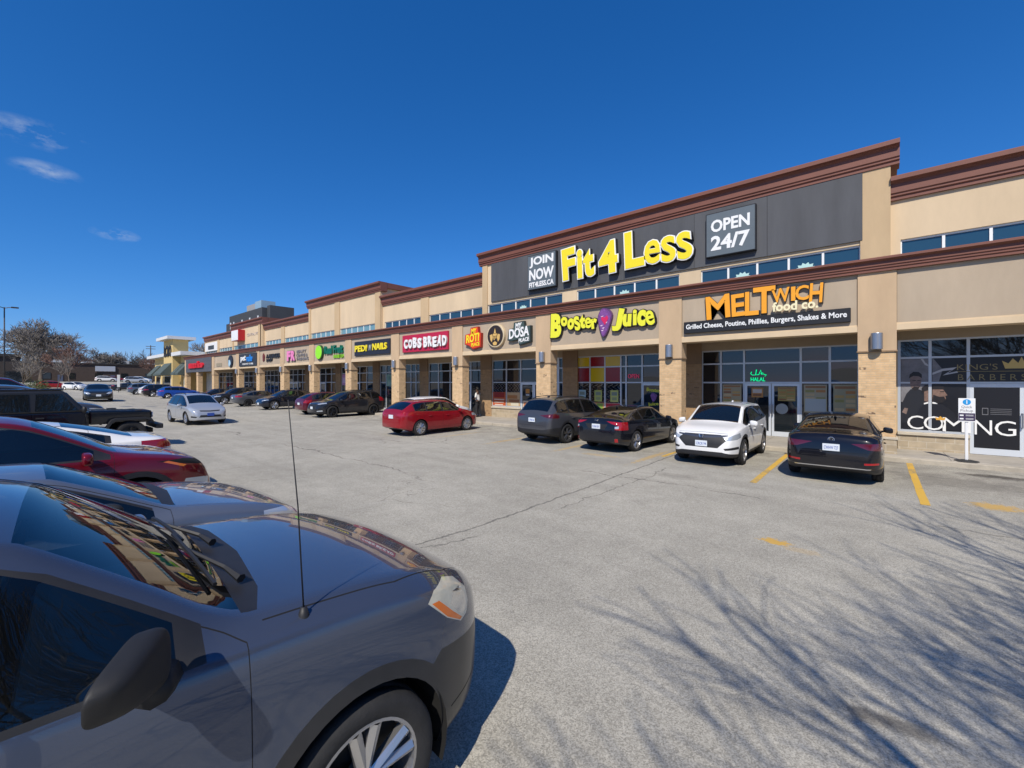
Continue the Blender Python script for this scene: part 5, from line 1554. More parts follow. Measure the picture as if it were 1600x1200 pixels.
# white crossover, reversed in
P_white = paint("paint_white", (.74, .74, .73), .0, .3)
S = CROSS(4.30, .885, 1.60, plates=((1, .60, "CRCR 94", False),), badges=((1, 0, .80, 'h'),), badgex={1: 2.145, -1: 2}, platex=2.15, rimstyle='split', fin=-1.1, mirmat=P_white, clad=.33)
lights(S, [(.40, .76), (.62, .78), (.86, .90), (.88, .80), (.80, .72), (.56, .69)], [(.5, .95), (.85, 1.05), (.88, .85), (.6, .85)], [(-.60, .70), (-.40, .50), (.40, .50), (.60, .70), (.46, .84), (-.46, .84)], extra=(
    ('grille_bar', mat("satin_grey_bar", (.10, .11, .14), rough=.3, metal=.7), 'front', [(-.62, .80), (0, .745), (.62, .80), (.62, .84), (0, .80), (-.62, .84)], False, 1.6, 3),
    ('lower_intake', M_blackp, 'front', [(-.88, .2), (.88, .2), (.86, .33), (.5, .40), (-.5, .40), (-.86, .33)], False, 1.5, 3),
    ('fog_recess', M_blackp, 'front', [(.55, .50), (.82, .54), (.82, .47), (.58, .45)], True, 1.5, 3),
    ('bonnet_gap', M_seam, 'front', [(-.62, .865), (0, .882), (.62, .865), (.62, .872), (0, .889), (-.62, .872)], False, 1.4, 3)))
build_car(S, "parked_crossover", "white crossover facing out between the two black sedans", (-3.55, 14.05, 0), P_, P_white)

# black saloon with bright lamps
P_black2 = paint("paint_black_blue", (.007, .008, .013), .0, .25)
S = SEDAN(4.62, .90, 1.42, plates=((-1, .82, "CXHH 819", False),), badges=((-1, 0, 1.0, 'h'),), badgex={-1: 2.265, 1: 2.3}, platexr=2.30, fin=-1.0, rimstyle='split', hmat=P_black2, R=.335)
S['top'] = [(-2.31, .60), (-2.29, .9), (-2.24, 1.06), (-2.14, 1.10), (-1.95, 1.12), (-1.85, 1.13), (-1.1, 1.33), (-.65, 1.40), (-.2, 1.42), (.25, 1.40), (.55, 1.35), (1.12, 1.02), (1.4, .96), (1.85, .86), (2.12, .76), (2.26, .64), (2.31, .5)]
lights(S, [(.45, .66), (.62, .62), (.88, .70), (.88, .80), (.6, .76)], [(.36, 1.0), (.60, .99), (.89, .97), (.91, .72), (.66, .75), (.74, .88), (.56, .92)], [(-.5, .5), (.5, .5), (.5, .66), (-.5, .66)], extra=(
    ('bumper_reflector', M_tail, 'rear', [(.66, .36), (.74, .36), (.74, .47), (.66, .47)], True, -3, -1.8),
    ('lower_valance', M_blackp, 'rear', [(-.9, .05), (.9, .05), (.62, .33), (-.62, .33)], False, -3, -1.85),
    ('reverse_lamp', M_lamp, 'rear', [(.66, .84), (.76, .86), (.76, .78), (.66, .78)], True, -3, -1.75),
    ('plate_recess', M_blackp, 'rear', [(-.3, .74), (.3, .74), (.42, .90), (-.42, .90)], False, -3, -1.9)))
build_car(S, "parked_sedan", "black saloon with bright red hooked tail lights beside the white crossover", (-6.62, 14.35, 0), N - R(4), P_black2)

# grey crossover
P_gun = paint("paint_gunmetal", (.075, .078, .09), .4, .28)
S = CROSS(4.65, .92, 1.68, plates=((-1, .86, "CYNR 361", False),), platexr=2.33, fin=-1.35, rails=(-1.7, .35), rimstyle='split', rim=mat("alloy_grey", (.12, .12, .125), rough=.3, metal=.7), clad=.40, mirmat=P_gun)
lights(S, [(.45, .86), (.86, .92), (.88, .82), (.6, .80)], [(.34, 1.03), (.84, 1.09), (.90, 1.0), (.88, .93), (.55, .98)], None, extra=(
    ('lower_bumper', M_blackp, 'rear', [(-.92, .05), (.92, .05), (.90, .60), (.5, .52), (-.5, .52), (-.90, .60)], False, -3, -1.75),
    ('hatch_gap', M_seam, 'rear', [(-.62, .665), (.62, .665), (.62, .672), (-.62, .672)], False, -3, -1.9)), tail_m=M_taild)
build_car(S, "parked_crossover", "dark grey crossover with roof rails nose in at the juice bar", (-9.33, 14.55, 0), N - R(4), P_gun)

# red hatchback, standing well back from the kerb
P_red = paint("paint_red", (.27, .007, .014), .15, .3)
S = HATCH(4.35, .885, 1.47, plates=((-1, .80, "", False),), platexr=2.17, rimstyle='plain', spokes=10, hmat=P_red)
lights(S, [(.45, .68), (.86, .82), (.88, .70), (.6, .62)], [(.30, .90), (.84, 1.0), (.90, .92), (.86, .84), (.5, .84)], [(-.4, .45), (.4, .45), (.4, .62), (-.4, .62)], extra=(
    ('lower_valance', M_blackp, 'rear', [(-.9, .05), (.9, .05), (.6, .33), (-.6, .33)], False, -3, -1.7),))
build_car(S, "parked_hatchback", "red hatchback standing back from the kerb in front of the bakery", (-15.18, 12.3, 0), N, P_red)
# white car half hidden behind it
S = HATCH(4.3, .885, 1.50, plates=((-1, .8, "", False),), platexr=2.15)
lights(S, [(.45, .68), (.86, .82), (.88, .70), (.6, .62)], [(.55, .85), (.84, 1.05), (.90, .98), (.86, .78)], None)
build_car(S, "parked_hatchback", "white hatchback half hidden behind the red hatchback", (-17.55, 14.3, 0), N, P_white, detail=1)

# black crossover facing out
P_charc = paint("paint_charcoal", (.016, .017, .022), .1, .28)
S = CROSS(4.70, .93, 1.68, plates=((1, .62, "", False),), platex=2.36, rails=(-1.7, .3), rimstyle='split', rim=M_alloyd, clad=.36, R=.365, fin=-1.3)
lights(S, [(.44, .86), (.88, .95), (.90, .88), (.6, .82)], [(.55, .95), (.85, 1.3), (.9, .95)], [(-.5, .55), (.5, .55), (.56, .84), (-.56, .84)], extra=(
    ('lower_intake', M_blackp, 'front', [(-.9, .05), (.9, .05), (.86, .36), (-.86, .36)], False, 1.6, 3), ('fog_lamp', M_lamp, 'front', [(.62, .44), (.82, .48), (.82, .40), (.64, .39)], True, 1.5, 3)))
build_car(S, "parked_crossover", "charcoal crossover with black wheels facing out below the nail salon", (-26.75, 14.5, 0), P_, P_charc)
# maroon hatch behind it
P_plum = paint("paint_plum", (.10, .010, .025), .2, .3)
S = HATCH(4.1, .87, 1.55, plates=((-1, .75, "", False),), platexr=2.05)
lights(S, [(.45, .68), (.86, .82), (.88, .70), (.6, .62)], [(.6, .85), (.84, 1.05), (.90, .98), (.86, .78)], None)
build_car(S, "parked_hatchback", "plum coloured small hatchback tucked behind the charcoal crossover", (-29.8, 14.7, 0), N, P_plum, detail=1)
# dark navy electric crossover facing out
P_navy = paint("paint_navy_black", (.010, .013, .024), .1, .25)
S = CROSS(4.75, .94, 1.62, plates=((1, .5, "", False),), platex=2.38, clad=None, rimstyle='split', spokes=7, R=.365, crown=.06)
S['top'] = [(-2.375, .6), (-2.35, .9), (-2.3, 1.1), (-2.2, 1.17), (-1.5, 1.42), (-.9, 1.57), (-.2, 1.62), (.3, 1.60), (.7, 1.52), (1.45, 1.06), (1.75, .98), (2.1, .87), (2.28, .76), (2.35, .66), (2.375, .52)]
S['rg'] = (-2.15, -1.3)
lights(S, [(.5, .74), (.86, .84), (.88, .78), (.6, .68)], [(.5, 1.0), (.85, 1.05), (.9, .92)], None)
build_car(S, "parked_crossover", "navy black crossover with pale spoked wheels facing out by the pink lettered shop", (-37.6, 15.2, 0), P_, P_navy, detail=1)
# grey fastback sedan nose in
P_grey = paint("paint_mid_grey", (.085, .09, .10), .3, .3)
S = SEDAN(4.7, .92, 1.45, plates=((-1, .8, "", False),), platexr=2.35, rim=M_alloyd)
lights(S, [(.45, .66), (.88, .70), (.88, .80), (.6, .76)], [(.4, .98), (.86, 1.0), (.9, .86), (.6, .86)], None)
build_car(S, "parked_sedan", "mid grey fastback sedan nose in at the black lettered shop", (-44.2, 15.3, zg(-44.2)), N, P_grey, detail=1)
for nm, lab_, fn, x, y, rz, col, kw in (
        ("parked_crossover", "dark grey crossover in the row between the grey fastback and the silver wagon", CROSS, -50.2, 15.2, P_, P_charc, {}),
        ("parked_sedan", "black car low behind the silver wagon in the row", SEDAN, -55.6, 14.9, P_, P_black, {}),
        ("parked_hatchback", "bright blue hatchback in the row by the grey board front", HATCH, -66.5, 13.7, N, paint("paint_blue", (.012, .07, .36), .1, .3), {}),
        ("parked_crossover", "black crossover with silver wheels beside the blue hatchback", CROSS, -73.0, 13.4, N, P_black, {}),
        ("parked_hatchback", "white hatchback wedged between the black and the steel blue crossovers", HATCH, -77.5, 13.6, N, P_white, {}),
        ("parked_crossover", "steel blue crossover at the far end of the shop row", CROSS, -82.5, 13.2, N, paint("paint_steel_blue", (.10, .13, .18), .35, .3), {})):
    S = fn(**kw); S['plates'] = ((-1, .85, "", False),); S['platexr'] = S['L'] / 2
    lights(S, [(.45, .72), (.86, .84), (.88, .76), (.6, .68)], [(.5, .9), (.85, 1.0), (.9, .9), (.6, .8)], None)
    build_car(S, nm, lab_, (x, y, zg(x)), rz, col, detail=0)

# silver wagon driving towards the camera
P_silver = paint("paint_silver", (.46, .48, .51), .45, .3)
S = HATCH(4.36, .885, 1.57, plates=((1, .52, "", True),), platex=2.185, n=(64, 4), rails=(-1.6, .2), spokes=10, rimstyle='plain')
f = 2.18
S['top'] = [(-f, .56), (-f + .02, .82), (-f + .06, 1.0), (-f + .13, 1.12), (-f + .45, 1.42), (-f + .62, 1.51), (-f + 1.1, 1.565), (-f + 1.7, 1.57), (-f + 2.2, 1.55), (-f + 2.5, 1.49), (f - .98, 1.06), (f - .8, 1.0), (f - .42, .88), (f - .18, .77), (f - .05, .65), (f, .52)]
S['doors'] = door_polys(S, -f + 2.05, f - 1.12, -f + 1.02)
lights(S, [(.46, .70), (.64, .66), (.88, .74), (.88, .92), (.78, .90), (.60, .80)], [(.55, .9), (.85, 1.1), (.9, .9)], [(-.42, .68), (0, .66), (.42, .68), (.46, .74), (0, .72), (-.46, .74)], extra=(
    ('lower_intake', M_blackp, 'front', [(-.50, .38), (.50, .38), (.44, .50), (-.44, .50)], False, 1.5, 3), ('fog_recess', M_blackp, 'front', [(.58, .42), (.78, .46), (.78, .38), (.62, .36)], True, 1.5, 3)))
build_car(S, "silver_wagon", "silver wagon with a blue plate driving down the lane", (-28.4, 6.6, zl(-28.4, 6.6) + .03), R(3), P_silver, detail=1)
# dark saloon further back in the lane
P_dgreen = paint("paint_dark_olive", (.016, .018, .018), .1, .28)
S = SEDAN(4.8, .93, 1.48, plates=((1, .52, "", False),), platex=2.4)
lights(S, [(.46, .66), (.64, .62), (.90, .70), (.90, .84), (.62, .79)], [(.55, .9), (.85, 1.0), (.9, .9)], [(-.42, .5), (.42, .5), (.46, .70), (-.46, .70)])
build_car(S, "dark_saloon", "dark saloon with pale headlights coming down the lane far off", (-51.6, 4.9, zl(-51.6, 4.9)), R(-4), P_dgreen, detail=1)
# ---------------------------------------------------------------- left hand row: the near compact SUV and its neighbours
P_steel = paint("paint_slate_blue_grey", (.075, .092, .135), .5, .24)
G_hero = glass("clear_car_glass", (.010, .013, .015), clear=.8, rough=.008, through=(.72, .78, .75))
HX, HY, HZ = -2.62, -.25, .155
S = CROSS(4.52, .91, 1.68, plates=(), rimstyle='split', spokes=5, clad=None, R=.352, tw=.225, gap=.062, n=(116, 6), seam=.0035, glass=G_hero, glassf=G_hero, mirmat=M_blackp, handles=(), wlo=.028, wup=.06)
f = 2.26
S['top'] = [(-f, .58), (-f + .02, .86), (-f + .06, 1.08), (-f + .13, 1.20), (-f + .36, 1.47), (-f + .52, 1.59), (-f + .85, 1.655), (-f + 1.4, 1.685), (-f + 2.0, 1.675), (-f + 2.40, 1.635), (.30, 1.585), (.90, 1.165), (1.10, 1.145), (1.50, 1.115), (1.80, 1.045), (2.0, .955), (2.13, .86), (2.22, .74), (f, .58)]
S['sh'] = [(-f, .56), (-f + .05, 1.02), (-f + .3, 1.13), (-f + 1.0, 1.11), (0, 1.09), (.9, 1.08), (1.3, 1.06), (1.6, 1.015), (1.9, .91), (2.1, .80), (2.2, .70), (f, .56)]
S['plan'] = [(-f, .74), (-f + .06, .84), (-f + .22, .94), (-f + .7, .99), (-f + 1.4, 1.0), (.8, 1.0), (1.4, .99), (1.65, .965), (1.87, .89), (2.0, .81), (2.12, .69), (2.21, .55), (f, .40)]
S['ws'] = (.905, .29)
S['shw'] = .945
S['frame'] = (-f + .40, .74); S['win'] = [(-f + .42, -f + .95), (-f + 1.05, -f + 1.72), (-f + 1.82, .66)]
S['doors'] = door_polys(S, -f + 1.77, .86, -f + 1.0, zb=.36)
M_bump = mat("bumper_dark_grey", (.020, .021, .024), rough=.42, vary=.2, vscale=6, coat=.25)
M_haze = mat("headlamp_clouded_lens", (.55, .53, .43), rough=.14, coat=1, vary=.12, vscale=22)
S['cuts'] = [
    ('headlight', M_haze, 'side', [(1.63, .955), (1.68, .995), (1.80, .995), (1.90, .955), (1.965, .885), (1.975, .81), (1.935, .77), (1.87, .765), (1.75, .84)], True, 1.4, f + 1),
    ('tail_light', M_tail, 'rear', [(.60, .95), (.80, 1.45), (.90, 1.4), (.92, .95)], True, -3, -f + .5),
    ('grille', M_blackp, 'front', [(-.5, .62), (.5, .62), (.55, .84), (-.55, .84)], False, f - .4, f + 1),
    ('indicator', M_amber, 'side', [(1.655, .945), (1.705, .94), (1.81, .84), (1.885, .777), (1.865, .772), (1.755, .842)], True, 1.4, f + 1),
    ('headlight_bowl', M_chrome, 'side', [(1.79, .885), (1.83, .93), (1.90, .92), (1.95, .86), (1.945, .80), (1.90, .785), (1.85, .82)], True, 1.4, f + 1),
    ('bonnet_gap', M_seam, 'top', [(.93, .765), (1.5, .755), (1.85, .66), (2.02, .55), (2.02, .557), (1.85, .668), (1.5, .763), (.93, .773)], True, .8, 2.1),
    ('front_bumper', M_bump, 'side', [(1.45, .05), (f + .1, .05), (f + .1, .63), (2.05, .655), (1.86, .69), (1.70, .72), (1.55, .62)], True, 1.4, f + 1),
    ('bumper_lip_gap', M_seam, 'side', [(1.70, .385), (f + .1, .42), (f + .1, .432), (1.70, .395)], True, 1.6, f + 1),
    ('arch_cladding', M_bump, 'side', [p for p in circle(f - .90, .352, .352 + .062 + .075, 40)], True, f - 1.7, f - .30),
    ('sill_cladding', M_bump, 'side', [(-f + .9, .05), (f - 1.3, .05), (f - 1.3, .40), (-f + .9, .40)], True, -f, f),
    ('cowl_panel', M_blackp, 'top', [(.875, .70), (.875, -.70), (.93, -.70), (.985, -.5), (1.02, 0), (.985, .5), (.93, .70)], False, .7, 1.3),
]
S['cuts'].append(('_hole', None, 'side', circle(f - .90, .352, .352 + .062, 40), True, f - 1.7, f - .2))
S['wheels'] = (1.30, -1.31)
for i_, q_ in enumerate(S['cuts']):
    if q_[0] in ('arch_cladding', '_hole'): S['cuts'][i_] = (q_[0], q_[1], 'side', circle(1.30, .352, .352 + .062 + (.075 if q_[0] == 'arch_cladding' else 0), 40), True, .6, 2.2)
UPZ = lambda z: z + .03 * max(0, min(1, (z - .4) / .4))
for k_ in ('top', 'sh'): S[k_] = [(x, UPZ(z)) for x, z in S[k_]]
S['cuts'] = [(a_, b_, v_, [(p[0], UPZ(p[1])) for p in po_] if v_ != 'top' and a_ not in ('_hole', 'arch_cladding') else po_, m_, x0_, x1_) for a_, b_, v_, po_, m_, x0_, x1_ in S['cuts']]
S['zbelt'] = 1.0
hero, hsec = build_car(S, "near_suv", "slate grey compact SUV with a black mirror and clouded headlight close by", (HX, HY, HZ), N - R(4.0), P_steel)
# cabin: dashboard, wheel, seats, mirror
M_dash = mat("dash_grey", (.15, .145, .13), rough=.8)
M_seat = mat("seat_cloth_dark", (.05, .05, .052), rough=.95, vary=.2, vscale=20)
bm = NB(); box(bm, .28, .82, -.66, .66, .62, 1.06); bevel(bm, .06, 2); obj("dashboard", bm, M_dash, hero, world=False)
bm = lathe(NB(), [(.17, -.016), (.188, 0), (.17, .016), (.152, 0)], seg=30, closed=True)
box(bm, -.15, .15, -.012, .012, -.03, .03); box(bm, -.03, .03, -.012, .012, -.15, 0)
bmesh.ops.rotate(bm, verts=bm.verts, cent=(0, 0, 0), matrix=Matrix.Rotation(R(90), 3, 'Z') @ Matrix.Rotation(R(0), 3, 'X'))
bmesh.ops.rotate(bm, verts=bm.verts, cent=(0, 0, 0), matrix=Matrix.Rotation(R(25), 3, 'Y'))
bmesh.ops.translate(bm, verts=bm.verts, vec=(.14, .37, 1.03)); obj("steering_wheel", bm, M_blackp, hero, world=False, smooth=True)
for yy in (.37, -.37):
    bm = NB(); box(bm, -.50, .02, yy - .24, yy + .24, .42, .60); bevel(bm, .05, 2)
    st = obj("seat", bm, M_seat, hero, world=False)
    bm = NB(); box(bm, -.10, .06, yy - .23, yy + .23, 0, .66); bevel(bm, .06, 2)
    bmesh.ops.rotate(bm, verts=bm.verts, cent=(0, 0, 0), matrix=Matrix.Rotation(R(-18), 3, 'Y')); bmesh.ops.translate(bm, verts=bm.verts, vec=(-.52, 0, .56)); obj("seat_back", bm, M_seat, st, world=False)
    bm = NB(); box(bm, -.85, -.74, yy - .12, yy + .12, 1.22, 1.40); bevel(bm, .04, 2); obj("headrest", bm, M_seat, st, world=False)
bm = NB(); box(bm, .26, .29, -.12, .12, 1.42, 1.49); bevel(bm, .012, 1); obj("rear_view_mirror", bm, M_blackp, hero, world=False)
bm = NB(); box(bm, -1.5, .9, -.78, .78, .36, .42); obj("cabin_floor", bm, M_cabin, hero, world=False)
bm = NB(); box(bm, .44, .56, .30, .40, 1.062, 1.067); obj("dash_paper", bm, mat("paper_green_white", (.62, .72, .6), rough=.7), hero, world=False)
# wipers, their arms and caps on the cowl
for y0, y1, xo in ((-.50, .12, .02), (.06, .60, .05)):
    def surf(x, y):
        w, zb, zs, zt, yE, zE, t = hsec(x)
        k = min(1, abs(y) / yE); return zt - (zt - zE) * k ** 2.2
    pts = []
    for i in range(9):
        y = y0 + (y1 - y0) * i / 8; x = .90 - .05 - xo - .10 * i / 8 * .6
        pts.append((x, y, surf(x, y) + .022))
    bm = tube(NB(), pts, .009, 5); tube(bm, [(.935, y0 + .05, surf(.935, y0) + .03), (.90, y0 + .16, surf(.89, y0 + .16) + .045), pts[5]], [.02, .012, .008], 6)
    obj("wiper", bm, M_blackp, hero, world=False)
# aerial on the wing near the cowl
bm = NB(); ax, ay = 1.07, -.80
az = 1.115
lathe(bm, [(.0, .05), (.012, .05), (.02, .02), (.026, 0), (.026, -.02)], axis='Z', seg=14, c=(ax, ay, az))
b = obj("aerial_base", bm, M_blackp, hero, world=False, smooth=True)
obj("aerial_rod", tube(NB(), [(ax, ay, az + .04), (ax - .02, ay + .004, az + .45), (ax - .055, ay + .01, az + .88)], [.0035, .003, .002], 6), M_blackp, b, world=False, smooth=True)
# larger door mirror: housing with a flat face looking back
for s in (1, -1):
    bm = NB(); bmesh.ops.create_icosphere(bm, subdivisions=4, radius=1)
    for v in bm.verts:
        q = [abs(a) ** .55 * (1 if a > 0 else -1) for a in v.co]
        x = q[0] * (.075 if q[0] > 0 else .03)
        v.co = (.52 + x - .065 * q[1] * (1 if s > 0 else -1) * s, s * (1.01 + q[1] * .10 * (1 + .18 * q[2])), 1.24 + q[2] * (.080 - .02 * q[1]))
    tube(bm, [(.62, s * .84, 1.12), (.59, s * .95, 1.15)], [.06, .05], 8)
    m_ = obj("mirror_housing", bm, mat("mirror_matte_black", (.014, .014, .015), rough=.62, vary=.25, vscale=9), hero, world=False, smooth=True)
    bm = NB(); prism(bm, [(s * (1.01 + .07 * math.cos(a)), 1.24 + .05 * math.sin(a)) for a in [2 * math.pi * k / 24 for k in range(24)]], -.004, .004)
    for v in bm.verts: v.co = (.491 + v.co.y - .065 * (abs(v.co.x) - 1.01) / .11, v.co.x, v.co.z)
    obj("mirror_glass", bm, M_chrome, m_, world=False)
for o in list(hero.children):
    if o.name.startswith('door_mirror'): bpy.data.objects.remove(o)

# neighbours
P_bluegrey = paint("paint_silver_blue", (.17, .19, .23), .5, .25)
S = SEDAN(4.7, .92, 1.43, plates=((1, .5, "", False),), platex=2.35)
lights(S, [(.45, .66), (.62, .62), (.88, .70), (.88, .84), (.6, .78)], [(.4, .98), (.86, 1.0), (.9, .86), (.6, .86)], [(-.42, .5), (.42, .5), (.46, .70), (-.46, .70)], extra=(
    ('bonnet_gap', M_seam, 'top', [(1.2, .70), (1.9, .70), (2.12, .6), (2.12, .606), (1.9, .707), (1.2, .707)], True, 1.1, 2.2),
    ('cowl_panel', M_blackp, 'top', [(1.03, .66), (1.03, -.66), (1.12, -.66), (1.19, 0), (1.12, .66)], False, .9, 1.4)))
build_car(S, "parked_sedan", "silver blue sedan on the far side of the slate grey SUV", (-5.55, -.15, zl(-5.5, .5) - .06), N, P_bluegrey)
P_dred = paint("paint_dark_red", (.15, .004, .012), .25, .3)
S = CROSS(4.65, .92, 1.66, plates=(), rimstyle='split', clad=.36, mirmat=P_dred)
lights(S, [(.66, .60), (.84, .64), (.86, .50), (.70, .48)], [(.5, 1.0), (.86, 1.05), (.9, .92)], [(-.5, .5), (.5, .5), (.42, .84), (-.42, .84)], extra=(
    ('running_lamp', M_seam, 'side', [(1.62, .93), (2.25, .80), (2.25, .86), (1.95, .935)], True, 1.4, 3),
    ('indicator', M_amber, 'side', [(1.70, .915), (1.76, .925), (1.98, .84), (1.94, .82)], True, 1.4, 3),
    ('bonnet_gap', M_seam, 'top', [(1.2, .72), (1.9, .74), (2.12, .66), (2.12, .667), (1.9, .747), (1.2, .727)], True, 1.1, 2.2)))
build_car(S, "parked_crossover", "dark red crossover with slim amber lit headlights nose out to the lane", (-8.55, -.3, zl(-8.3, .5) + .02), N, P_dred)
S = SEDAN(4.7, .92, 1.40, plates=(), rimstyle='split')
S['top'] = [(-2.35, .60), (-2.33, .88), (-2.27, .99), (-2.15, 1.04), (-1.9, 1.075), (-1.6, 1.15), (-1.0, 1.32), (-.5, 1.39), (-.1, 1.40), (.3, 1.385), (.6, 1.33), (1.15, 1.02), (1.45, .95), (1.9, .85), (2.15, .75), (2.3, .63), (2.35, .5)]
S['rg'] = (-1.75, -.85)
lights(S, [(.45, .66), (.88, .70), (.88, .80), (.6, .76)], [(.42, .90), (.70, 1.0), (.92, .99), (.92, .84), (.6, .84)], None)
build_car(S, "parked_fastback", "white fastback backed in with its red tail light towards the lane", (-11.1, -.3, zl(-11, .5)), P_, P_white, detail=1)
S = SEDAN(4.6, .9, 1.43, plates=())
lights(S, [(.45, .66), (.88, .70), (.88, .80), (.6, .76)], [(.4, .98), (.86, 1.0), (.9, .86), (.6, .86)], None)
build_car(S, "parked_sedan", "crimson sedan whose roof shows over the white fastback", (-14.0, -.9, zl(-14, .5) + .08), N, paint("paint_crimson", (.33, .006, .03), .15, .3), detail=1)

# boxy black off-roader
P_jeep = paint("paint_jet_black", (.005, .006, .010), .0, .22)
jp = thing("parked_offroader", "boxy black off-roader with flat fenders nose out past the white fastback", "SUV", (-19.3, 1.05, zl(-19.3, 1)), N)
def jobj(nm, bm, m, par=jp, smooth=False): return obj(nm, bm, m, par, world=False, smooth=smooth)
def taper(bm, z0, z1, dy, dx=0):
    for v in bm.verts:
        k = max(0, min(1, (v.co.z - z0) / (z1 - z0)))
        v.co.y *= 1 - dy * k; v.co.x -= dx * k * (1 if v.co.x > 0 else -1)
    return bm
bm = NB(); box(bm, -2.05, .52, -.78, .78, .45, 1.14); bevel(bm, .04, 2); jobj("tub", bm, P_jeep)
bm = NB(); box(bm, -2.05, .46, -.74, .74, 1.141, 1.80); bevel(bm, .05, 2); taper(bm, 1.14, 1.8, .09, .10)
for v in bm.verts:
    if v.co.x > 0: v.co.x -= .38 * max(0, (v.co.z - 1.14) / .66)
jobj("hard_top", bm, mat("hardtop_black", (.012, .012, .014), rough=.45, coat=.5))
bm = NB(); box(bm, -1.95, -.02, -.66, .66, 1.801, 1.85); bevel(bm, .022, 2); jobj("roof_panel", bm, P_jeep)
bm = NB()
v4 = [(.46, -.66, 1.17), (.46, .66, 1.17), (.035, .60, 1.74), (.035, -.60, 1.74)]
a_ = [bm.verts.new(p) for p in v4]; b_ = [bm.verts.new((p[0] - .03, p[1], p[2])) for p in v4]
bm.faces.new(a_); bm.faces.new(b_[::-1])
for i in range(4): bm.faces.new((a_[i], b_[i], b_[(i + 1) % 4], a_[(i + 1) % 4]))
for v in bm.verts: v.co.x += .012
jobj("windscreen", bm, M_tintfar)
for s in (1, -1):
    for x0, x1 in ((-.60, .30), (-1.28, -.70), (-1.92, -1.38)):
        bm = NB(); q = [(x0, 1.20), (x1 - (0 if x1 < 0 else .0), 1.20), (x1 - (.02 if x1 < 0 else .36), 1.70), (x0 + .02, 1.70)]
        prism(bm, q, -.006, .006)
        for v in bm.verts:
            k = (v.co.z - 1.14) / .66; v.co.y = s * (.747 - .066 * k + .0 * v.co.y) + v.co.y
        jobj("side_window", bm, M_tintfar)
    for x0, x1 in ((-.64, .44), (-1.32, -.66)):
        bm = NB(); box(bm, x0, x1, s * .775 - .012, s * .775 + .012, .56, 1.12); bevel(bm, .008, 1); d_ = jobj("door", bm, P_jeep)
        bm = NB(); box(bm, x0 + .05, x0 + .22, s * .80 - .012, s * .80 + .012, .98, 1.02); obj("handle", bm, M_blackp, d_, world=False)
    for xw in (1.50, -1.46):
        pr = [(xw - .62, .62), (xw - .48, .86), (xw - .36, .90), (xw + .36, .90), (xw + .50, .86), (xw + .58, .72), (xw + .55, .70), (xw + .46, .80), (xw + .34, .84), (xw - .34, .84), (xw - .44, .80), (xw - .56, .60)]
        bm = NB(); prism(bm, pr, -.13, .13)
        for v in bm.verts: v.co.y += s * .80
        jobj("fender", bm, M_blackp)
        wheel(jp, xw, s * .76, .395, .25, 'plain', s, True, M_alloyd, 5, .56)
    bm = NB(); bmesh.ops.create_icosphere(bm, subdivisions=3, radius=1)
    for v in bm.verts: v.co = (.40 + v.co.x * .06, s * .95 + v.co.y * .10, 1.22 + v.co.z * .11)
    tube(bm, [(.40, s * .76, 1.16), (.40, s * .9, 1.18)], .025, 6); jobj("door_mirror", bm, M_blackp, smooth=True)
    bm = lathe(NB(), [(0, .03), (.085, .025), (.09, 0)], axis='Z', seg=20)
    bmesh.ops.rotate(bm, verts=bm.verts, cent=(0, 0, 0), matrix=Matrix.Rotation(R(90), 3, 'Y')); bmesh.ops.translate(bm, verts=bm.verts, vec=(2.06, s * .50, .96)); bmesh.ops.recalc_face_normals(bm, faces=list(bm.faces)); jobj("headlight", bm, M_lamp)
bm = NB(); box(bm, .53, 2.05, -.66, .66, .72, 1.16); bevel(bm, .05, 2)
for v in bm.verts:
    k = (v.co.x - .53) / 1.52; v.co.y *= 1 - .09 * k
    if v.co.z > 1: v.co.z -= .06 * k - .03 * (1 - (v.co.y / .66) ** 2)
jobj("bonnet", bm, P_jeep)
bm = NB(); box(bm, 1.62, 1.78, -.62, -.56, 1.10, 1.13); box(bm, 1.62, 1.78, .56, .62, 1.10, 1.13); box(bm, 1.0, 1.22, -.12, .12, 1.172, 1.20); jobj("bonnet_latch", bm, M_blackp)
bm = NB()
for k in range(7): box(bm, 2.051, 2.062, -.36 + k * .12 - .03, -.36 + k * .12 + .03, .78, 1.04)
jobj("grille", bm, M_well)
bm = NB(); box(bm, 2.12, 2.32, -.84, .84, .50, .66); bevel(bm, .03, 2); jobj("front_bumper", bm, M_blackp)
bm = NB(); box(bm, -1.9, 2.1, -.5, .5, .36, .50); jobj("chassis", bm, M_well)
for nm, lab_, fn, x, y, rz, col, kw in (
        ("parked_pickup_suv", "grey tall SUV whose bonnet shows past the black off-roader", CROSS, -24.4, .1, N, P_gun, dict(L=4.9, H=1.78)),
        ("parked_minivan", "white tall people carrier over the roof of the black off-roader", CROSS, -31.0, -1.2, N, P_white, dict(L=4.9, H=1.78)),
        ("parked_hatchback", "maroon hatchback beyond the white people carrier", HATCH, -35.5, -.4, N, P_plum, dict(H=1.60)),
        ("parked_sedan", "black sedan roof at the left edge beyond the white people carrier", SEDAN, -40.5, -1.6, N, P_black, dict(H=1.5))):
    S = fn(**kw); S['plates'] = ()
    lights(S, [(.45, .72), (.86, .84), (.88, .76), (.6, .68)], [(.5, .9), (.85, 1.0), (.9, .9), (.6, .8)], None)
    build_car(S, nm, lab_, (x, y, zl(x, y)), rz, col, detail=0)
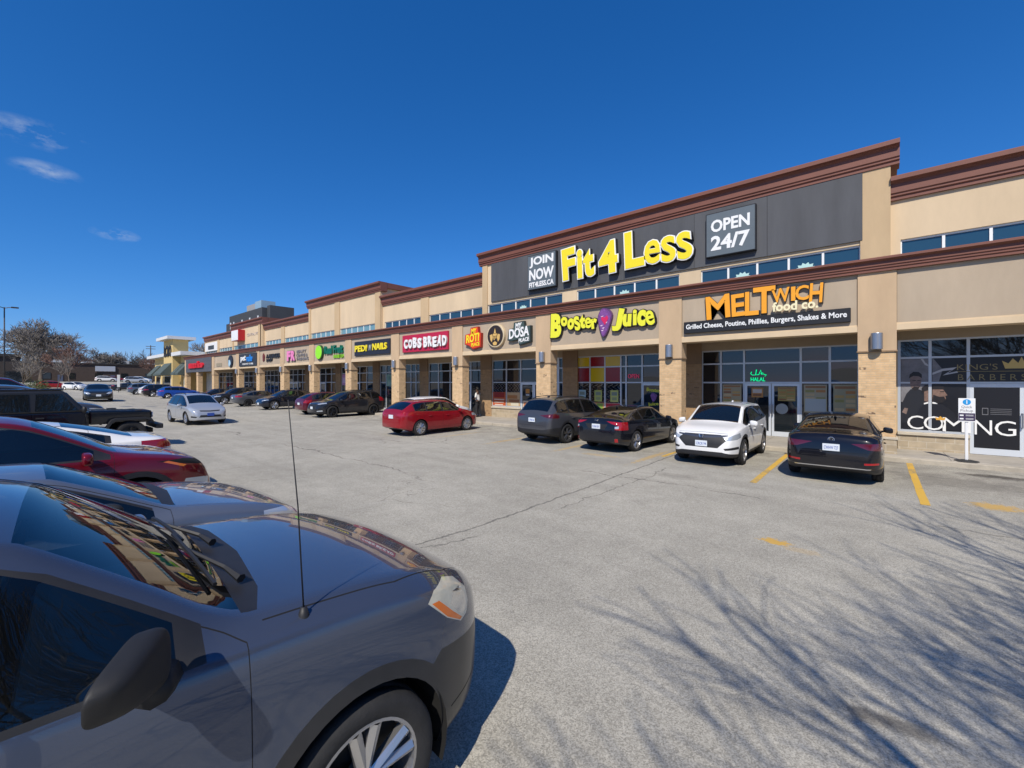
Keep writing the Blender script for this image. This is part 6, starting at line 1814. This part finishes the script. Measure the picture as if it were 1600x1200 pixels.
# far cars
for nm, lab_, fn, x, y, rz, col in (
        ("red_hatchback", "bright red hatchback crossing far off in front of the big bare tree", HATCH, -119, 5.2, R(95), paint("paint_bright_red", (.36, .01, .01), .1, .3)),
        ("white_car", "white car nosing out far off beside the red hatchback", HATCH, -113.5, 7.8, R(30), P_white),
        ("white_suv", "white SUV on the rise behind the dark saloon", CROSS, -163, 17.2, R(80), P_white),
        ("black_car", "black car side on at the end of the lot by the white post sign", SEDAN, -107, 14.3, R(75), P_black),
        ("white_van", "white van far off near the yellow store", CROSS, -150, 22.6, R(60), P_white),
        ("silver_van", "pale silver van far off left of the yellow store", CROSS, -146, 20.9, R(70), P_silver),
        ("red_car", "small red car on the rise behind the white SUV", HATCH, -166, 19.5, R(80), P_red)):
    S = fn(); S['plates'] = ()
    lights(S, [(.45, .72), (.86, .84), (.88, .76), (.6, .68)], [(.5, .9), (.85, 1.0), (.9, .9), (.6, .8)], None)
    build_car(S, nm, lab_, (x, y, zg(x)), rz, col, detail=0)

# ---------------------------------------------------------------- people on the walk
def person(label, loc, rz, skin, hair, topcol, legcol, arm_out=True):
    t = thing("person", label, "person", loc, rz)
    def skinned(nm, pts, edges, rad, m, root_i=0):
        me = bpy.data.meshes.new(nm); me.from_pydata(pts, edges, [])
        o = bpy.data.objects.new(nm, me); C.objects.link(o); o.parent = t
        md = o.modifiers.new("skin", 'SKIN'); md.use_smooth_shade = True
        for v, r in zip(me.skin_vertices[0].data, rad): v.radius = r if isinstance(r, tuple) else (r, r)
        me.skin_vertices[0].data[root_i].use_root = True
        o.modifiers.new("sub", 'SUBSURF').levels = 2; o.modifiers["sub"].render_levels = 2
        me.materials.append(m); return o
    P = [(0, 0, .92), (0, 0, 1.12), (.01, 0, 1.34), (0, 0, 1.46), (.02, 0, 1.56), (.03, 0, 1.65), (.02, 0, 1.72),
         (0, .18, 1.40), (.02, .25, 1.14), (.22, .20, 1.08), (.30, .18, 1.10), (0, -.18, 1.40), (.02, -.26, 1.13), (.10, -.27, .90), (.12, -.27, .82),
         (0, .09, .86), (.03, .10, .50), (-.01, .11, .10), (.12, .12, .04), (0, -.09, .86), (.0, -.10, .50), (-.06, -.11, .10), (.07, -.12, .04)]
    Ed = [(0, 1), (1, 2), (2, 3), (3, 4), (4, 5), (5, 6), (2, 7), (7, 8), (8, 9), (9, 10), (2, 11), (11, 12), (12, 13), (13, 14), (0, 15), (15, 16), (16, 17), (17, 18), (0, 19), (19, 20), (20, 21), (21, 22)]
    Rr = [(.15, .12), (.13, .10), (.15, .11), (.06, .06), (.065, .075), (.085, .10), (.05, .06), .055, .045, .035, .03, .055, .045, .035, .03, .08, .06, .045, .035, .08, .06, .045, .035]
    skinned("body", P, Ed, Rr, skin)
    sel = [0, 1, 2, 7, 8, 11, 12]; mp_ = {a: i for i, a in enumerate(sel)}
    skinned("shirt", [P[i] for i in sel], [(mp_[a], mp_[b]) for a, b in Ed if a in mp_ and b in mp_], [(.17, .14), (.155, .125), (.165, .125), .075, .062, .075, .062], topcol)
    sel = [0, 15, 16, 17, 19, 20, 21]; mp_ = {a: i for i, a in enumerate(sel)}
    skinned("trousers", [P[i] for i in sel], [(mp_[a], mp_[b]) for a, b in Ed if a in mp_ and b in mp_], [(.165, .13), .10, .08, .065, .10, .08, .065], legcol)
    bm = NB(); bmesh.ops.create_icosphere(bm, subdivisions=3, radius=1)
    for v in bm.verts: v.co = (.0 + v.co.x * .105, v.co.y * .10, 1.69 + v.co.z * .105 + (.03 if v.co.x > 0 else -.02))
    obj("hair", bm, hair, t, world=False, smooth=True)
    for a in (17, 21):
        bm = NB(); bmesh.ops.create_icosphere(bm, subdivisions=2, radius=1)
        for v in bm.verts: v.co = (P[a][0] + .06 + v.co.x * .14, P[a][1] + v.co.y * .05, .05 + v.co.z * .05)
        obj("shoe", bm, mat("shoe_black", (.02, .02, .02), rough=.6), t, world=False, smooth=True)
    for s in (1, -1):
        bm = NB(); bmesh.ops.create_icosphere(bm, subdivisions=1, radius=.012)
        bmesh.ops.translate(bm, verts=bm.verts, vec=(.122, s * .035, 1.655)); obj("eye", bm, M_blackp, t, world=False)
    return t
M_skind = mat("skin_dark", (.10, .05, .03), rough=.55)
M_haird = mat("hair_black", (.008, .007, .006), rough=.6)
person("person in a white shirt and dark trousers standing outside the roti shop window", (-18.15, 18.1, .134), R(200), M_skind, M_haird, mat("shirt_white", (.72, .72, .70), rough=.85), mat("trousers_dark", (.02, .02, .025), rough=.85))
person("person in a pink top walking past the bubble tea shop behind the plum hatchback", (-31.6, 17.4, .134), R(150), mat("skin_mid", (.30, .17, .11), rough=.55), M_haird, mat("top_pink", (.42, .16, .32), rough=.85), mat("jeans_dark", (.03, .04, .07), rough=.85))

# ---------------------------------------------------------------- bare trees
M_bark = mat("bark_grey_brown", (.11, .085, .065), rough=.9, vary=.3, vscale=4, bump=.5, bscale=25)
M_twig = mat("twigs_brown", (.21, .185, .16), rough=.9, vary=.3, vscale=2)
M_twigr = mat("twigs_reddish", (.17, .095, .07), rough=.9, vary=.3, vscale=2)
def bare_tree(name, label, loc, h, trunk_r, seed, levels=5, spread=1.0, twig_r=.012, kids=(3, 4), trunk_h=.25, twig=None, group=None, droop=0.0, first=None, ratio=.72):
    rr = random.Random(seed)
    tb, cb = NB(), NB()
    def grow_(p, d, ln, r, lev):
        pts, rad = [p], [r]; q = p; dd = d
        n_ = 4 if lev < 2 else 3
        for i in range(n_):
            dd = (dd + Vector((rr.gauss(0, .13), rr.gauss(0, .13), rr.gauss(.04, .08) - droop * lev * .02))).normalized()
            q = q + dd * ln / n_; pts.append(q); rad.append(max(twig_r * .6, r * (1 - .45 * (i + 1) / n_)))
        tube(tb if lev < 2 else cb, pts, rad, 8 if lev == 0 else (6 if lev < 2 else (4 if lev < 3 else 3)), cap=False)
        if lev >= levels: return
        k = rr.randint(*kids) + (1 if lev == 0 else 0)
        base_a = rr.uniform(0, 6.28)
        for j in range(k):
            at = rr.uniform(.45, 1.0) if lev else rr.uniform(.75, 1.0)
            if j == 0: at = 1.0
            idx = min(n_ - 1, int(at * n_)); fr_ = at * n_ - idx
            pp = pts[idx].lerp(pts[min(n_, idx + 1)], min(1, fr_))
            ang = R(rr.uniform(22, 52)) * spread * (.5 if j == 0 and lev else 1)
            a = base_a + j * 2.4 + rr.uniform(-.4, .4)
            ax1 = dd.orthogonal().normalized(); ax2 = dd.cross(ax1)
            nd = (dd * math.cos(ang) + (ax1 * math.cos(a) + ax2 * math.sin(a)) * math.sin(ang)).normalized()
            nd.z += .10; nd.normalize()
            grow_(pp, nd, ln * rr.uniform(ratio - .12, ratio + .1), max(twig_r, r * (.55 if j else .62)), lev + 1)
    if first:
        for d0, l0, r0 in first: grow_(Vector((0, 0, h * trunk_h)), Vector(d0).normalized(), l0, r0, 1)
        tube(tb, [(0, 0, -.2), (.02, .02, h * trunk_h * .5), (0, 0, h * trunk_h + .1)], [trunk_r * 1.25, trunk_r, trunk_r * .85], 10)
    else:
        grow_(Vector((0, 0, -.2)), Vector((0, 0, 1)), h * trunk_h, trunk_r, 0)
    t = thing(name, label, "tree", loc, 0, group)
    obj("trunk", tb, M_bark, t, world=False, smooth=True)
    obj("crown", cb, twig or M_twig, t, world=False)
    return t
random.seed(3)
bare_tree("bare_tree", "largest bare tree with a broad rounded crown by the brown brick building", (-128, 4.0, zg(-128) - .2), 18.5, .45, 11, 7, 1.12, .045, (3, 4), .22, ratio=.765)
bare_tree("bare_tree", "thin reddish bare tree in front of the brown brick building", (-118, 7.6, zg(-118) - .2), 11, .16, 5, 5, .75, .028, (3, 4), .30, M_twigr)
bare_tree("bare_tree", "dark rounded bare tree right of the thin reddish tree", (-190, 20.0, zg(-190) - .2), 16, .4, 21, 6, .95, .05, (3, 4), .22)
bare_tree("bare_tree", "small bare street tree at the left edge by the dark building", (-96, .6, zg(-96)), 6.0, .09, 8, 5, .7, .02, (3, 3), .35)
bare_tree("bare_tree", "bare sapling between the big tree and the red hatchback", (-112, 5.4, zg(-112)), 6.5, .08, 9, 5, .7, .02, (3, 3), .35)
bare_tree("bare_tree", "bare reddish tree left of the yellow store", (-150, 25.0, zg(-150)), 9.5, .18, 14, 5, .9, .035, (3, 4), .28, M_twigr)
bare_tree("bare_tree", "bare tree rising behind the yellow store tower", (-118, 32, zg(-118)), 13.5, .25, 17, 6, .9, .035, (3, 4), .3)
bare_tree("bare_tree", "bare tree behind the white roof of the yellow store", (-106, 34.5, zg(-106)), 12.5, .25, 18, 6, .9, .035, (3, 4), .3)
# the tree whose branch shadow lies on the asphalt stands just behind the viewer
bare_tree("bare_tree", "bare spreading tree that throws its branch shadow over the asphalt", (8.0, -1.2, .05), 8.0, .16, 31, 5, .72, .0095, (4, 5), .26, ratio=.74,
          first=[((-.95, .46, .30), 3.0, .085), ((-.92, .22, .38), 3.0, .08), ((-.80, .70, .28), 2.9, .085), ((-1, .06, .28), 3.0, .08), ((-.62, .62, .6), 2.6, .05), ((.4, -.3, 1), 2.6, .06), ((.6, .4, .9), 2.4, .05)])
# far wood and shrubs
def wood(name, x0, x1, y0, y1, n_, h0, h1, seed):
    rr = random.Random(seed); bm = NB()
    for i in range(n_):
        x, y = rr.uniform(x0, x1), rr.uniform(y0, y1); z = zg(x) - .3; h = rr.uniform(h0, h1)
        tube(bm, [(x, y, z), (x + rr.uniform(-.3, .3), y + rr.uniform(-.3, .3), z + h * .6)], [.25, .12], 4, cap=False)
        for k in range(26):
            a = rr.uniform(0, 6.28); e = rr.uniform(.15, 1.3); b0 = Vector((x, y, z + h * rr.uniform(.25, .65))); ln = h * rr.uniform(.2, .42)
            d = Vector((math.cos(a) * math.cos(e), math.sin(a) * math.cos(e), math.sin(e)))
            tube(bm, [b0, b0 + d * ln * .6, b0 + (d + Vector((rr.uniform(-.2, .2), rr.uniform(-.2, .2), .1))) * ln], [.10, .07, .04], 3, cap=False)
            for q in range(3):
                d2 = (d + Vector((rr.uniform(-.7, .7), rr.uniform(-.7, .7), rr.uniform(-.2, .6)))).normalized(); b1 = b0 + d * ln * rr.uniform(.4, .9)
                tube(bm, [b1, b1 + d2 * ln * .45], [.05, .03], 3, cap=False)
    return tag(obj(name, bm, mat("far_twigs", (.085, .07, .058), rough=.95)), kind='stuff')
wood("distant_woodland", -330, -235, -60, 75, 130, 9, 14, 3)
def shrub(name, label, loc, rx, ry, rz_, n_, col, seed):
    rr = random.Random(seed); bm = NB()
    for i in range(n_):
        u = Vector((rr.gauss(0, 1), rr.gauss(0, 1), abs(rr.gauss(0, 1)))).normalized() * rr.uniform(.55, 1.05)
        p = Vector((u.x * rx, u.y * ry, u.z * rz_)); s = rr.uniform(.05, .11)
        a = Vector((rr.uniform(-1, 1), rr.uniform(-1, 1), rr.uniform(-1, 1))).normalized() * s; b = a.orthogonal().normalized() * s * .6
        quad(bm, [p - a, p - b, p + a, p + b])
    t = thing(name, label, "shrub", loc)
    obj("foliage", bm, col, t, world=False)
    bm = NB()
    for k in range(6): tube(bm, [(rr.uniform(-.3, .3) * rx, rr.uniform(-.3, .3) * ry, -.1), (rr.uniform(-.6, .6) * rx, rr.uniform(-.6, .6) * ry, rz_ * .7)], .02, 4)
    obj("stems", bm, M_bark, t, world=False)
M_leaf = mat("leaf_olive", (.075, .10, .025), rough=.7, vary=.4, vscale=3)
shrub("shrub", "olive green rounded shrub under the big bare tree", (-104, 1.9, zg(-104)), 2.0, 2.2, 1.7, 1500, M_leaf, 2)
shrub("shrub", "tall green shrub right beside the rounded olive shrub", (-105, 3.2, zg(-105)), 1.4, 1.3, 2.1, 900, M_leaf, 4)

# ---------------------------------------------------------------- background buildings and poles
M_bb = brick("far_brown_brick", (.075, .052, .042), (.06, .042, .034), (.07, .055, .045), w=.4, h=.15, extra_dark=False)
M_flatroof = mat("roof_edge_dark", (.03, .028, .027), rough=.8)
bl = thing("brick_block", "long low brown brick building behind the bare trees", "building", (-195, 17, zg(-185)))
obj("wall", BX(-206, -185, .5, 36, 1.5, 7.7), M_bb, bl)
rf = obj("roof_edge", BX(-206.3, -184.7, .2, 36.3, 7.702, 8.1), M_flatroof, bl)
for i, y in enumerate((6, 11, 17, 23, 29)): obj("window", BX(-184.98, -184.9, y, y + 1.6, 3.2, 5.0), M_glass, bl)
for y in (9, 20.5): obj("door", BX(-184.98, -184.88, y, y + 1.1, zg(-185) - .1, 4.4), mat("door_blue_grey", (.08, .10, .16), rough=.6), bl)
for y, z1 in ((8, 9.3), (15, 9.0), (24, 9.5), (31, 9.2)): obj("roof_unit", BX(-200, -197, y, y + 2.6, 8.1, z1), mat("roof_unit_white", (.6, .6, .58), rough=.6), rf)
tag_ = thing("wall_sign", "pale blank sign on the long brown brick building", "sign", (-184.7, 19.4, 6.2))
obj("sign_face", BX(-184.85, -184.65, 17.0, 21.6, 5.6, 7.2), mat("sign_pale_grey", (.42, .44, .48), rough=.5), tag_)
bl = thing("dark_store", "dark flat roofed store at the left edge behind the light pole", "building", (-152, -20, zg(-150)))
obj("wall", BX(-175, -147, -45, 1.35, .8, 7.9), mat("wall_dark_brown", (.045, .036, .032), rough=.85, vary=.2, vscale=.5), bl)
obj("roof_edge", BX(-175.4, -146.6, -45.4, 1.6, 7.902, 8.5), M_flatroof, bl)
for y in (-9, -5, -1): obj("window", BX(-146.98, -146.9, y, y + 2.6, 2.4, 4.6), M_glass, bl)
bl = thing("tan_annex", "sunlit tan brick block beside the dark store", "building", (-150.5, .6, zg(-150)))
obj("wall", BX(-158, -149, 1.352, 3.2, 1.2, 6.6), brick("annex_tan_brick", (.40, .24, .10), (.34, .20, .085), (.36, .25, .14), w=.4, h=.15, extra_dark=False), bl)
obj("roof_edge", BX(-158.2, -148.8, 1.36, 3.4, 6.602, 7.0), mat("roof_edge_cream", (.5, .42, .3), rough=.8), bl)

ys_ = thing("liquor_store", "yellow stucco store with a square tower and dark green awnings", "building", (-88, 19, zg(-88)))
M_yst = mat("stucco_yellow", (.62, .46, .20), rough=.95, vary=.06, vscale=.6)
M_ygr = mat("roof_slab_white", (.62, .63, .63), rough=.7)
obj("tower", BX(-88.6, -82.7, 16.2, 18.2, -.3, 8.85), M_yst, ys_)
obj("tower_roof", BX(-89.6, -81.9, 15.4, 19.0, 8.852, 9.3), M_ygr, ys_)
obj("side_wing", BX(-82.698, -77.62, 17.2, 40, -.3, 6.2), M_yst, ys_)
obj("side_wing_roof", BX(-82.69, -77.0, 16.0, 40.5, 6.202, 6.75), M_ygr, ys_)
obj("far_wing", BX(-101, -88.602, 17.2, 40, -.3, 6.4), M_yst, ys_)
obj("far_wing_roof", BX(-102, -88.61, 16.2, 40.5, 6.402, 6.9), M_ygr, ys_)
M_awn = mat("awning_green", (.07, .095, .09), rough=.8)
for x0, x1, yf in ((-99.6, -96.2, 17.2), (-94.6, -90.0, 17.2), (-88.0, -83.4, 16.2), (-82.2, -80.2, 17.2), (-79.8, -77.9, 17.2)):
    bm = NB(); extrude_x(bm, [(yf - .01, 5.2), (yf - 1.35, 3.55), (yf - 1.35, 3.3), (yf - .01, 3.3)], x0, x1)
    obj("awning", bm, M_awn, ys_)
    w_ = obj("window", BX(x0 + .2, x1 - .2, yf - .06, yf - .002, .9, 3.2), M_white, ys_)
    obj("pane", BX(x0 + .3, x1 - .3, yf - .075, yf - .062, 1.0, 3.1), M_glass, w_)
t = thing("letter_sign", "tall black store letters on the yellow tower", "sign", (-85.6, 16.19, 7.2))
obj("lettering", text_bm("LCBO", 4.6, 1.7, .12, .02, at=(-85.6, 16.19, 7.1)), flat("sign_black_letters", (.02, .02, .022), .45), t)

ap = thing("apartment_tower", "dark grey apartment block with white window strips behind the row", "building", (-170, 57, 0))
M_apt = mat("apartment_dark_brick", (.045, .05, .058), rough=.85, vary=.12, vscale=.2)
obj("tower_wall", BX(-184, -152, 53, 60, 0, 26.6), M_apt, ap)
obj("rear_wing", BX(-151.99, -149.5, 54.5, 62, 0, 27.2), M_apt, ap)
obj("low_wing", BX(-189, -184.01, 53.4, 60, 0, 24.2), M_apt, ap)
obj("penthouse", BX(-160, -154.5, 53.6, 58, 26.6, 29.3), mat("penthouse_pale_blue", (.26, .38, .47), rough=.4), ap)
obj("plant_room", BX(-169, -161.02, 54, 58, 26.6, 29.0), mat("plant_room_grey", (.3, .3, .3), rough=.7), ap)
M_strip = mat("window_strip_white", (.6, .62, .62), rough=.5)
for k in range(7):
    for x in (-183, -179.6, -171.0, -163.5, -156): obj("window", BX(x, x + 1.1, 52.92, 52.99, 2.6 + k * 3.2, 5.0 + k * 3.2), M_strip, ap)
    if k < 6: obj("window", BX(-187.4, -186.3, 53.32, 53.39, 2.6 + k * 3.2, 5.0 + k * 3.2), M_strip, ap)

M_pole = mat("pole_dark", (.045, .045, .05), rough=.5, metal=.4)
for (x, y, zt_, lb) in ((-70.0, -.45, 9.0, "dark double armed car park light pole by the dark store"), (-40.0, -1.75, 8.4, "near car park light pole whose arm tip enters at the left edge")):
    t = thing("light_pole", lb, "street lamp", (x, y, zl(x, y)), group=None)
    obj("pole", tube(NB(), [(0, 0, .6), (0, 0, zt_)], [.07, .05], 10), M_pole, t, world=False, smooth=True)
    obj("pole_base", lathe(NB(), [(0, .75), (.28, .75), (.3, .7), (.3, -.3)], axis='Z', seg=18), M_conc, t, world=False)
    for s in (1, -1):
        obj("arm", tube(NB(), [(0, 0, zt_ - .1), (.2, s * .3, zt_ - .02), (.25, s * .5, zt_)], .04, 6), M_pole, t, world=False)
        bm = NB(); box(bm, .12, .58, s * .45 - (.0 if s > 0 else .55), s * .45 + (.55 if s > 0 else 0), zt_ - .06, zt_ + .06); bevel(bm, .03, 1)
        obj("lamp_head", bm, M_pole, t, world=False)
t = thing("post_sign", "white upright post sign beside the black car at the end of the lot", "sign", (-99.0, 12.0, zg(-99)))
obj("post", tube(NB(), [(0, 0, -.1), (0, 0, 1.2)], .05, 8), M_pole, t, world=False)
obj("panel", bevel(box(NB(), -.06, .06, -.18, .18, .9, 3.0), .01), M_white, t, world=False)
t = thing("utility_pole", "thin wooden utility pole against the sky left of the yellow store", "pole", (-190, 31.2, zg(-190)))
obj("pole", tube(NB(), [(0, 0, -.2), (0, 0, 12.5)], [.2, .14], 8), M_bark, t, world=False)
for z in (11.2, 12.0): obj("crossarm", BX(-.08, .08, -1.3, 1.3, z, z + .16), M_bark, t, world=False)
